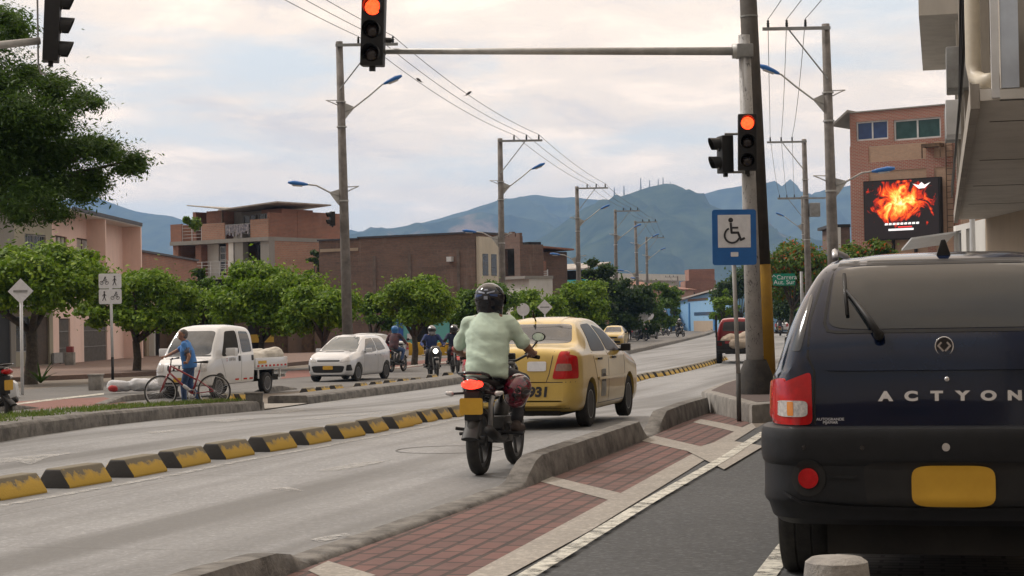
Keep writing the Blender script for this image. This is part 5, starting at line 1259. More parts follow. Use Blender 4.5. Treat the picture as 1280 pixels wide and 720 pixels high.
def wallholes(par, name, mat, L, z0, z1, th, holes, y0=0):
    """wall slab with real rectangular openings: columns/rows grid"""
    us = sorted({0, L, *[max(0, min(L, h[0])) for h in holes], *[max(0, min(L, h[1])) for h in holes]}); zs = sorted({z0, z1, *[max(z0, min(z1, h[2])) for h in holes], *[max(z0, min(z1, h[3])) for h in holes]})
    ins = lambda u, z: any(h[0] - 1e-6 < u < h[1] + 1e-6 and h[2] - 1e-6 < z < h[3] + 1e-6 for h in holes)
    n, m = len(us) - 1, len(zs) - 1; cell = [[not ins((us[i] + us[i + 1]) / 2, (zs[j] + zs[j + 1]) / 2) for j in range(m)] for i in range(n)]
    vs = {}; V = []; F = []
    def v(i, j, k):
        if (i, j, k) not in vs: vs[(i, j, k)] = len(V); V.append((us[i], y0 + k * th, zs[j]))
        return vs[(i, j, k)]
    for i in range(n):
        for j in range(m):
            if not cell[i][j]: continue
            F.append((v(i, j, 0), v(i + 1, j, 0), v(i + 1, j + 1, 0), v(i, j + 1, 0))); F.append((v(i, j, 1), v(i, j + 1, 1), v(i + 1, j + 1, 1), v(i + 1, j, 1)))
            for di, dj, a, b in ((-1, 0, (i, j), (i, j + 1)), (1, 0, (i + 1, j), (i + 1, j + 1)), (0, -1, (i, j), (i + 1, j)), (0, 1, (i, j + 1), (i + 1, j + 1))):
                p, q = i + di, j + dj
                if not (0 <= p < n and 0 <= q < m and cell[p][q]): F.append((v(*a, 0), v(*b, 0), v(*b, 1), v(*a, 1)))
    mb = MB(); mb.add(V, F); return mb.build(name, mat, par)
def window(par, r, frame, glass, name='window', th=.05, mull=1, rail=0, depth=.12, bars=0):
    u0, u1, z0, z1 = r; mb = MB(); w = th
    mb.box(u0, u0 + w, depth - .04, depth + .02, z0, z1); mb.box(u1 - w, u1, depth - .04, depth + .02, z0, z1); mb.box(u0 + w, u1 - w, depth - .04, depth + .02, z0, z0 + w); mb.box(u0 + w, u1 - w, depth - .04, depth + .02, z1 - w, z1)
    for k in range(mull): x = u0 + (u1 - u0) * (k + 1) / (mull + 1); mb.box(x - w / 2, x + w / 2, depth - .035, depth + .02, z0 + w, z1 - w)
    for k in range(rail): z = z0 + (z1 - z0) * (k + 1) / (rail + 1); mb.box(u0 + w, u1 - w, depth - .03, depth + .018, z - w / 2, z + w / 2)
    f = mb.build(name, frame, par); box(f, 'pane', glass, u0 + w * .5, u1 - w * .5, depth, depth + .012, z0 + w * .5, z1 - w * .5)
    if bars:
        m2 = MB()
        for k in range(bars): x = u0 + (u1 - u0) * (k + .5) / bars; m2.box(x - .012, x + .012, depth - .10, depth - .08, z0, z1)
        m2.box(u0, u1, depth - .10, depth - .08, z0 + .05, z0 + .08); m2.box(u0, u1, depth - .10, depth - .08, z1 - .08, z1 - .05); m2.build('window_bars', GREYM, f)
    return f
def railing(par, x0, x1, y, z, h=1.0, mat=WHITE, n=None, rails=4):
    mb = MB(); n = n or max(2, int((x1 - x0) / .9))
    for k in range(n + 1): x = x0 + (x1 - x0) * k / n; mb.box(x - .025, x + .025, y - .025, y + .025, z, z + h)
    for k in range(rails): zz = z + h * (k + 1) / rails; mb.box(x0, x1, y - .018, y + .018, zz - .025, zz)
    return mb.build('railing', mat, par)
def roof_slab(par, L, D, z, mat, over=.3, slope=0, th=.12, name='roof'):
    mb = MB(); a, b = z, z + slope
    mb.add([(-over, -over, a), (L + over, -over, a), (L + over, D, b), (-over, D, b), (-over, -over, a + th), (L + over, -over, a + th), (L + over, D, b + th), (-over, D, b + th)], [(0, 3, 2, 1), (4, 5, 6, 7), (0, 1, 5, 4), (1, 2, 6, 5), (2, 3, 7, 6), (3, 0, 4, 7)]); return mb.build(name, mat, par)

# olive house and pink house, left
pl = Plane(-60, 80, 20, 83); b = bld(pl, 'dark olive house at the left edge, half hidden by the big tree', name='house'); H = pl.uz(10, 262)[1]
doors = [pl.rect(-30, 385, 14, 458)]
wallholes(b, 'wall', GRPL, pl.L, 0, H, .25, [pl.rect(-30, 385, 14, 456)]); box(b, 'garage_door', pm('dark_gate', (.035, .04, .045), None, 3, .6), *doors[0][:2], .1, .16, 0, doors[0][3]); box(b, 'rear_volume', GRPL, 0, pl.L, .25, 9, 0, H); roof_slab(b, pl.L, 9, H, TILE, .3, .6)
pl = Plane(20, 83, 67, 86.5); b = bld(pl, 'light olive two-storey house with a barred upper window, left of the pink house', name='house'); H = pl.uz(45, 266)[1]; w1 = pl.rect(31, 293, 57, 313); w2 = pl.rect(20, 395, 40, 440); d2 = pl.rect(45, 396, 62, 456)
wallholes(b, 'wall', OLIVE, pl.L, 0, H, .25, [w1, w2, d2]); window(b, w1, GREYM, DWIN, bars=9); window(b, w2, GREYM, DWIN); box(b, 'door', DOORB, d2[0], d2[1], .1, .15, 0, d2[3]); box(b, 'rear_volume', OLIVE, 0, pl.L, .25, 9, 0, H); roof_slab(b, pl.L, 9, H, TILE, .3, .5)
z = pl.uz(45, 380)[1]; box(b, 'balcony_slab', WHPL, -.5, pl.L, -.9, 0, z - .15, z)
mb = MB()
for k in range(12):
    x = -.3 + k * (pl.L + .2) / 12; mb.lathe([(.05, z), (.10, z + .25), (.04, z + .4), (.10, z + .6), (.06, z + .7)], 8, (x, -.8, 0))
mb.box(-.5, pl.L, -.88, -.72, z + .7, z + .8); mb.build('balustrade', WHPL, b)
pl = Plane(67, 86.5, 156, 101); b = bld(pl, 'pink two-storey house with brown doors and a pink side wall', name='house'); H = pl.uz(120, 277)[1]
ws = [pl.rect(69, 295, 84, 338), pl.rect(96, 299, 121, 322)]; zf = pl.uz(110, 372)[1]
ds = [pl.rect(44, 392, 60, 461), pl.rect(73, 398, 87, 458), pl.rect(105, 402, 134, 457)]; ds[0] = pl.rect(69, 394, 71, 458)
hs = [pl.rect(74, 398, 88, 456), pl.rect(105, 403, 134, 456), *ws]
wallholes(b, 'wall', PINK, pl.L, 0, H, .25, hs)
for r in ws: window(b, r, DOORB, pm('curtain_window', (.45, .42, .38), (.30, .28, .26), 3, .5), mull=2)
for r in hs[:2]:
    box(b, 'door', DOORB, r[0], r[1], .08, .14, 0, r[3]); mb = MB()
    for k in range(int((r[1] - r[0]) / .16)): mb.box(r[0] + .05 + k * .16, r[0] + .075 + k * .16, .04, .06, .05, r[3] - .05)
    for zz in (.9, 1.7): mb.box(r[0], r[1], .035, .065, zz, zz + .03)
    mb.build('door_grille', GREYM, b)
box(b, 'rear_volume', PINK, 0, pl.L, .25, 8, 0, H - .05)
box(b, 'roof_slab', WHPL, -.1, pl.L + .2, -1.0, 8, H, H + .16); box(b, 'fascia', FLASH, -.1, pl.L + .2, -1.04, -1.0, H + .05, H + .24)
u = pl.uz(109, 300)[0]; box(b, 'fin_wall', PINK, u - .08, u + .08, -.95, 0, zf, H); box(b, 'fin_wall', PINK, pl.L - .15, pl.L + .1, -1.0, 0, 0, H)
r = pl.rect(62, 441, 74, 454); box(b, 'meter_box', GREYM, r[0] + .4, r[1] + .3, -.1, 0, r[2], r[3])
# low brick building behind the trees
pl = Plane(156, 101, 248, 122); b = bld(pl, 'low orange brick building with a dark roof edge, right of the pink house'); H = pl.uz(200, 319)[1]; zb = pl.uz(200, 348)[1]
hs = [pl.rect(163, 392, 183, 455), pl.rect(190, 392, 206, 455)]
wallholes(b, 'lower_wall', TAN, pl.L, 0, zb, .25, hs); wallholes(b, 'upper_wall', BR1, pl.L, zb, H, .25, []); box(b, 'rear_volume', BR1, 0, pl.L, .25, 10, 0, H - .05); box(b, 'roof_edge', FLASH, -.05, pl.L + .1, -.12, 10, H, H + .12)
for r in hs: box(b, 'door', WOOD, r[0], r[1], .08, .13, 0, r[3])
u = pl.uz(187, 420)[0]; box(b, 'white_column', WHPL, u - .2, u + .2, -.3, 0, 0, pl.uz(187, 405)[1])
# three-storey brick block with balconies
pl = Plane(218, 146, 339, 140); b = bld(pl, 'unfinished three-storey orange brick block with balconies and white railings'); L = pl.L
z1 = pl.uz(280, 344)[1]; z2 = pl.uz(280, 299)[1]; zr = pl.uz(280, 262)[1]; zp = pl.uz(230, 280)[1]; U = lambda px: pl.uz(px, 320)[0]
dep = 9.0
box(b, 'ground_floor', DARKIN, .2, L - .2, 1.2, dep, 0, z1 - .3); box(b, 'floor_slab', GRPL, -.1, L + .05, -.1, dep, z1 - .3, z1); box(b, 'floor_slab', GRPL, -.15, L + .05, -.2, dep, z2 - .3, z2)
box(b, 'back_wall', BR3, 0, L, 3.0, dep - .02, z1, z2 - .3)
box(b, 'side_wall', BR3, L - .22, L + .02, .02, dep + .02, 0, z2 - .3); box(b, 'side_wall', BR3, -.02, .22, .02, dep, 0, z2 - .3)
box(b, 'upper_side_wall', BR1, L - .22, L + .02, .0, dep * .55, z2, z2 + (zp - z2) * 1.35); box(b, 'upper_side_wall', BR1, L - .24, L + .04, dep * .35, dep, z2, zr - .25)
box(b, 'middle_wall', BR1, U(241), U(248), .3, 3, z1, z2 - .3); box(b, 'white_panel', WHPL, U(244), U(262), 1.0, 1.1, z1, z2 - .3)
f = window(b, (U(263), U(283), z1 + .2, z2 - .5), WHITE, DWIN, mull=2, rail=3, depth=1.1); 
for a_, c_ in ((287, 293), (295, 305), (327, 338)): box(b, 'concrete_column', GRPL if a_ != 287 else WHPL, U(a_), U(c_), -.12, .5, 0, z2 + (1.0 if a_ == 295 else -.3))
box(b, 'brick_pier', BR1, U(218), U(223), 0, .3, 0, z2 - .3); box(b, 'brick_pier', BR1, U(283), U(287), -.02, 2.9, z1, z2 - .3)
w_ = window(b, (U(307), U(326), z1 + .9, z2 - .4), GREYM, DWIN, mull=1, depth=1.4)
railing(b, U(242), U(286), -.05, z1, 1.1); railing(b, U(306), U(327), -.05, z1, 1.0)
box(b, 'parapet', BR1, -.1, U(229), -.15, .05, z2, zp); box(b, 'parapet', BR3, U(254), U(283), -.15, .05, z2, zp - .1); box(b, 'parapet', BR3, U(315), L, -.15, .05, z2, zp); box(b, 'parapet', BR3, -.1, .1, 0, 6, z2, zp)
railing(b, U(229), U(253), -.05, z2, 1.3, rails=5); railing(b, U(283), U(315), -.05, z2, 1.1, rails=3)
box(b, 'penthouse_wall', BR1, U(252), U(271), .6, 5, z2, zr); box(b, 'penthouse_wall', GRPL, U(271), U(312), 2.0, 5, z2, zr - .1); box(b, 'penthouse_wall', BR1, U(312), L, 1.4, 5, z2, zr - .1); box(b, 'penthouse_wall', BR1, U(236), U(240), .5, 5, z2, zr)
window(b, (U(310), U(325), z2 + 1.3, zr - .4), GREYM, DWIN, depth=1.3); window(b, (U(284), U(300), z2 + .9, zr - .4), GREYM, DWIN, depth=1.9)
mb = MB(); x0, x1 = U(232), U(277); mb.add([(x0, .2, zr + .5), (x1, -.3, zr + .05), (x1, 6, zr + .05), (x0, 6, zr + .5), (x0, .2, zr + .58), (x1, -.3, zr + .14), (x1, 6, zr + .14), (x0, 6, zr + .58)], [(0, 3, 2, 1), (4, 5, 6, 7), (0, 1, 5, 4), (1, 2, 6, 5), (2, 3, 7, 6), (3, 0, 4, 7)]); mb.build('tin_roof', ROOFC, b)
mb = MB(); x0, x1 = U(279), U(350); mb.add([(x0, -.5, zr - .1), (x1, -.3, zr + .25), (x1, 6, zr + .25), (x0, 6, zr - .1), (x0, -.5, zr - .0), (x1, -.3, zr + .35), (x1, 6, zr + .35), (x0, 6, zr - .0)], [(0, 3, 2, 1), (4, 5, 6, 7), (0, 1, 5, 4), (1, 2, 6, 5), (2, 3, 7, 6), (3, 0, 4, 7)]); mb.build('tin_roof', ROOFC, b)
box(b, 'post', WOOD, U(278), U(279.5), -.1, .05, z2, zr)
mb = MB()
for k in range(14): x = U(285) + (U(314) - U(285)) * k / 14; h = .5 + .5 * random.random(); mb.box(x, x + .13, -.22, -.16, z2 + 1.05 - h, z2 + 1.05)
o = mb.build('laundry', pm('laundry_cloth', (.12, .12, .16), (.40, .38, .40), 6, .9), None, bevel=0); o.location = pl.o; o.rotation_euler = (0, 0, pl.rz); tag(o, 'dark and white laundry hanging over the top balcony railing of the brick block', 'laundry')
# long dark brick warehouse + cream front
pl = Plane(400, 124, 596, 118); b = bld(pl, 'long windowless dark brick building behind the trees, with a cream street front'); L = pl.L; H1 = pl.uz(430, 300)[1]; H2 = pl.uz(520, 295)[1]; us_ = pl.uz(449, 320)[0]; dep = 3.4
box(b, 'left_wall', BR2, 0, us_, .06, dep, 0, H1); box(b, 'right_wall', BR2, us_, L, 0, dep, 0, H2); box(b, 'roof_edge', FLASH, us_ - .1, L + .1, -.08, dep, H2, H2 + .12); box(b, 'roof_edge', FLASH, -.1, us_ - .1, -.02, dep, H1, H1 + .1)
for px in (468, 512, 573): u = pl.uz(px, 330)[0]; box(b, 'concrete_tie', pm('old_render', (.17, .13, .11), (.10, .08, .07), 2, .9), u - .12, u + .12, -.03, 0, 0, H2 - 1.2 + .2 * math.sin(px))
box(b, 'concrete_band', TAN, 0.1, us_ - .1, .03, .06, H1 - .75, H1 - .55)
box(b, 'satellite_box', WHITE, pl.uz(561, 325)[0], pl.uz(567, 325)[0], -.3, 0, pl.uz(564, 327)[1], pl.uz(564, 321)[1])
fl = dep; box(b, 'cream_front', CREAM, L + .02, L + .25, .1, fl * .78, 1.9, H2 - .2); box(b, 'ground_front', WHPL, L + .02, L + .22, .1, fl, 0, 1.9); box(b, 'front_extension', BR2, L + .02, L + .2, fl * .78, fl, 1.9, H2 - .3)
for y in (.5, 1.6): box(b, 'window', DWIN, L + .24, L + .27, y, y + .7, H2 - 2.7, H2 - 1.3)
# ragged brick houses right of it
pl = Plane(612, 138, 652, 134); b = bld(pl, 'ragged dark brick house above a white ground floor, right of the cream front', name='house'); L = pl.L; H = pl.uz(630, 297)[1]; zm_ = pl.uz(630, 350)[1]
box(b, 'ground_floor', WHPL, -.2, L + 1.2, 0, 2, 0, zm_); box(b, 'slab', GRPL, -.3, L + 1.3, -.4, 2, zm_, zm_ + .2)
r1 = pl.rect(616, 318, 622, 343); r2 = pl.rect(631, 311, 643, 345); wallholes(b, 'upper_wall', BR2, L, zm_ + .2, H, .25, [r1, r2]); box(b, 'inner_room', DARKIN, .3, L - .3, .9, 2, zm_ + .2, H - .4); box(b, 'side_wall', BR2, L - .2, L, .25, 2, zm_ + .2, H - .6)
mb = MB()
for k in range(9): x = L * k / 9; mb.box(x, x + L / 9 * (.5 + .5 * random.random()), .0, .24, H, H + .12 + .35 * random.random())
mb.build('broken_parapet', BR2, b); u = pl.uz(645, 372)[0]; box(b, 'door', DOORB, u - .4, u + .4, -.03, 0, 1.5, 3.2)
pl = Plane(646, 142, 690, 137); b = bld(pl, 'brown shack-like brick house with a sloping roof and a light blue parapet', name='house'); L = pl.L; H = pl.uz(665, 311)[1]; zm_ = pl.uz(665, 355)[1]; z0_ = pl.uz(665, 370)[1]
box(b, 'ground_floor', WHPL, 0, L, 0, 2, 0, z0_); box(b, 'blue_parapet', BLPL, pl.uz(657, 360)[0], pl.uz(676, 360)[0], -.3, -.1, z0_ - 1, zm_ - .2); box(b, 'upper_wall', BR2, 0, L * .75, .2, 2.2, z0_, H - .3); box(b, 'brick_box', BR1, L * .1, L * .32, -.2, .2, H - 1.6, H - .8)
roof_slab(b, L * .85, 2.4, H, TILE, .2, -.2); box(b, 'dark_opening', DARKIN, L * .35, L * .7, .15, .22, z0_ + .5, H - .5); box(b, 'window', BWIN, L * .42, L * .72, .05, .15, z0_ + .9, z0_ + 2.6); box(b, 'white_sign_panel', WHITE, *pl.rect(670, 321, 682, 335)[:2], -.5, -.42, *pl.rect(670, 321, 682, 335)[2:])
r = pl.rect(680, 337, 687, 352); f = MB()
for k in range(6): f.box(r[0], r[1], -.2, -.15, r[2] + (r[3] - r[2]) * k / 6, r[2] + (r[3] - r[2]) * k / 6 + .06)
f.box(r[0] - .05, r[0], -.2, -.15, r[2], r[3]); f.box(r[1], r[1] + .05, -.2, -.15, r[2], r[3]); f.build('white_ladder', WHITE, b); box(b, 'brick_pier', BR1, pl.uz(677, 340)[0], pl.uz(680, 340)[0], -.1, .2, z0_, H - 1)
pl = Plane(684, 150, 734, 146); b = bld(pl, 'low house with a grey corrugated roof and a turquoise wall above the trees', name='house'); L = pl.L; H = pl.uz(710, 338)[1]
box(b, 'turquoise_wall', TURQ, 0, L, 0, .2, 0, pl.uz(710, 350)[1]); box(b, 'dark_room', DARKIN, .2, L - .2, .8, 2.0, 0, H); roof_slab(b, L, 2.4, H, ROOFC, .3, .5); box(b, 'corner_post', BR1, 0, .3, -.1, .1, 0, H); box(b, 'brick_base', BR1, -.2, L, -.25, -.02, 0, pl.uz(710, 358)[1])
# aqua shopfront behind the scooter
pl = Plane(490, 112, 608, 112); b = bld(pl, 'aqua and white shopfront in the shade behind the scooter rider'); L = pl.L; H = pl.uz(550, 392)[1]
r1 = pl.rect(497, 400, 502, 436); r2 = pl.rect(517, 402, 542, 438); r3 = pl.rect(562, 402, 568, 438)
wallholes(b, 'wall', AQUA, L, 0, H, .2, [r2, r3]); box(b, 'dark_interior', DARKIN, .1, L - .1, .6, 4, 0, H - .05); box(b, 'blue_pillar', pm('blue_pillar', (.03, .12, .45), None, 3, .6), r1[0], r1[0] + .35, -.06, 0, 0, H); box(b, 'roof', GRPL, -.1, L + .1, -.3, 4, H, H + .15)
r4 = pl.rect(570, 398, 600, 437); box(b, 'white_wall', WHPL, r4[0], r4[1], -.05, 0, 0, H)
r5 = pl.rect(509, 417, 516, 424); box(b, 'notice_board', SIGNW, r5[0], r5[1], -.08, -.01, r5[2], r5[3])
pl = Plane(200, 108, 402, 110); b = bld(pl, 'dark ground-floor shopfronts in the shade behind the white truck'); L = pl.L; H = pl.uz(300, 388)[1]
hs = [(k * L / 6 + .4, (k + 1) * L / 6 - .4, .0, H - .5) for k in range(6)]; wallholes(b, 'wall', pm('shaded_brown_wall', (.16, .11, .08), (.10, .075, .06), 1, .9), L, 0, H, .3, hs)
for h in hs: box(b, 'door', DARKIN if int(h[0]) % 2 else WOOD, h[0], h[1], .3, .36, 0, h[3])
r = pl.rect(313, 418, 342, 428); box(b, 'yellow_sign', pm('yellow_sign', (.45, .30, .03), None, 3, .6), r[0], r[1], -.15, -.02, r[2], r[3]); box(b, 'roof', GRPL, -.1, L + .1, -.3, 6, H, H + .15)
# far end: blue building, brick flats, pale roofs, pink wall
pl = Plane(846, 262, 912, 214); b = bld(pl, 'light blue building with a sloping roof at the end of the road'); L = pl.L; za = pl.uz(850, 377)[1]; zb = pl.uz(906, 362)[1]
mb = MB(); mb.prism([(0, 0), (L, 0), (L, zb + .2), (0, za)], 'y', 0, 8); mb.build('wall', BLPL, b)
mb = MB(); mb.add([(-.3, -.5, za), (L + .3, -.5, zb + .22), (L + .3, 9, zb + 2.2), (-.3, 9, za + 2.0), (-.3, -.5, za + .2), (L + .3, -.5, zb + .42), (L + .3, 9, zb + 2.4), (-.3, 9, za + 2.2)], [(0, 3, 2, 1), (4, 5, 6, 7), (0, 1, 5, 4), (1, 2, 6, 5), (2, 3, 7, 6), (3, 0, 4, 7)]); mb.build('roof', ROOFC, b)
for y0, y1, a_, c_ in ((373, 376, 860, 885), (390, 394, 868, 892)): r = pl.rect(a_, y0, c_, y1); box(b, 'window_band', DWIN, r[0], r[1], -.05, .02, r[2], r[3])
for px in (850, 862, 893): u = pl.uz(px, 390)[0]; box(b, 'pilaster', pm('deep_blue_paint', (.05, .20, .45), None, 3, .7), u - .6, u + .6, -.12, 0, 0, za - .3)
r = pl.rect(868, 401, 892, 410); box(b, 'stained_plinth', TAN, r[0], r[1], -.1, 0, 0, r[3])
pl = Plane(813, 235, 848, 262); b = bld(pl, 'low pink and blue wall beyond the far riders', 'wall', 'boundary_wall'); mb = MB(); mb.box(0, pl.L * .55, 0, .3, 0, pl.uz(822, 388)[1]); mb.build('pink_section', PINK, b); box(b, 'blue_section', BLPL, pl.L * .55, pl.L, 0, .3, 0, pl.uz(840, 384)[1])
pl = Plane(858, 330, 896, 330); b = bld(pl, 'orange brick block of flats rising behind the blue building'); L = pl.L; H = pl.uz(878, 336)[1]; box(b, 'wall', BR1, 0, L, 0, 10, 0, H * .8); box(b, 'top_storey', BR1, L * .15, L, 2, 10, H * .8, H)
for k in range(3): box(b, 'window', DWIN, L * (.2 + .25 * k), L * (.3 + .25 * k), -.05, .01, H * .5, H * .6)
pl = Plane(700, 300, 850, 330); b = bld(pl, 'long pale flat roof above the far trees'); H = pl.uz(820, 345)[1]; box(b, 'wall', WHPL, 0, pl.L, 0, 20, 0, H - .8); box(b, 'roof', WHPL, -.5, pl.L + .5, -1, 20, H - .8, H + .3)
pl = Plane(820, 280, 868, 300); b = bld(pl, 'orange tiled roofs between the far trees and the brick flats', name='house'); H = pl.uz(845, 362)[1]; box(b, 'wall', BR3, 0, pl.L, 0, 10, 0, H); roof_slab(b, pl.L, 10, H, TILE, .4, 1.6)

# brick tower with the LED screen
pl = Plane(1068, 108, 1204, 104); b = bld(pl, 'tall brick building with blue windows, a ladder and a glowing screen'); L = pl.L; H = pl.uz(1130, 136)[1]; zk = pl.uz(1130, 178)[1]; dep = 9
f1 = pl.rect(1070, 151, 1110, 175); f2 = pl.rect(1117, 148, 1176, 174); f3 = pl.rect(1181, 147, 1200, 170)
wallholes(b, 'upper_wall', BR4, L, zk - .1, H, .25, [f1, f2, f3])
zmid = pl.uz(1130, 200)[1]; zmid2 = pl.uz(1130, 212)[1]
box(b, 'lower_wall', BR5, 0, L, 0, .25, 0, zk - .1); box(b, 'core', BR5, .05, L, .3, dep, 0, H - .1)
box(b, 'brick_corner', BR4, -.03, pl.uz(1086, 200)[0], -.03, 0, 0, zk - .1); box(b, 'brick_band', BR4, pl.uz(1086, 200)[0], L, -.03, 0, zmid2, zmid); box(b, 'brick_pier', BR4, pl.uz(1158, 200)[0], pl.uz(1168, 200)[0], -.035, -.03, 0, zk - .1); box(b, 'brick_pier', BR4, pl.uz(1190, 200)[0], L, -.035, -.03, 0, zk - .1)
window(b, f1, WHITE, BWIN, th=.09); window(b, f2, WHITE, pm('green_window', (.012, .05, .05), (.03, .09, .09), 2, .12), th=.10); window(b, f3, WHITE, BWIN, th=.08, mull=0)
box(b, 'side_wall', TAN, -.04, .0, 0, dep, 3.0, zk); box(b, 'side_glazing', pm('pale_glazing', (.45, .47, .48), (.30, .32, .34), 2, .2), -.05, .0, .3, dep, zk, H - .3)
for k in range(5): box(b, 'glazing_post', WHITE, -.08, -.05, .5 + k * 1.9, .62 + k * 1.9, zk, H - .3)
mb = MB(); mb.add([(-1.0, -.3, H - .7), (0, -.3, H + .05), (0, dep, H + .05), (-1.0, dep, H - .7), (-1.0, -.3, H - .55), (0, -.3, H + .2), (0, dep, H + .2), (-1.0, dep, H - .55)], [(0, 3, 2, 1), (4, 5, 6, 7), (0, 1, 5, 4), (1, 2, 6, 5), (2, 3, 7, 6), (3, 0, 4, 7)]); mb.build('eave', GRPL, b)
box(b, 'parapet_cap', GRPL, 0, L, -.05, .3, H, H + .08); box(b, 'air_conditioner', GREYM, -.55, -.05, 1.5, 2.3, zmid2 - .8, zmid2)
box(b, 'oriel', TAN, -.5, 0, .5, dep, zmid2 - 5.6, zmid2 - 2.6) if 0 else None
r = pl.rect(1052, 252, 1066, 290); box(b, 'dark_side_window', DWIN, -.06, -.04, .8, 2.6, r[2], r[3]); box(b, 'dark_side_window', DWIN, -.06, -.04, 3.2, 5.0, r[2], r[3])
# maintenance platform and ladder
r = pl.rect(1157, 180, 1181, 198); mb = MB(); mb.box(r[0], r[1], -.6, -.04, r[3] - .2, r[3]); mb.box(r[0], r[0] + .06, -.6, -.54, r[2], r[3]); mb.box(r[1] - .06, r[1], -.6, -.54, r[2], r[3]); mb.build('steel_platform', WOOD, b)
mb = MB(); ua, ub = pl.uz(1184, 220)[0], pl.uz(1193, 220)[0]; zt_, zb_ = pl.uz(1188, 160)[1], pl.uz(1188, 292)[1]
mb.box(ua, ua + .05, -.2, -.15, zb_, zt_); mb.box(ub, ub + .05, -.2, -.15, zb_, zt_)
for k in range(18): z = zb_ + (zt_ - zb_) * k / 18; mb.box(ua, ub, -.19, -.16, z, z + .04)
mb.build('ladder', WOOD, b)
# screen
r = pl.rect(1086, 226, 1178, 298)
s_ = thing('led_screen', 'large glowing LED screen with orange flames on the brick building', 'screen', pl.o + Vector((0, 0, 0)), pl.rz)
box(s_, 'screen_cabinet', BLACKP, r[0] - .08, r[1] + .08, -.5, -.1, r[2] - .08, r[3] + .08)
m, t, p = newmat('led_picture'); v = coord(t)
cx_, cz_ = (r[0] + r[1]) / 2, (r[2] + r[3]) / 2; wd, ht = (r[1] - r[0]), (r[3] - r[2])
mp = nn(t, 'ShaderNodeMapping'); t.links.new(nn(t, 'ShaderNodeTexCoord').outputs['Object'], mp.inputs[0]); mp.inputs['Location'].default_value = (-(cx_ - .1) * 2 / wd, 0, -(cz_ + .35) * 2 / ht); mp.inputs['Scale'].default_value = (2 / wd, 1, 2 / ht)
ln = nn(t, 'ShaderNodeVectorMath', operation='LENGTH'); mm = nn(t, 'ShaderNodeVectorMath', operation='MULTIPLY'); t.links.new(mp.outputs[0], mm.inputs[0]); mm.inputs[1].default_value = (1.05, 0, 1.15); t.links.new(mm.outputs[0], ln.inputs[0])
n = noise(t, v, 1.1, 6, .62, 1.6); sb = nn(t, 'ShaderNodeMath', operation='MULTIPLY_ADD'); t.links.new(ln.outputs['Value'], sb.inputs[0]); sb.inputs[1].default_value = -.42; t.links.new(n, sb.inputs[2])
col = ramp(t, sb.outputs[0], [(.16, (.004, .001, .002)), (.23, (.45, .01, .0)), (.32, (1, .13, .01)), (.42, (1, .55, .08)), (.55, (1, .85, .45))])
t.links.new(col, p.inputs['Emission Color']); p.inputs['Emission Strength'].default_value = 1.3; p.inputs['Base Color'].default_value = (.01, .01, .01, 1)
mb = MB(); mb.box(r[0], r[1], -.52, -.505, r[2], r[3]); scr = mb.build('screen_face', m, s_)
wm = emi('led_white', (.9, .9, .9), 1.0); rm_ = emi('led_red', (.9, .05, .05), 1.0)
mb = MB(); x = r[0] + wd * .25
mb.prism([(r[0] + wd * .66, r[3] - ht * .07), (r[0] + wd * .74, r[3] - ht * .10), (r[0] + wd * .78, r[3] - ht * .05), (r[0] + wd * .82, r[3] - ht * .10), (r[0] + wd * .90, r[3] - ht * .06), (r[0] + wd * .82, r[3] - ht * .155), (r[0] + wd * .74, r[3] - ht * .16)], 'y', -.53, -.522); mb.build('winged_mark', wm, scr)
for k in range(9): xx = r[0] + wd * (.27 + .053 * k); mb = MB(); mb.prism([(xx, r[2] + ht * .235), (xx + wd * .04, r[2] + ht * .235), (xx + wd * .043, r[2] + ht * .27), (xx + wd * .006, r[2] + ht * .27)], 'y', -.53, -.522); mb.build('caption_mark', wm, scr)
mb = MB(); mb.box(r[0] + wd * .32, r[0] + wd * .66, -.53, -.522, r[2] + ht * .135, r[2] + ht * .17); mb.build('caption_bar', wm, scr); mb = MB(); mb.box(r[0] + wd * .45, r[0] + wd * .64, -.53, -.522, r[2] + ht * .185, r[2] + ht * .205); mb.build('caption_bar', rm_, scr)
for px in (1118, 1146): u = pl.uz(px, 310)[0]; box(b, 'screen_post', BLACKP, u - .07, u + .07, -.2, -.06, 0, r[2])
# small dark house left of it
pl = Plane(1046, 150, 1066, 150); b = bld(pl, 'small dark-roofed house with a white column, left of the brick building', name='house'); H = pl.uz(1056, 284)[1]; box(b, 'wall', BR2, 0, pl.L, .3, 6, 0, H); box(b, 'roof', BLACKP, -.4, pl.L, 0, 6, H, H + .25); box(b, 'white_column', WHPL, .2, .5, 0, .3, 0, H)

# ---- building along the right-hand side, with the jutting storey ----------------------
hd = Vector((math.sin(R(13.1)), math.cos(R(13.1)), 0)); s0 = Vector((5.0, 19.5, 0)) - hd * 45; org = s0
b = thing('corner_building', 'near building on the right with a jutting concrete storey, drainpipe and white panels', 'building', org, math.atan2(hd.y, hd.x))
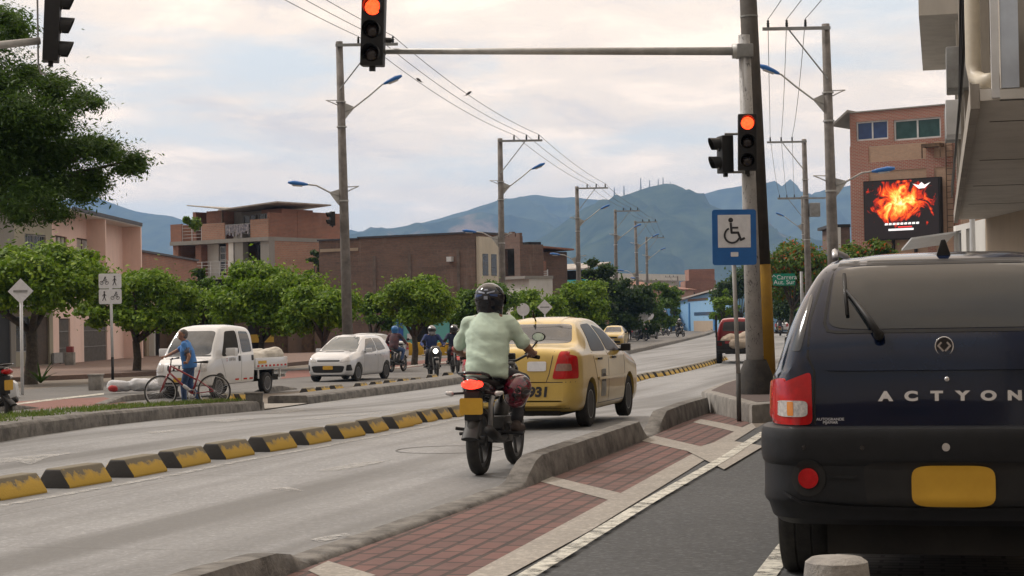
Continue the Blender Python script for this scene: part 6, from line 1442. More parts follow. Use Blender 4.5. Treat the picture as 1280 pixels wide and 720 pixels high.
# local: x runs along the street (away), y = +left(towards the street) ... the body lies at negative y
SOF = plaster('soffit_concrete', (.62, .59, .54), (.28, .26, .23), .5); FAC = plaster('stained_facade', (.36, .33, .29), (.12, .11, .10), .8)
X1 = 45 + 25.2; X0 = 44.8
box(b, 'jutting_slab', SOF, X0, X1, -3.4, 0, 3.60, 3.72)
for k in range(4): box(b, 'soffit_joint', pm('joint_dark', (.20, .19, .17), None, 3, .9), 47 + k * 5.6, 47.04 + k * 5.6, -3.3, -.15, 3.592, 3.598)
box(b, 'slab_edge', FAC, X0 + .02, X1 + .02, .004, .10, 3.52, 3.78)
box(b, 'upper_wall', FAC, X0 + .1, X1, -3.4, -.22, 3.72, 11)
box(b, 'rear_wing', FAC, 0, 27, -8, -.1, 0, 11); box(b, 'ground_wall', TAN, 30, X1 - 3, -6, -3.0, 0, 3.59)
for k in range(5): box(b, 'ground_column', WHPL, 46 + k * 5, 46.35 + k * 5, -2.9, -2.5, 0, 3.59)
for k in range(6): box(b, 'rear_window', DWIN, 2 + k * 4.2, 4.4 + k * 4.2, -.1, -.06, 4.6, 6.6); box(b, 'rear_shutter', WHPL, 2 + k * 4.2, 4.8 + k * 4.2, -.1, -.06, .1, 2.8)
for k in range(6): box(b, 'upper_window', DWIN, 48.6 + k * 3.4, 50.4 + k * 3.4, -.22, -.17, 4.6, 6.4)
box(b, 'upper_overhang', SOF, 62, X1 + .3, -3.4, .75, 7.25, 7.6); box(b, 'upper_storey', FAC, 62, X1 + .3, -3.4, .6, 7.6, 12)
box(b, 'white_pilaster', WHITE, X0 - .06, X0 + .1, -.20, -.12, 3.62, 9.5); box(b, 'pale_blue_panel', pm('blue_white_panel', (.50, .56, .64), (.42, .47, .55), 3, .5), X0 - .04, X0 + .1, -.40, -.22, 3.72, 9.5)
box(b, 'white_base', WHPL, X0 - .08, X0 + .1, -3.4, -.20, 3.60, 3.70)
box(b, 'beige_balcony', SOF, X0 - 2.2, X0, -2.4, -.46, 4.1, 4.3); box(b, 'balcony_parapet', FAC, X0 - 2.25, X0 - 2.15, -2.4, -.5, 4.3, 5.2)
pp_ = [(45.9, .04, 9.5), (45.9, .04, 4.12), (45.85, .02, 3.98), (45.6, -.06, 3.90), (45.2, -.16, 3.86)]
mb = MB(); mb.tube(pp_, .085, 14); dp = mb.build('drainpipe', pm('cream_pipe', (.55, .50, .40), (.45, .40, .32), 3, .45), b, smooth=True)
mb = MB(); mb.tube([(45.9, .04, 4.9), (45.9, .04, 4.96)], .10, 14); mb.build('pipe_bracket', GREYM, dp)
for k in range(3):
    mb = MB(); mb.tube([(47.5, -.05 + .05 * k, 10), (47.8 + k * .3, .0 + .05 * k, 6), (49.5 + k * .4, .14, 4.2), (58, .16, 4.0), (66, .16, 3.9 + .1 * k)], .022, 6); mb.build('loose_cable', BLACKP, b, smooth=True)
for k, (x, z) in enumerate(((52, 4.6), (57, 4.4), (61.0, 4.7))): box(b, 'air_conditioner', WHITE if k % 2 else GREYM, x, x + .9, -.2, .30, z, z + .6, .02)
for k in range(5): box(b, 'stained_rib', FAC, 48 + k * 4.4, 48.5 + k * 4.4, -.2, .05, 3.8, 7.0)
box(b, 'teal_logo_panel', pm('teal_panel', (.10, .28, .33), None, 3, .5), 46.4, 47.6, -2.2, -.95, 3.57, 3.586)
# shutters/canopy further along
pl2 = Plane(1196, 50, 1262, 44); b = bld(pl2, 'white ground floor with columns and a small canopy under the jutting storey'); L = pl2.L; H = pl2.uz(1220, 276)[1]
hs = [(L * .04, L * .16, 1.0, H - .15), (L * .26, L * .38, 1.0, H - .15)]; wallholes(b, 'wall', WHPL, L, 0, H, .2, hs)
for h in hs: window(b, h, WHITE, DWIN, mull=1, rail=3)
mb = MB(); mb.add([(-1.2, -1.2, H - .6), (.3, -1.2, H - .35), (.3, 0, H - .2), (-1.2, 0, H - .45), (-1.2, -1.2, H - .55), (.3, -1.2, H - .3), (.3, 0, H - .15), (-1.2, 0, H - .4)], [(0, 3, 2, 1), (4, 5, 6, 7), (0, 1, 5, 4), (1, 2, 6, 5), (2, 3, 7, 6), (3, 0, 4, 7)]); mb.build('canopy', WHITE, b)
box(b, 'beige_wall', TAN, L + .02, L + 4, -.5, .2, 0, H + .3); mb = MB(); mb.tube([(L * .62, -.3, 0), (L * .62, -.3, H)], .07, 10); mb.build('white_pipe', WHITE, b)
# buildings behind the camera that the street has on either side
for i, (x, y, w_, d_, h_) in enumerate(((14, -46, 22, 10, 12), (-22, -50, 20, 10, 9))):
    b = thing('building', ['brown block of shops across the street behind the viewer, right', 'beige block of shops across the street behind the viewer, left'][i], 'building', (x, y, 0)); box(b, 'wall', [TAN, BR2][i], -w_ / 2, w_ / 2, -d_ / 2, d_ / 2, 0, h_)
    for k in range(5):
        for j in range(2): box(b, 'window', DWIN, -w_ / 2 + 1.5 + k * w_ / 5, -w_ / 2 + 3.2 + k * w_ / 5, d_ / 2, d_ / 2 + .05, 4.2 + j * 3.2, 6 + j * 3.2)

# ------------------------------------------------------------------ hills
def hillmat(name, c1, c2, bare):
    m, t, p = newmat(name); v = coord(t); n = noise(t, v, .012, 8, .62, .3); n2 = noise(t, v, .0035, 5, .6)
    col = ramp(t, n, [(.35, c1), (.65, c2)]); col = mixc(t, ramp(t, n2, [(.60, 0), (.68, .8)]), col, bare)
    t.links.new(col, p.inputs['Base Color']); p.inputs['Roughness'].default_value = 1; p.inputs['Specular IOR Level'].default_value = 0; return m
def ridge(name, D, crest, depth, mat, seed, rough=.05, nx=260, nr=26, front=1.0):
    pts = [P(x, y, D) for x, y in crest]; xs_ = [p.x for p in pts]; zs_ = [p.z for p in pts]; vs = []; fs = []
    for i in range(nx):
        x = xs_[0] + (xs_[-1] - xs_[0]) * i / (nx - 1); h = float(np.interp(x, xs_, zs_))
        for j in range(nr):
            s = j / (nr - 1) * 2 - 1           # -1 front foot .. 0 crest .. 1 back
            f = (1 - abs(s)) ** .85; y = D + s * depth
            n = mnoise.fractal(Vector((x / depth * 3 + seed, s * 2.2, seed)), .9, 2.1, 6)
            rid = 1 - abs(mnoise.noise(Vector((x / depth * 4.5 + seed * 2 + s * .8, s * 1.1, 3.1))))
            k = abs(s) * (1 - abs(s)) * 4
            z = h * (f + k * (rid - .75) * .8) + n * h * (.16 * k + .014)
            vs.append((x + n * depth * .05 * k, y, max(z, -3)))
    for i in range(nx - 1):
        for j in range(nr - 1): a = i * nr + j; fs.append((a, a + nr, a + nr + 1, a + 1))
    me = bpy.data.meshes.new(name); me.from_pydata(vs, [], fs); fix_normals(me)
    o = link(me, name, mat, smooth=True)
    if sum(p.normal.z for p in me.polygons) < 0: me.flip_normals()
    return struct(o)
HM = hillmat('forested_hill', (.008, .022, .010), (.055, .075, .035), (.24, .16, .10))
ridge('hills', 6500, [(-500, 300), (-200, 262), (0, 255), (60, 250), (110, 243), (150, 255), (200, 268), (260, 282), (330, 290), (400, 283), (450, 290), (520, 278), (580, 266), (630, 246), (668, 240), (700, 245), (760, 241), (820, 252), (862, 236), (905, 228), (945, 231), (1010, 238), (1070, 230), (1180, 245), (1400, 280), (1800, 320)], 1500, HM, 1.3)
ridge('hills', 5200, [(300, 395), (400, 312), (440, 292), (500, 284), (560, 270), (600, 262), (640, 258), (700, 285), (800, 330), (900, 360)], 900, HM, 5.7)
ridge('hills', 4200, [(560, 372), (620, 322), (660, 300), (700, 278), (740, 255), (775, 241), (805, 235), (838, 232), (862, 238), (890, 254), (930, 272), (985, 290), (1060, 305), (1180, 330), (1400, 372)], 900, HM, 9.1)
# aerial masts on the front summit
for i, (px, h_) in enumerate(((801, 14), (812, 11), (823, 12), (829, 15), (838, 9), (780, 10), (768, 8))):
    p = P(px, 236 if px > 790 else 242, 4190); mb = MB(); hh = h_ / FPX * 4190
    for dx in (-2, 2): mb.tube([(dx, 0, -25), (0, 0, hh)], .9, 4)
    for k in range(4): mb.box(-2 + k * .5, 2 - k * .5, -.5, .5, hh * k / 4, hh * k / 4 + .8)
    o = mb.build('aerial_mast', pm('mast_grey', (.35, .33, .33), None, 1, .7)); o.location = p; tag(o, f'thin radio mast on the nearer hill, {NL[[2, 3, 4, 5, 6, 1, 0][i]]} from the left', 'radio mast', 'radio masts on the hilltop')
# ------------------------------------------------------------------ people and two-wheelers
def cap_mesh(mb, p0, r0, p1, r1, n=14, flat=1.0):
    p0, p1 = Vector(p0), Vector(p1); d = (p1 - p0); L = d.length
    if L < 1e-6: d = Vector((0, 0, 1e-4)); L = 1e-4
    d = d / L; up = Vector((0, 0, 1)) if abs(d.z) < .9 else Vector((0, 1, 0)); a = d.cross(up).normalized(); b = a.cross(d).normalized(); rings = []
    for k in range(1, 5): t = R(90 * k / 4); rings.append((p0 - d * r0 * math.cos(t), r0 * math.sin(t)))
    for k in range(0, 4): t = R(90 * k / 4); rings.append((p1 + d * r1 * math.sin(t), r1 * math.cos(t)))
    vs = [p0 - d * r0]; m = len(rings)
    for c, r in rings: vs += [c + a * math.cos(2 * math.pi * k / n) * r + b * math.sin(2 * math.pi * k / n) * r * flat for k in range(n)]
    vs.append(p1 + d * r1); e = len(vs) - 1
    fs = [(0, 1 + (k + 1) % n, 1 + k) for k in range(n)] + [(1 + i * n + k, 1 + i * n + (k + 1) % n, 1 + (i + 1) * n + (k + 1) % n, 1 + (i + 1) * n + k) for i in range(m - 1) for k in range(n)] + [(e, 1 + (m - 1) * n + k, 1 + (m - 1) * n + (k + 1) % n) for k in range(n)]
    mb.add(vs, fs)
def loft(mb, rings, n=20):
    """rings: (centre, rx, ry, tilt about x)"""
    vs = []
    for c, rx, ry, *tl in rings:
        M = Matrix.Rotation(tl[0] if tl else 0, 3, 'X')
        for k in range(n):
            a = 2 * math.pi * k / n; ca, sa = math.cos(a), math.sin(a); q = (abs(ca) ** 2.4 + abs(sa) ** 2.4) ** (-1 / 2.4)
            vs.append(Vector(c) + M @ Vector((rx * ca * q, ry * sa * q, 0)))
    m = len(rings); fs = [(i * n + k, i * n + (k + 1) % n, (i + 1) * n + (k + 1) % n, (i + 1) * n + k) for i in range(m - 1) for k in range(n)] + [tuple(reversed(range(n))), tuple(range((m - 1) * n, m * n))]
    mb.add(vs, fs)
def fuse(name, mb, mat, par, voxel=.014, smooth=4, wr=0, seed=0):
    me = bpy.data.meshes.new(name); me.from_pydata(mb.v, [], mb.f); fix_normals(me)
    o = bpy.data.objects.new(name, me); COL.objects.link(o)
    r = o.modifiers.new('r', 'REMESH'); r.mode = 'VOXEL'; r.voxel_size = voxel; r.adaptivity = 0
    s = o.modifiers.new('s', 'SMOOTH'); s.iterations = smooth; s.factor = .5
    m2 = evalmesh(o); bpy.data.objects.remove(o)
    if wr:     # cloth folds
        b = bmesh.new(); b.from_mesh(m2); b.normal_update()
        for v in b.verts:
            c = v.co; q = Vector((c.x * 5 + seed, c.y * 5, c.z * 13 + .8 * math.sin(c.x * 9))); f = mnoise.noise(q) * .7 + (1 - abs(mnoise.noise(q * 1.9))) * .5 - .3
            v.co += v.normal * f * wr
        b.to_mesh(m2); b.free()
    return link(m2, name, mat, par, smooth=True)
def head_mesh(mb, c, face, s=1.0, tilt=0):
    """head with jaw, nose, ears; face = horizontal direction it looks"""
    c = Vector(c); f = Vector(face).normalized(); r = Vector((f.y, -f.x, 0)); u = Vector((0, 0, 1))
    def q(a, b_, d): return c + (r * a + f * b_ + u * d) * s
    cap_mesh(mb, q(0, -.015, .03), .092 * s, q(0, .01, .03), .088 * s); cap_mesh(mb, q(0, .035, -.05), .058 * s, q(0, .05, -.075), .036 * s); cap_mesh(mb, q(0, .02, .0), .078 * s, q(0, .03, -.04), .062 * s)
    cap_mesh(mb, q(0, .098, .01), .010 * s, q(0, .118, -.022), .014 * s); cap_mesh(mb, q(-.02, .088, -.058), .010 * s, q(.02, .088, -.058), .010 * s)
    for e in (-1, 1): cap_mesh(mb, q(e * .084, -.0, .005), .014 * s, q(e * .088, -.005, -.03), .010 * s); cap_mesh(mb, q(e * .03, .082, .022), .012 * s, q(e * .045, .078, .022), .009 * s)
def hand(mb, wrist, grip, axis, s=1.0, thumb=1):
    """palm from wrist to grip; four fingers curl round a bar running along axis"""
    w, g, ax = Vector(wrist), Vector(grip), Vector(axis).normalized(); d = (g - w).normalized(); dn = d.cross(ax).normalized()
    if dn.z > 0: dn = -dn
    for k in range(3): o = ax * (k - 1) * .026 * s; cap_mesh(mb, w + o * .6, .019 * s, g - d * .02 * s + o - dn * .018 * s, .017 * s)
    for k in range(4):
        o = ax * (k - 1.5) * .021 * s; Lk = (.9, 1, .97, .8)[k]; a = g - dn * .022 * s + o; b = a + (d * .03 + dn * .006) * s * Lk; c = b + (dn * .034 - d * .004) * s * Lk; e = c + (-d * .024 + dn * .006) * s * Lk
        cap_mesh(mb, a, .0105 * s, b, .010 * s, 8); cap_mesh(mb, b, .010 * s, c, .009 * s, 8); cap_mesh(mb, c, .009 * s, e, .008 * s, 8)
    t0 = w.lerp(g, .35) + ax * thumb * .035 * s; t1 = t0 + (d * .035 + ax * thumb * .012 + dn * .015) * s; cap_mesh(mb, t0, .012 * s, t1, .011 * s, 8); cap_mesh(mb, t1, .011 * s, t1 + (d * .02 + dn * .025) * s, .009 * s, 8)
def person(root, J, skin, shirt, pants, shoe, sleeve=.55, bulk=1.0, head='helmet', hcol=None, face=(0, 1, 0), vox=.014, fingers=False, fold=.0, hairc=None, longp=True, bar_axis=(1, 0, 0)):
    """J: pelvis chest neck head sh el wr hip knee ank toe (tuples of left,right for limbs)"""
    V_ = {k: (Vector(v) if not isinstance(v[0], (tuple, list, Vector)) else [Vector(q) for q in v]) for k, v in J.items()}
    b = MB(); pe, ch, ne, he = V_['pelvis'], V_['chest'], V_['neck'], V_['head']
    head_mesh(b, he, face); cap_mesh(b, ne - Vector((0, 0, .05)), .062, he - Vector((0, 0, .06)), .055)
    loft(b, [(pe, .13 * bulk, .10), ((pe + ch) / 2, .13 * bulk, .09), (ch, .15 * bulk, .10), (ne - Vector((0, 0, .05)), .10, .07)])
    for i in (0, 1):
        s, e, w = V_['sh'][i], V_['el'][i], V_['wr'][i]
        cap_mesh(b, ne - Vector((0, 0, .04)), .06, s, .058); cap_mesh(b, s, .050, e, .041); cap_mesh(b, e, .041, w, .027)
        if fingers: hand(b, w, V_['grip'][i], bar_axis if i else tuple(-x for x in bar_axis), 1.0, -1)
        else: cap_mesh(b, w, .030, w + (w - e).normalized() * .07, .028)
        h, k, a = V_['hip'][i], V_['knee'][i], V_['ank'][i]; cap_mesh(b, h, .075, k, .050); cap_mesh(b, k, .048, a, .033); cap_mesh(b, a, .035, V_['toe'][i], .028)
    body = fuse('body', b, skin, root, min(vox, .009 if fingers else vox), 2)
    s = MB(); W_ = .185 * bulk
    t = math.atan2(ch.y - pe.y, ch.z - pe.z) * -.7
    loft(s, [(pe - Vector((0, 0, .08)), W_ * .98, .145 * bulk, t), (pe + Vector((0, 0, .04)), W_ * 1.0, .15 * bulk, t), (pe.lerp(ch, .5), W_ * .98, .145 * bulk, t), (ch, W_ * 1.06, .14 * bulk, t), (ch.lerp(ne, .42), W_ * .95, .125, t), (ch.lerp(ne, .72), W_ * .66, .105, t), (ch.lerp(ne, .92), .095, .085, t), (ne + Vector((0, 0, .03)), .07, .07, t)])
    for i in (0, 1):
        sh, e = V_['sh'][i], V_['el'][i]; cap_mesh(s, ne - Vector((0, 0, .07)), .062, sh, .070); q = sh.lerp(e, min(1, sleeve)); cap_mesh(s, sh, .071, q, .064)
        if sleeve > 1: cap_mesh(s, e, .062, e.lerp(V_['wr'][i], sleeve - 1), .048)
    fuse('shirt', s, shirt, body, vox, 5, fold, 3.3)
    p = MB()
    for i in (0, 1):
        h, k, a = V_['hip'][i], V_['knee'][i], V_['ank'][i]; cap_mesh(p, pe - Vector((0, 0, .05)), .11, h, .098); cap_mesh(p, h, .098, k, .070)
        if longp: cap_mesh(p, k, .070, a + (k - a).normalized() * .05, .056)
        else: cap_mesh(p, k, .070, k.lerp(a, .25), .064)
    fuse('trousers', p, pants, body, vox, 3, fold * .6, 1.1)
    for i in (0, 1):
        q = MB(); a, t_ = V_['ank'][i], V_['toe'][i]; d = (t_ - a); d.z = 0; d.normalize(); cap_mesh(q, a - d * .05 - Vector((0, 0, .03)), .045, t_, .04); cap_mesh(q, a, .045, a - Vector((0, 0, .03)), .047); fuse('shoe', q, shoe, body, .014, 2)
    f = Vector(face).normalized(); r_ = Vector((f.y, -f.x, 0))
    if head == 'helmet':
        q = MB(); c = he + Vector((0, 0, .025)); cap_mesh(q, c + Vector((0, 0, .012)) - f * .012, .142, c + f * .012 + Vector((0, 0, .0)), .138, 24); cap_mesh(q, c - Vector((0, 0, .07)) - f * .01, .125, c - Vector((0, 0, .10)) + f * .012, .118, 24); cap_mesh(q, c - Vector((0, 0, .10)) + f * .08, .05, c - Vector((0, 0, .10)) + f * .09, .045)
        hm = fuse('helmet', q, hcol, body, .012, 5)
        v = MB(); vs = []; n = 16
        for i in range(n + 1):
            a = R(-75 + 150 * i / n)
            for z, rr in ((.045, .147), (.0, .154), (-.05, .148)): d = f * math.cos(a) + r_ * math.sin(a); vs.append(c + d * rr + Vector((0, 0, z)))
        v.add(vs, [(i * 3 + j, i * 3 + j + 1, i * 3 + j + 4, i * 3 + j + 3) for i in range(n) for j in range(2)]); v.build('visor', GLASS, hm, smooth=True)
        return body, hm, c
    if head == 'hair':
        q = MB(); c = he + Vector((0, 0, .045)) - f * .018; cap_mesh(q, c, .094, c + f * .012, .086); cap_mesh(q, c - f * .03 - Vector((0, 0, .06)), .07, c - f * .03, .08); fuse('hair', q, hairc or HAIR, body, .012, 3)
    for s_ in (-1, 1): pass
    if head != 'helmet':
        for e in (-1, 1): q = MB(); q.lathe([(0, 0), (.009, .001), (.0, .006)], 10, (0, 0, 0), 'y'); M = Matrix.Translation(he + r_ * e * .036 + f * .086 + Vector((0, 0, .012))) @ Matrix.Rotation(math.atan2(-f.x, f.y), 4, 'Z'); q.v = [M @ Vector(x) for x in q.v]; q.build('eye', INK, body, smooth=True)
    return body, None, he

def moto_wheel(par, y, r, w, name='wheel', spoke=5):
    e = bpy.data.objects.new(name, None); COL.objects.link(e); e.parent = par; e.location = (0, y, r)
    mb = MB(); mb.lathe([(r - .085, -w * .4), (r - .06, -w), (r - .02, -w * .85), (r, -w * .3), (r, w * .3), (r - .02, w * .85), (r - .06, w), (r - .085, w * .4)], 40, (0, 0, 0), 'x', closed=True); mb.build('tyre', RUB, e, angle=50)
    mb = MB(); mb.lathe([(r - .075, -.035), (r - .075, .035), (r - .10, .03), (r - .10, -.03)], 36, (0, 0, 0), 'x', closed=True); mb.lathe([(0, -.06), (.045, -.06), (.045, .06), (0, .06)], 20, (0, 0, 0), 'x')
    for k in range(spoke): a = 2 * math.pi * k / spoke; mb.tube([(0, .03 * math.cos(a), .03 * math.sin(a)), (0, (r - .09) * math.cos(a), (r - .09) * math.sin(a))], .018, 6)
    mb.build('rim', pm('dark_alloy', (.05, .05, .052), (.08, .08, .08), 7, .4, metal=.5), e, angle=40); return e
def motorbike(label, body_mat, group=None, lit_tail=False, lit_head=False, scooter=False, plate=True, name='motorcycle'):
    t = thing(name, label, 'motorcycle', group=group); r = .305; WB = 1.27
    moto_wheel(t, 0, r, .055); moto_wheel(t, WB, r, .042)
    mb = MB()
    for s in (-1, 1): mb.tube([(s * .09, WB, r), (s * .085, WB - .20, .68), (s * .075, WB - .34, 1.0)], [.024, .024, .02], 10)
    mb.box(-.10, .10, WB - .37, WB - .29, .96, .99); mb.build('fork', GREYM, t, smooth=True)
    mb = MB(); n = 10; vs = []
    for k in range(n + 1):
        a = R(35 + 120 * k / n)
        for s in (-1, 1): vs.append((s * .055, WB + (r + .02) * math.cos(a), r + (r + .02) * math.sin(a)))
    mb.add(vs, [(2 * k, 2 * k + 1, 2 * k + 3, 2 * k + 2) for k in range(n)]); o = mb.build('front_mudguard', body_mat, t, smooth=True)
    mb = MB(); mb.tube([(-.37, WB - .50, 1.03), (-.24, WB - .42, 1.05), (-.12, WB - .34, 1.0), (.12, WB - .34, 1.0), (.24, WB - .42, 1.05), (.37, WB - .50, 1.03)], .013, 8); hb = mb.build('handlebar', BLACKP, t, smooth=True)
    for s in (-1, 1):
        mb = MB(); mb.tube([(s * .25, WB - .43, 1.05), (s * .38, WB - .505, 1.03)], .019, 8); mb.build('grip', BLACKP, hb, smooth=True)
        mb = MB(); mb.tube([(s * .22, WB - .40, 1.06), (s * .28, WB - .34, 1.12), (s * .36, WB - .40, 1.20)], .008, 6); m_ = mb.build('mirror_stalk', BLACKP, t, smooth=True)
        mb = MB(); mb.tube([(s * .36, WB - .39, 1.22), (s * .36, WB - .425, 1.22)], .062, 18, flat=.7); mb.build('mirror_housing', BLACKP, m_); mb = MB(); mb.tube([(s * .36, WB - .426, 1.22), (s * .36, WB - .430, 1.22)], .055, 18, flat=.66); mb.build('mirror_glass', CHROME, m_)
        mb = MB(); mb.tube([(s * .09, -.12, .74), (s * .20, -.15, .735)], .012, 6); ist = mb.build('indicator_stalk', BLACKP, t); mb = MB(); cap_mesh(mb, (s * .21, -.15, .735), .024, (s * .25, -.145, .74), .018); mb.build('indicator', CLEARL, ist, smooth=True)
        mb = MB(); mb.tube([(s * .10, .42, .36), (s * .30, .42, .345)], .016, 8); mb.build('footpeg', BLACKP, t); mb = MB(); mb.tube([(s * .08, .04, .40), (s * .22, .0, .42)], .015, 8); mb.build('footpeg', BLACKP, t)
        mb = MB(); mb.tube([(s * .10, 0, r), (s * .115, -.02, .62), (s * .12, .04, .70)], .022, 8); mb.build('shock_absorber', GREYM, t, smooth=True)
        mb = MB(); mb.tube([(s * .09, 0, r), (s * .08, .45, .36)], .02, 8); mb.build('swing_arm', BLACKP, t)
    mb = MB(); mb.tube([(0, WB - .32, .92), (0, .80, .80), (0, .45, .70), (0, .0, .72)], .03, 8); mb.tube([(0, .80, .8), (0, .78, .45), (0, .45, .34), (0, .42, .7)], .025, 8); mb.build('frame', BLACKP, t, smooth=True)
    mb = MB(); mb.box(-.12, .12, .42, .76, .26, .50); mb.tube([(0, .72, .46), (0, .86, .60)], .075, 14); mb.tube([(-.15, .56, .36), (.15, .56, .36)], .085, 16); mb.build('engine', pm('engine_metal', (.06, .06, .06), (.10, .10, .10), 8, .5, metal=.6), t, bevel=.012)
    mb = MB(); loft(mb, [((0, .60, .72), .10, .12), ((0, .66, .80), .13, .20), ((0, .70, .88), .135, .22), ((0, .72, .95), .11, .19), ((0, .72, .985), .06, .12)]); mb.build('tank', body_mat, t, smooth=True)
    mb = MB(); mb.tube([(0, -.22, .86), (0, .0, .84), (0, .25, .80), (0, .5, .80), (0, .62, .83)], [.08, .12, .14, .13, .08], 14, flat=.42); mb.build('seat', BLACKP, t, smooth=True)
    mb = MB(); mb.tube([(0, .45, .72), (0, .15, .74), (0, -.12, .79), (0, -.27, .84)], [.10, .135, .12, .06], 14, flat=.75); tail = mb.build('tail_fairing', BLACKG if lit_tail else body_mat, t, smooth=True)
    mb = MB(); mb.tube([(-.11, .05, .86), (-.12, -.12, .90), (-.10, -.27, .92), (.0, -.30, .925), (.10, -.27, .92), (.12, -.12, .90), (.11, .05, .86)], .015, 8); mb.build('grab_rail', BLACKG, t, smooth=True)
    mb = MB(); mb.tube([(0, -.20, .82), (0, -.275, .82), (0, -.285, .82)], [.10, .085, .04], 16, flat=.48); tl = mb.build('tail_lamp', emi('lit_tail_lamp', (1, .04, .02), 3.5, (.4, .01, .01)) if lit_tail else REDL, t, smooth=True)
    mb = MB(); mb.box(-.07, .07, -.24, -.10, .50, .76); mb.tube([(0, -.14, .52), (0, -.34, .34)], [.07, .08], 10, flat=.35); mb.build('rear_mudguard', BLACKP, t, bevel=.01)
    if plate: mb = MB(); mb.prism(rrect(-.105, .105, .555, .70, .02), 'y', -.262, -.255); mb.build('licence_plate', PLATE, t)
    mb = MB(); mb.tube([(.10, .70, .34), (.13, .30, .30), (.155, -.05, .36), (.165, -.28, .42)], [.025, .03, .045, .045], 12); mb.build('exhaust', BLACKP, t, smooth=True)
    mb = MB(); mb.tube([(0, WB - .26, .90), (0, WB - .17, .90), (0, WB - .135, .90)], [.085, .10, .085], 20); hd = mb.build('headlight_shell', body_mat, t, smooth=True)
    mb = MB(); mb.lathe([(.088, 0), (.07, .02), (0, .028)], 20, (0, WB - .135, .90), 'y'); mb.build('headlight', emi('lit_headlight', (1, .93, .8), 6, (.8, .8, .8)) if lit_head else CLEARL, hd, smooth=True)
    mb = MB(); mb.box(-.10, .10, WB - .34, WB - .26, 1.0, 1.07); mb.build('instruments', BLACKP, t, bevel=.015)
    if scooter:
        mb = MB(); loft(mb, [((0, WB - .30, .42), .16, .07), ((0, WB - .28, .62), .21, .09), ((0, WB - .24, .82), .22, .11), ((0, WB - .22, .98), .17, .10), ((0, WB - .26, 1.06), .11, .07)]); mb.build('leg_shield', body_mat, t, smooth=True)
        mb = MB(); loft(mb, [((0, WB, .62), .10, .16), ((0, WB - .03, .70), .08, .12)]); mb.build('nose', body_mat, t, smooth=True)
        mb = MB(); mb.box(-.18, .18, .45, .95, .34, .40); mb.build('footboard', BLACKP, t, bevel=.02)
    return t
SEATED = dict(pelvis=(0, .30, .93), chest=(0, .37, 1.24), neck=(0, .42, 1.45), head=(0, .455, 1.575),
    sh=((-.20, .40, 1.395), (.20, .40, 1.395)), el=((-.37, .52, 1.14), (.37, .52, 1.14)), wr=((-.345, .70, 1.065), (.345, .70, 1.065)), grip=((-.32, .765, 1.06), (.32, .765, 1.06)),
    hip=((-.10, .34, .89), (.10, .34, .89)), knee=((-.22, .76, .82), (.22, .76, .82)), ank=((-.22, .50, .43), (.22, .50, .43)), toe=((-.24, .62, .385), (.24, .62, .385)))
MINT = pm('mint_shirt', (.54, .66, .55), (.46, .57, .47), 4, .9, bmp=.15)
mp_ = A(597, 16.0)
bike = motorbike('black motorcycle with a lit red tail lamp, nearest the camera on the road', BLACKG, lit_tail=True)
place(bike, -.315, 16.45, R(14))
b2_ = MB(); b2_.tube([(.05, .3, .1), (.05, .31, .11)], .01, 4)
rider = thing('person', 'person in a mint short-sleeved shirt and black helmet riding the near motorcycle', 'person')
rider.location = bike.location; rider.rotation_euler = bike.rotation_euler
JM = {k: v for k, v in SEATED.items()}; JM['el'] = ((-.33, .48, 1.12), (.335, .50, 1.12)); JM['head'] = (0, .455, 1.55); JM['sh'] = ((-.185, .40, 1.355), (.185, .40, 1.355))
body, hm, hc = person(rider, JM, DSKIN, MINT, DARKT, pm('dark_shoe', (.05, .035, .03), None, 8, .7), sleeve=.78, bulk=1.06, hcol=pm('black_helmet', (.004, .005, .009), (.007, .008, .014), 5, .1, spec=.3, coat=.5), vox=.014, fingers=True, fold=.020)
# decals on the back of the helmet
HB = bvh_of(hm.data)
def on_helmet(name, quad, mat):
    vs = []; n = 6
    for i in range(n + 1):
        for j in range(2):
            q = [Vector(p) for p in quad]; p = q[0].lerp(q[1], i / n).lerp(q[3].lerp(q[2], i / n), j); h, nr, _, _ = HB.ray_cast(Vector((hc.x + p.x, hc.y - 1, hc.z + p.y)), Vector((0, 1, 0)))
            if h is None: return
            vs.append(h + nr * .003)
    me = bpy.data.meshes.new(name); me.from_pydata(vs, [], [(2 * i, 2 * i + 1, 2 * i + 3, 2 * i + 2) for i in range(n)]); link(me, name, mat, hm)
HG = pm('helmet_silver', (.35, .38, .45), (.2, .22, .3), 20, .4); HBL = pm('helmet_blue', (.02, .05, .16), None, 9, .3)
on_helmet('silver_decal', [(-.075, .062), (-.01, .048), (-.01, .060), (-.075, .078)], HG); on_helmet('silver_decal', [(.01, .048), (.075, .062), (.075, .078), (.01, .060)], HG); on_helmet('silver_decal', [(-.022, .078), (.022, .078), (.012, .090), (-.012, .090)], HG)
on_helmet('round_decal', [(-.018, -.002), (.018, -.002), (.018, .028), (-.018, .028)], HG); on_helmet('blue_decal', [(-.10, .02), (-.04, .03), (-.03, .045), (-.10, .045)], HBL); on_helmet('blue_decal', [(.04, .03), (.10, .02), (.10, .045), (.03, .045)], HBL)
q = MB(); cap_mesh(q, (0, 0, 0), .128, (0, .025, .02), .125, 24); cap_mesh(q, (0, .0, -.06), .115, (0, .03, -.07), .105, 24); h2 = fuse('spare_helmet', q, pm('red_black_helmet', (.16, .012, .03), (.018, .012, .016), 7, .2, coat=1, lo=.47, hi=.53), None, .012, 5)
h2.location = bike.location + Matrix.Rotation(-R(14), 3, 'Z') @ Vector((.27, .34, .745)); h2.rotation_euler = (.4, .3, -.2); tag(h2, 'red and black spare helmet hanging at the right hip of the mint-shirted rider', 'helmet')
HB2 = bvh_of(h2.data)
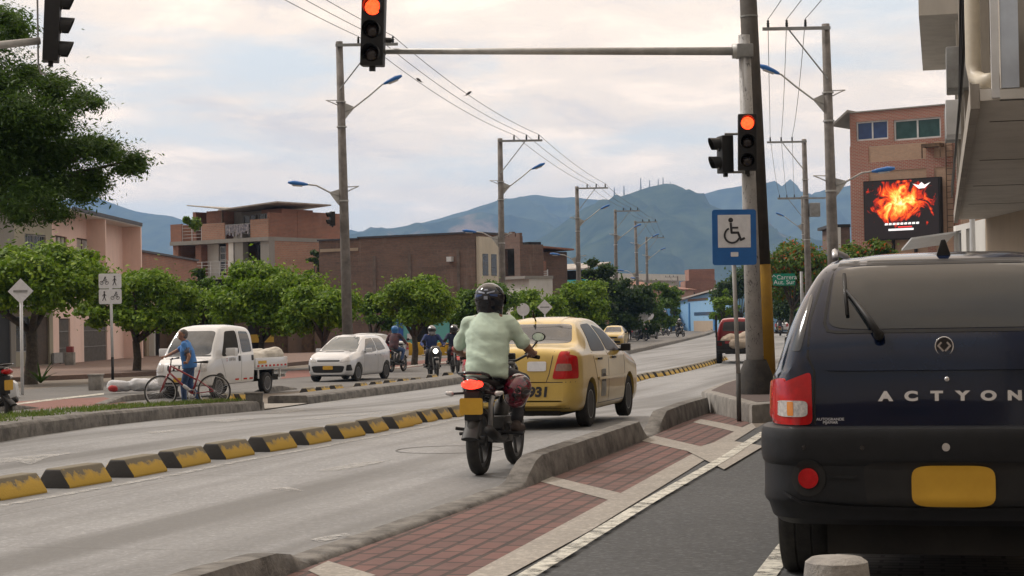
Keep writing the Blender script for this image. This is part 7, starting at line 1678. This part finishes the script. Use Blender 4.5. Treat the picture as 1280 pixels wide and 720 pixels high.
def h2_mark(quad, mat):
    vs = []
    for (x, z) in quad:
        h, nr, _, _ = HB2.ray_cast(Vector((x, -1, z)), Vector((0, 1, 0)))
        if h is None: return
        vs.append(h + nr * .004)
    me = bpy.data.meshes.new('pink_stripe'); me.from_pydata(vs, [], [tuple(range(len(vs)))]); link(me, 'pink_stripe', mat, h2)
PKM = pm('helmet_pink', (.50, .12, .16), (.35, .08, .1), 20, .4)
h2_mark([(-.05, -.06), (.03, -.09), (.085, -.06), (.08, -.05), (.03, -.075)], PKM); h2_mark([(.0, .03), (.06, .03), (.05, .08), (.02, .09)], PKM)

# oncoming riders on the far side
far_people = []
def far_rider(px, D, hd, blab, plab, bmat, shirt, helmet, vox=.024, scooter=False, lit=False, pants=DARKT, group=True, dz=0, sleeve=1.9):
    a = A(px, D); bk = motorbike(blab, bmat, 'motorcycles on the far lanes' if group else None, lit_head=lit, scooter=scooter); place(bk, a.x, a.y, hd, dz)
    pr = thing('person', plab, 'person', bk.location, 0, 'riders on the far lanes' if group else None); pr.rotation_euler = bk.rotation_euler
    person(pr, SEATED, SKIN, shirt, pants, BLACKP, sleeve=sleeve, bulk=1.02, hcol=helmet, vox=vox); return bk, pr
BLUESH = pm('blue_jacket', (.03, .06, .20), (.02, .03, .09), 5, .8); GREYH = pm('grey_helmet', (.12, .12, .13), (.3, .3, .32), 9, .3, coat=.6); WHH = pm('white_helmet', (.6, .6, .62), None, 5, .3); BLH = pm('blue_helmet', (.03, .16, .40), None, 5, .3)
far_rider(538, 62.5, R(180) - R(12), 'dark scooter with its headlight on, coming towards the camera', 'person in a blue jacket and grey helmet riding the oncoming scooter with lit headlight', pm('dark_scooter', (.03, .03, .035), None, 5, .3, coat=.6), BLUESH, GREYH, scooter=True, lit=True)
far_rider(566, 67, R(180) - R(10), 'red motorcycle half hidden behind the rider in the mint shirt', 'person in dark clothes riding the red motorcycle, beside the mint shirt', pm('red_moto_paint', (.45, .02, .02), None, 5, .3, coat=.6), pm('navy_jacket', (.02, .03, .07), None, 5, .8), BLACKG)
far_rider(489, 69, R(18), 'dark motorcycle riding away just behind the white hatchback', 'person with a blue helmet riding away behind the white hatchback', BLACKG, pm('dark_red_shirt', (.12, .05, .06), (.04, .03, .04), 5, .8), BLH, pants=DENIM)
far_rider(829, 190, R(180) - R(20), 'motorcycle with a white front, far left one of two at the end of the road', 'far rider with a red helmet at the end of the road', WHITE, BLACKG, pm('red_helmet', (.4, .03, .03), None, 5, .3), vox=.04)
far_rider(847, 175, R(180) - R(20), 'dark motorcycle, far right one of two at the end of the road', 'far rider in black at the end of the road', BLACKG, BLACKG, WHH, vox=.04)
far_rider(975, 170, R(12), 'red motorcycle riding away in front of the distant white car', 'far rider in dark clothes on the red motorcycle ahead of the SUV', pm('red_moto_paint', (.45, .02, .02)), DARKT, BLACKG, vox=.04)
# rider leaving at the left edge
bk, pr = far_rider(-18, 26, R(-72), 'black motorcycle with a red rim, cut off by the left edge of the photo', 'person in a white and dark jacket at the left edge, riding the cut-off motorcycle', BLACKG, pm('white_jacket', (.55, .57, .68), (.45, .47, .6), 3, .8), BLACKG, vox=.016, group=False)
a = A(-8, 26.2); bk.location = (a.x, 26.2, gz(26.2)); pr.location = bk.location

# driver of the white truck
dr = thing('person', 'person with a reddish face sitting in the driver window of the white truck', 'person', tr.location, TH)
q = MB(); head_mesh(q, (-.33, 1.33, 1.47), (-.6, 1, 0)); cap_mesh(q, (-.33, 1.30, 1.40), .055, (-.33, 1.30, 1.30), .06); loft(q, [((-.33, 1.28, .85), .17, .11), ((-.33, 1.28, 1.15), .18, .11), ((-.33, 1.29, 1.28), .12, .08)]); bb_ = fuse('body', q, SKIN, dr, .014, 3)
q = MB(); loft(q, [((-.33, 1.28, .82), .19, .13), ((-.33, 1.28, 1.15), .20, .13), ((-.33, 1.29, 1.27), .15, .10), ((-.33, 1.30, 1.33), .07, .07)]); cap_mesh(q, (-.50, 1.30, 1.22), .07, (-.58, 1.45, 1.02), .06); fuse('shirt', q, pm('olive_shirt', (.12, .12, .05), None, 4, .9), bb_, .016, 3)

# man walking a red bicycle
def bicycle():
    t = thing('bicycle', 'red bicycle with a white bottle, pushed by the man in the blue shirt', 'bicycle'); r = .335; WB = 1.06
    RF = pm('red_frame_paint', (.30, .02, .03), (.22, .015, .02), 4, .35, coat=.5)
    for y in (0, WB):
        e = bpy.data.objects.new('wheel', None); COL.objects.link(e); e.parent = t; e.location = (0, y, r)
        mb = MB(); n = 48; mb.lathe([(r - .03, -.018), (r - .012, -.02), (r, 0), (r - .012, .02), (r - .03, .018)], n, (0, 0, 0), 'x', closed=True); mb.build('tyre', RUB, e, smooth=True)
        mb = MB(); mb.lathe([(r - .032, -.013), (r - .032, .013), (r - .048, .012), (r - .048, -.012)], n, (0, 0, 0), 'x', closed=True); mb.build('rim', WHITE, e, smooth=True)
        mb = MB()
        for k in range(28): a = 2 * math.pi * k / 28; s = 1 if k % 2 else -1; mb.tube([(s * .03, .02 * math.cos(a), .02 * math.sin(a)), (0, (r - .04) * math.cos(a + .25 * s), (r - .04) * math.sin(a + .25 * s))], .0016, 4)
        mb.build('spokes', STEEL, e); mb = MB(); mb.tube([(-.045, 0, 0), (.045, 0, 0)], .02, 10); mb.build('hub', STEEL, e)
    bb = (0, .44, .29); hd1 = (0, .86, .86); hd0 = (0, .885, .72); st = (0, .28, .76)
    mb = MB(); mb.tube([bb, hd0], .022, 8); mb.tube([(0, .33, .56), hd1], .019, 8); mb.tube([bb, st], .019, 8); mb.tube([hd0, hd1], .024, 8)
    for s in (-1, 1): mb.tube([(s * .02, .44, .29), (s * .05, 0, r)], .011, 6); mb.tube([(s * .02, .33, .58), (s * .05, 0, r)], .010, 6)
    mb.build('frame', RF, t, smooth=True)
    mb = MB()
    for s in (-1, 1): mb.tube([(s * .045, .90, .70), (s * .05, .985, .52), (s * .05, WB, r)], .014, 8)
    mb.build('fork', RF, t, smooth=True)
    mb = MB(); mb.tube([(0, .86, .86), (0, .845, .98)], .014, 8); mb.tube([(-.29, .76, 1.01), (-.15, .80, 1.0), (0, .86, .98), (.15, .80, 1.0), (.29, .76, 1.01)], .012, 8); hb = mb.build('handlebar', STEEL, t, smooth=True)
    for s in (-1, 1): mb = MB(); mb.tube([(s * .20, .785, 1.005), (s * .30, .755, 1.01)], .017, 8); mb.build('grip', BLACKP, hb)
    mb = MB(); mb.tube([st, (0, .25, .90)], .013, 8); mb.build('seat_post', STEEL, t); mb = MB(); mb.tube([(0, .12, .925), (0, .22, .925), (0, .40, .915)], [.085, .07, .025], 12, flat=.35); mb.build('saddle', BLACKP, t, smooth=True)
    mb = MB(); mb.lathe([(.09, -.05), (.095, -.045), (.09, -.04), (.07, -.045)], 24, (0, .44, .29), 'x', closed=True); mb.tube([(-.07, .44, .29), (-.09, .50, .14)], .010, 6); mb.tube([(.07, .44, .29), (.09, .38, .44)], .010, 6); mb.build('crankset', STEEL, t)
    for s, y, z in ((-1, .50, .14), (1, .38, .44)): mb = MB(); mb.box(s * .10 - .035, s * .10 + .035, y - .03, y + .03, z - .012, z + .012); mb.build('pedal', BLACKP, t)
    mb = MB(); mb.tube([(0, .49, .36), (0, .60, .45), (0, .62, .47)], [.034, .034, .018], 12); mb.build('bottle', WHITE, t, smooth=True)
    return t
bc = bicycle(); bc.location = (0, 0, 0)
DBc = 40.0; a = A(268, DBc); bc.location = (a.x, DBc, gz(DBc) + .03); bc.rotation_euler = (0, 0, R(90 - 2))   # faces -X
bc.scale = (1.1, 1.1, 1.08)
mn_ = thing('person', 'man in a blue T-shirt and jeans walking the red bicycle, looking down to the left', 'person', (a.x - .60, DBc + .42, gz(DBc) + .03), R(90 - 2))
# his own frame: y = forwards (to the left of the photo), +x = away from the camera; the bicycle is on the camera side (-x)
JW = dict(pelvis=(0, 0, .94), chest=(-.01, .05, 1.24), neck=(0, .09, 1.44), head=(-.01, .145, 1.585), sh=((-.20, .07, 1.38), (.20, .07, 1.38)),
    el=((-.30, -.06, 1.12), (.10, .34, 1.22)), wr=((-.36, -.02, .98), (-.14, .50, 1.12)), grip=((-.39, .02, .985), (-.21, .545, 1.10)), hip=((-.095, 0, .90), (.095, 0, .90)), knee=((-.10, .12, .50), (.10, .02, .49)), ank=((-.10, .10, .09), (.10, -.22, .12)), toe=((-.10, .24, .045), (.10, -.10, .045)))
BLT = pm('blue_tshirt', (.08, .24, .58), (.05, .17, .45), 3, .9, bmp=.1)
bd2, _, hh = person(mn_, JW, SKIN, BLT, DENIM, pm('grey_shoe', (.12, .12, .12), None, 8, .7), sleeve=.62, bulk=1.08, head='hair', hairc=pm('grey_hair', (.09, .08, .075), (.18, .17, .165), 30, .85), face=(-.15, 1, 0), vox=.013, fingers=True, fold=.007, bar_axis=(1, 0, 0))
# dark print on the shirt
sh_ = [c for c in bd2.children if c.name.startswith('shirt')][0]; SB = bvh_of(sh_.data); vs = []; fs = []; n = 14
for i in range(n + 1):
    for j in range(n + 1):
        u, v_ = i / n, j / n; h, nr, _, _ = SB.ray_cast(Vector((-2, -.10 + .17 * u, 1.0 + .32 * v_)), Vector((1, 0, 0)))
        vs.append((h + nr * .004) if h is not None else (0, 0, 1.1))
for i in range(n):
    for j in range(n):
        u, v_ = i / n - .5, j / n - .5
        if (u * 2.2) ** 2 + (v_ * 1.9) ** 2 + .7 * mnoise.noise(Vector((u * 6, v_ * 7, 2))) < .75: fs.append((i * (n + 1) + j, (i + 1) * (n + 1) + j, (i + 1) * (n + 1) + j + 1, i * (n + 1) + j + 1))
me = bpy.data.meshes.new('shirt_print'); me.from_pydata(vs, [], fs); b_ = bmesh.new(); b_.from_mesh(me); bmesh.ops.delete(b_, geom=[v for v in b_.verts if not v.link_faces], context='VERTS'); b_.to_mesh(me); b_.free()
link(me, 'shirt_print', pm('print_dark', (.05, .05, .07), (.14, .14, .17), 14, .9), sh_, smooth=True)

# loads and sacks
def sack(label, loc, rz, parts, mat, name='sack', vox=.03, cat='sack', fold=.03):
    q = MB()
    for p0, r0, p1, r1, fl in parts: cap_mesh(q, p0, r0, p1, r1, 16, fl)
    o = fuse(name, q, mat, None, vox, 4, fold, random.random() * 9); o.location = loc; o.rotation_euler = (0, 0, rz); tag(o, label, cat); return o
CANV = pm('white_canvas', (.55, .52, .46), (.40, .37, .32), 3, .9, bmp=.2)
sack('rumpled off-white canvas bundle lying on the bed of the white truck', tr.location + Vector((0, 0, 0)), TH, [((-.4, -.3, .92), .22, (-.4, -1.1, .95), .20, 1), ((.3, -.4, .92), .24, (.3, -1.2, .92), .24, 1), ((-.45, -1.2, .98), .22, (-.5, -1.75, 1.02), .24, 1), ((.2, -1.4, .95), .24, (.0, -1.8, 1.0), .22, 1)], CANV, 'canvas_bundle', cat='bundle')
c = A(150, 52); sack('pile of white sacks on the kerb behind the bicycle front wheel', (c.x, c.y, c.z + .08), .2, [((-.2, 0, .14), .17, (.2, .05, .12), .15, 1), ((.45, 0, .16), .19, (.95, .05, .14), .17, 1), ((.9, -.1, .12), .13, (1.2, 0, .1), .1, 1)], pm('white_sack', (.60, .60, .62), (.42, .44, .46), 4, .8), 'sacks')
c = A(139, 51.5); sack('small red bundle beside the white sacks', (c.x, c.y, c.z + .08), 0, [((0, 0, .08), .09, (.1, 0, .07), .08, 1)], pm('red_cloth', (.35, .03, .03), None, 4, .8), 'red_bundle', vox=.02, cat='bundle')
sack('beige sacks heaped in the bed of the red truck', rt.location, -R(7), [((-.4, .3, .85), .25, (-.2, .9, .95), .25, 1), ((.2, .2, .9), .28, (.4, .9, 1.0), .28, 1), ((-.1, 0, .78), .2, (.5, .05, .8), .2, 1)], pm('beige_sack', (.42, .35, .28), (.30, .25, .2), 4, .9), 'sack_heap', cat='sacks')
# people waiting far off on the left sidewalk
STAND = dict(pelvis=(0, 0, .92), chest=(0, .01, 1.22), neck=(0, .0, 1.43), head=(0, .02, 1.57), sh=((-.19, 0, 1.37), (.19, 0, 1.37)), el=((-.25, .0, 1.10), (.25, .0, 1.10)), wr=((-.26, .08, .86), (.26, .08, .86)), hip=((-.09, 0, .88), (.09, 0, .88)), knee=((-.10, .02, .48), (.10, .02, .48)), ank=((-.10, 0, .09), (.10, 0, .09)), toe=((-.11, .12, .05), (.11, .12, .05)))
for i, (px, D, sm_, lab) in enumerate(((787, 150, pm('pink_shirt', (.40, .22, .28), None, 4, .9), 'far pedestrian in a pinkish top beside the pole near the distant taxi'), (765, 150, BLUESH, 'far pedestrian in a blue top behind the distant taxi'), (780, 158, pm('maroon_shirt', (.18, .05, .05), None, 4, .9), 'far pedestrian in a maroon top right behind the distant taxi'))):
    a = A(px, D); pr = thing('person', lab, 'person', (a.x, a.y, a.z + .05), R(180)); person(pr, STAND, SKIN, sm_, DARKT, BLACKP, head='hair', vox=.03)
far_rider(797, 152, R(150), 'dark motorcycle parked in the shade by the far pole', 'far rider in black waiting on the parked motorcycle by the far pole', BLACKG, BLACKG, WHH, vox=.04)
# ------------------------------------------------------------------ trees and plants
LF1 = leafmat('leaf_bright', (.04, .09, .008), (.13, .23, .015), (.28, .38, .035)); LF2 = leafmat('leaf_mid', (.025, .065, .010), (.07, .14, .018), (.16, .25, .035)); LF3 = leafmat('leaf_dark', (.012, .030, .008), (.026, .055, .013), (.05, .09, .02))
LFF = leafmat('leaf_flamboyant', (.03, .07, .010), (.08, .15, .018), (.16, .23, .03), (.55, .07, .02))
LFH = leafmat('leaf_feathery', (.016, .042, .010), (.04, .09, .014), (.10, .17, .03))
def leaves(name, clumps, n, size, mat, par, seed, aspect=.55, flatb=.5, shell=.55, loose=.4):
    """clumps: (centre, rx, ry, rz, weight); leaf-sized folded quads through each clump's volume"""
    g = np.random.default_rng(seed); C_ = np.array([c[:3] for c in clumps], float); Rr = np.array([c[3:6] for c in clumps], float); w = np.array([c[6] if len(c) > 6 else 1 for c in clumps]) * Rr.prod(1) ** (2 / 3); w /= w.sum()
    k = g.choice(len(clumps), n, p=w); d = g.normal(size=(n, 3)); d /= np.linalg.norm(d, axis=1)[:, None]; rad = shell + (1 - shell) * g.random(n) ** .5; rad *= 1 + .16 * g.normal(size=n); q_ = g.random(n) < loose; rad[q_] = np.abs(g.normal(size=q_.sum())) * .75
    p = C_[k] + d * Rr[k] * rad[:, None]
    nrm = d * np.array([1, 1, 1]) * .5 + g.normal(size=(n, 3)) * .55 + np.array([0, 0, flatb]); nrm /= np.linalg.norm(nrm, axis=1)[:, None]
    t = np.cross(nrm, g.normal(size=(n, 3))); t /= np.linalg.norm(t, axis=1)[:, None]; b = np.cross(nrm, t); s = size * (.6 + .8 * g.random(n))[:, None]
    V_ = np.stack([p - t * s, p - b * s * aspect + nrm * s * .12, p + t * s, p + b * s * aspect + nrm * s * .12], 1).reshape(-1, 3)
    me = bpy.data.meshes.new(name); me.vertices.add(4 * n); me.vertices.foreach_set('co', V_.astype(np.float32).ravel()); me.loops.add(4 * n); me.loops.foreach_set('vertex_index', np.arange(4 * n, dtype=np.int32)); me.polygons.add(n); me.polygons.foreach_set('loop_start', np.arange(0, 4 * n, 4, dtype=np.int32)); me.polygons.foreach_set('loop_total', np.full(n, 4, np.int32)); me.update(calc_edges=True)
    return link(me, name, mat, par)
def canopy(px0, px1, py0, py1, D, depth, seed, base, n=26, flat=.8, rs=.30, fill=.8):
    """clumps spread over the crown's silhouette (given by its edges in the photo) and through its depth, in local coordinates of `base`"""
    g = np.random.default_rng(seed); l, r = P(px0, (py0 + py1) / 2, D), P(px1, (py0 + py1) / 2, D); zt, zb = P((px0 + px1) / 2, py0, D).z, P((px0 + px1) / 2, py1, D).z; cx, cz = (l.x + r.x) / 2, (zt + zb) / 2; W_, H_ = (r.x - l.x) / 2 * 1.06, (zt - zb) / 2 * 1.06; out = []
    for i in range(n):
        a = g.random() * 2 * math.pi; q = g.random() ** .45; x = math.cos(a) * q; y = math.sin(a) * q; top = math.sqrt(max(0, 1 - q * q)) ; z = (-.5 + (top * 1.25 + .25) * g.random() ** .55) if g.random() < .7 else -.95 + .6 * g.random()
        r0 = rs * (.55 + .8 * g.random()); cr = r0 * min(W_, H_ * 1.5)
        out.append((cx - base.x + x * (W_ - cr * .75), D - base.y + y * (depth - cr * .5), cz - base.z + z * (H_ - cr * .4), cr, cr, cr * .62))
    return out, Vector((cx - base.x, D - base.y, zb - base.z)), W_, H_
def tree(name, label, cat, base, crown, mat, nl, size, seed, depth=None, tr_=.14, group='street trees', nb=7, **kw):
    px0, px1, py0, py1, D = crown; depth = depth or (P(px1, 350, D).x - P(px0, 350, D).x) / 2
    t = thing(name, label, cat, base, 0, group); cl, cb, W_, H_ = canopy(px0, px1, py0, py1, D, depth, seed, base, **kw)
    g = random.Random(seed); fork = Vector((cb.x * .35, cb.y * .35, max(.8, cb.z * .75)))
    mb = MB(); mb.tube([(0, 0, -.2), (0, 0, .1), fork * .5 + Vector((.05, 0, 0)), fork], [tr_ * 1.5, tr_ * 1.1, tr_ * .95, tr_ * .85], 10); tk = mb.build('trunk', BARK, t, smooth=True)
    cs = g.sample(cl, min(nb, len(cl))); mb = MB()
    for c in cs:
        e = Vector(c[:3]); m = fork.lerp(e, .5) + Vector((g.uniform(-.1, .1), g.uniform(-.1, .1), .12)); mb2 = MB(); mb2.tube([fork - Vector((0, 0, .08)), m, e], [tr_ * .6, tr_ * .35, tr_ * .12], 7); mb2.build('branch', BARK, tk, smooth=True)
    leaves('crown', cl, nl, size, mat, t, seed); return t
def gb(px, D): return A(px, D)
tree('street_tree', 'flat-topped clipped green tree in front of the olive and pink houses', 'tree', gb(38, 62), (-70, 154, 308, 388, 62), LF1, 30000, .085, 11, depth=2.6, n=60, flat=.75, rs=.34, tr_=.22)
tree('street_tree', 'rounded green tree with a dark trunk left of the white truck', 'tree', gb(171, 72), (90, 246, 338, 412, 72), LF1, 24000, .085, 12, depth=2.2, n=40, tr_=.16)
tree('street_tree', 'low dark green tree between the left round tree and the bright one', 'tree', gb(252, 80), (206, 300, 350, 412, 80), LF2, 12000, .09, 13, n=22)
tree('street_tree', 'wide bright green tree right above the white truck', 'tree', gb(322, 76), (262, 412, 328, 412, 76), LF1, 26000, .09, 14, depth=2.4, n=44)
tree('street_tree', 'yellowish green tree above the white hatchback, around the tall pole', 'tree', gb(404, 72), (352, 462, 350, 412, 72), LF1, 17000, .085, 15, n=34)
tree('street_tree', 'small sparse tree right of the tall pole, in front of the brick building', 'tree', gb(465, 86), (442, 492, 366, 412, 86), LF2, 6000, .09, 16, n=18)
tree('street_tree', 'bright green umbrella-shaped tree in front of the aqua shopfront', 'tree', gb(518, 80), (466, 570, 346, 408, 80), LF1, 19000, .085, 17, n=38)
tree('street_tree', 'darker green tree beside and behind the black helmet', 'tree', gb(592, 84), (560, 650, 350, 412, 84), LF2, 13000, .09, 18, n=30)
tree('street_tree', 'small bright green tree above the round sign plate', 'tree', gb(668, 104), (638, 712, 360, 410, 104), LF1, 12000, .10, 19, n=26)
tree('street_tree', 'tall leafy green tree behind the third pole, above the taxi window', 'tree', gb(725, 116), (690, 768, 342, 414, 116), LF1, 16000, .11, 20, n=34)
tree('street_tree', 'tall dark tree rising above the others left of the fourth pole', 'tree', gb(740, 140), (718, 770, 318, 420, 140), LF3, 12000, .14, 21, n=26)
tree('street_tree', 'dense dark tree behind the distant taxi', 'tree', gb(775, 150), (745, 822, 338, 416, 150), LF3, 15000, .14, 22, n=30)
tree('street_tree', 'dull green tree right of the fifth pole', 'tree', gb(816, 172), (796, 848, 346, 412, 172), LF2, 11000, .15, 23, n=24)
tree('street_tree', 'farthest tree of the left row, before the pink wall', 'tree', gb(838, 215), (826, 856, 352, 404, 215), LF2, 5000, .18, 24, n=14)
tree('street_tree', 'dark tree peeking between the brick houses and the warehouse', 'tree', gb(396, 132), (384, 404, 306, 344, 132), LF3, 3500, .12, 25, n=10)
tree('street_tree', 'dark bushy tree behind the ragged brick houses', 'tree', gb(678, 165), (662, 694, 312, 350, 165), LF3, 4500, .15, 26, n=12)
tree('street_tree', 'clipped round green tree in front of the light blue building', 'tree', gb(905, 150), (888, 922, 362, 398, 150), LF1, 6000, .12, 27, n=16)
tree('street_tree', 'dark tree mass behind the sign post and signal mast', 'tree', gb(925, 190), (893, 962, 330, 408, 190), LF3, 13000, .17, 28, n=28, group='trees on the right side of the road')
tree('street_tree', 'red-flowered tree behind the green direction sign', 'tree', gb(985, 125), (952, 1048, 296, 372, 125), LFF, 17000, .12, 29, n=34, group='trees on the right side of the road')
tree('street_tree', 'dark green tree filling the gap under the green direction sign', 'tree', gb(985, 165), (950, 1042, 345, 402, 165), LF3, 13000, .15, 30, n=26, group='trees on the right side of the road')
tree('street_tree', 'small bright tree just left of the SUV roof edge', 'tree', gb(1010, 140), (998, 1044, 372, 402, 140), LF1, 5000, .12, 31, n=14, group='trees on the right side of the road')
tree('street_tree', 'low red-flowered tree in front of the brick building with the screen', 'tree', gb(1075, 92), (1044, 1118, 298, 345, 92), LFF, 12000, .10, 32, n=24, group='trees on the right side of the road')
# great tree at the upper left, trunk outside the frame
bt_ = gb(-170, 38); t = thing('big_tree', 'large feathery tree whose dark branches hang into the upper left of the photo', 'tree', bt_)
g = np.random.default_rng(5); cl = []
outline = [(-40, 40, 50), (5, 30, 26), (20, 45, 18), (-10, 110, 60), (20, 150, 48), (62, 118, 26), (95, 124, 22), (70, 105, 16), (40, 95, 20), (60, 160, 30), (30, 200, 46), (75, 200, 34), (110, 185, 26), (140, 190, 24), (165, 200, 18), (95, 230, 30), (130, 220, 22), (50, 235, 34), (10, 235, 40), (20, 262, 24), (68, 258, 18), (-60, 180, 70), (-100, 100, 80), (-90, 260, 50), (155, 212, 16), (178, 208, 10), (118, 128, 8), (0, 200, 40)]
for x, y, r_ in outline:
    for k in range(3):
        D = 38 + g.normal() * 1.2; p = P(x + g.normal() * r_ * .35, y + g.normal() * r_ * .25, D); rr = r_ / FPX * D * .85; cl.append((p.x - bt_.x, p.y - bt_.y, p.z - bt_.z, rr, rr * 1.3, rr * .62))
mb = MB(); fork = Vector((.6, 0, 2.6)); mb.tube([(0, 0, -.3), (0, 0, .3), fork], [.5, .34, .28], 14); tk = mb.build('trunk', BARK, t, smooth=True)
for x, y in ((60, 118), (110, 128), (120, 190), (165, 200), (60, 235), (0, 150), (20, 262), (5, 30), (90, 225), (-60, 120), (40, 200)):
    p = P(x, y, 38) - bt_; m_ = fork.lerp(p, .5) + Vector((-.2, 0, .5)); m2 = fork.lerp(p, .8) + Vector((0, 0, .3)); mb = MB(); mb.tube([fork, m_, m2, p], [.14, .08, .045, .015], 8); mb.build('branch', BARK, tk, smooth=True)
leaves('crown', cl, 200000, .055, LFH, t, 77, aspect=.32, flatb=.8, shell=.2, loose=.95)
# agave, sapling, balcony plants
def rosette(label, loc, n, L, mat, name='agave', w=.05, lean=.6):
    q = MB(); rr = random.Random(int(loc[0] * 100))
    for k in range(n):
        a = k * 2.4; up = rr.uniform(.5, 1.1); d = Vector((math.cos(a), math.sin(a), 0)); s = Vector((-d.y, d.x, 0)) * w; vs = []
        for j in range(5): u = j / 4; c = d * L * u * (1.1 - up * .5) + Vector((0, 0, L * up * u - L * .35 * u * u)); ww = (1 - u) ** .6 if j else .7; vs += [c - s * ww, c + s * ww]
        q.add(vs, [(2 * j, 2 * j + 1, 2 * j + 3, 2 * j + 2) for j in range(4)])
    o = q.build(name, mat, None, smooth=True); o.location = loc; tag(o, label, 'plant'); return o
c = A(47, 60); rosette('spiky agave-like plant at the foot of the flat-topped tree', (c.x + .1, c.y, c.z + .1), 16, 1.0, LF3)
c = A(251, 84); t = thing('sapling', 'thin dark sapling sticking up above the trees by the low brick building', 'sapling', c, 0)
zt = P(251, 335, 84).z - c.z; mb = MB(); mb.tube([(0, 0, 0), (.05, 0, zt)], [.05, .015], 6); mb.build('stem', BARK, t, smooth=True); leaves('leaves', [(0, 0, zt - .2, .35, .35, .2), (-.25, 0, zt - .75, .3, .3, .15), (.3, 0, zt - .95, .3, .3, .15), (0, 0, zt - 1.4, .35, .35, .2), (.1, 0, zt - .5, .2, .2, .15)], 420, .13, LF3, t, 8)
for i, (px, py, r_) in enumerate(((244, 280, .55), (233, 275, .3), (365, 280, .25))):
    p = P(px, py, 139.2 if i < 2 else 146); o = leaves('balcony_plant', [(0, 0, 0, r_ * .8, r_ * .5, r_ * .8)], 380, .15, LF1, None, 50 + i, loose=0, shell=.1); o.location = p; tag(o, ['leafy potted plant on the left end of the top balcony', 'small plant at the corner of the top balcony', 'small weed growing on the side wall of the brick block'][i], 'plant')
# ------------------------------------------------------------------ haze
mb = MB(); mb.box(-8500, 8500, -300, 8600, -6, 540); hz = mb.build('haze', None); hz['kind'] = 'stuff'; hz['label'] = 'blue haze in the air between the street and the hills'
m = bpy.data.materials.new('haze_air'); m.use_nodes = True; t = m.node_tree; t.nodes.clear()
o = t.nodes.new('ShaderNodeOutputMaterial'); pv = t.nodes.new('ShaderNodeVolumePrincipled'); t.links.new(pv.outputs[0], o.inputs['Volume'])
pv.inputs['Color'].default_value = (.36, .59, 1.0, 1); pv.inputs['Density'].default_value = 1.1e-4; pv.inputs['Anisotropy'].default_value = .2
hz.data.materials.clear(); hz.data.materials.append(m)
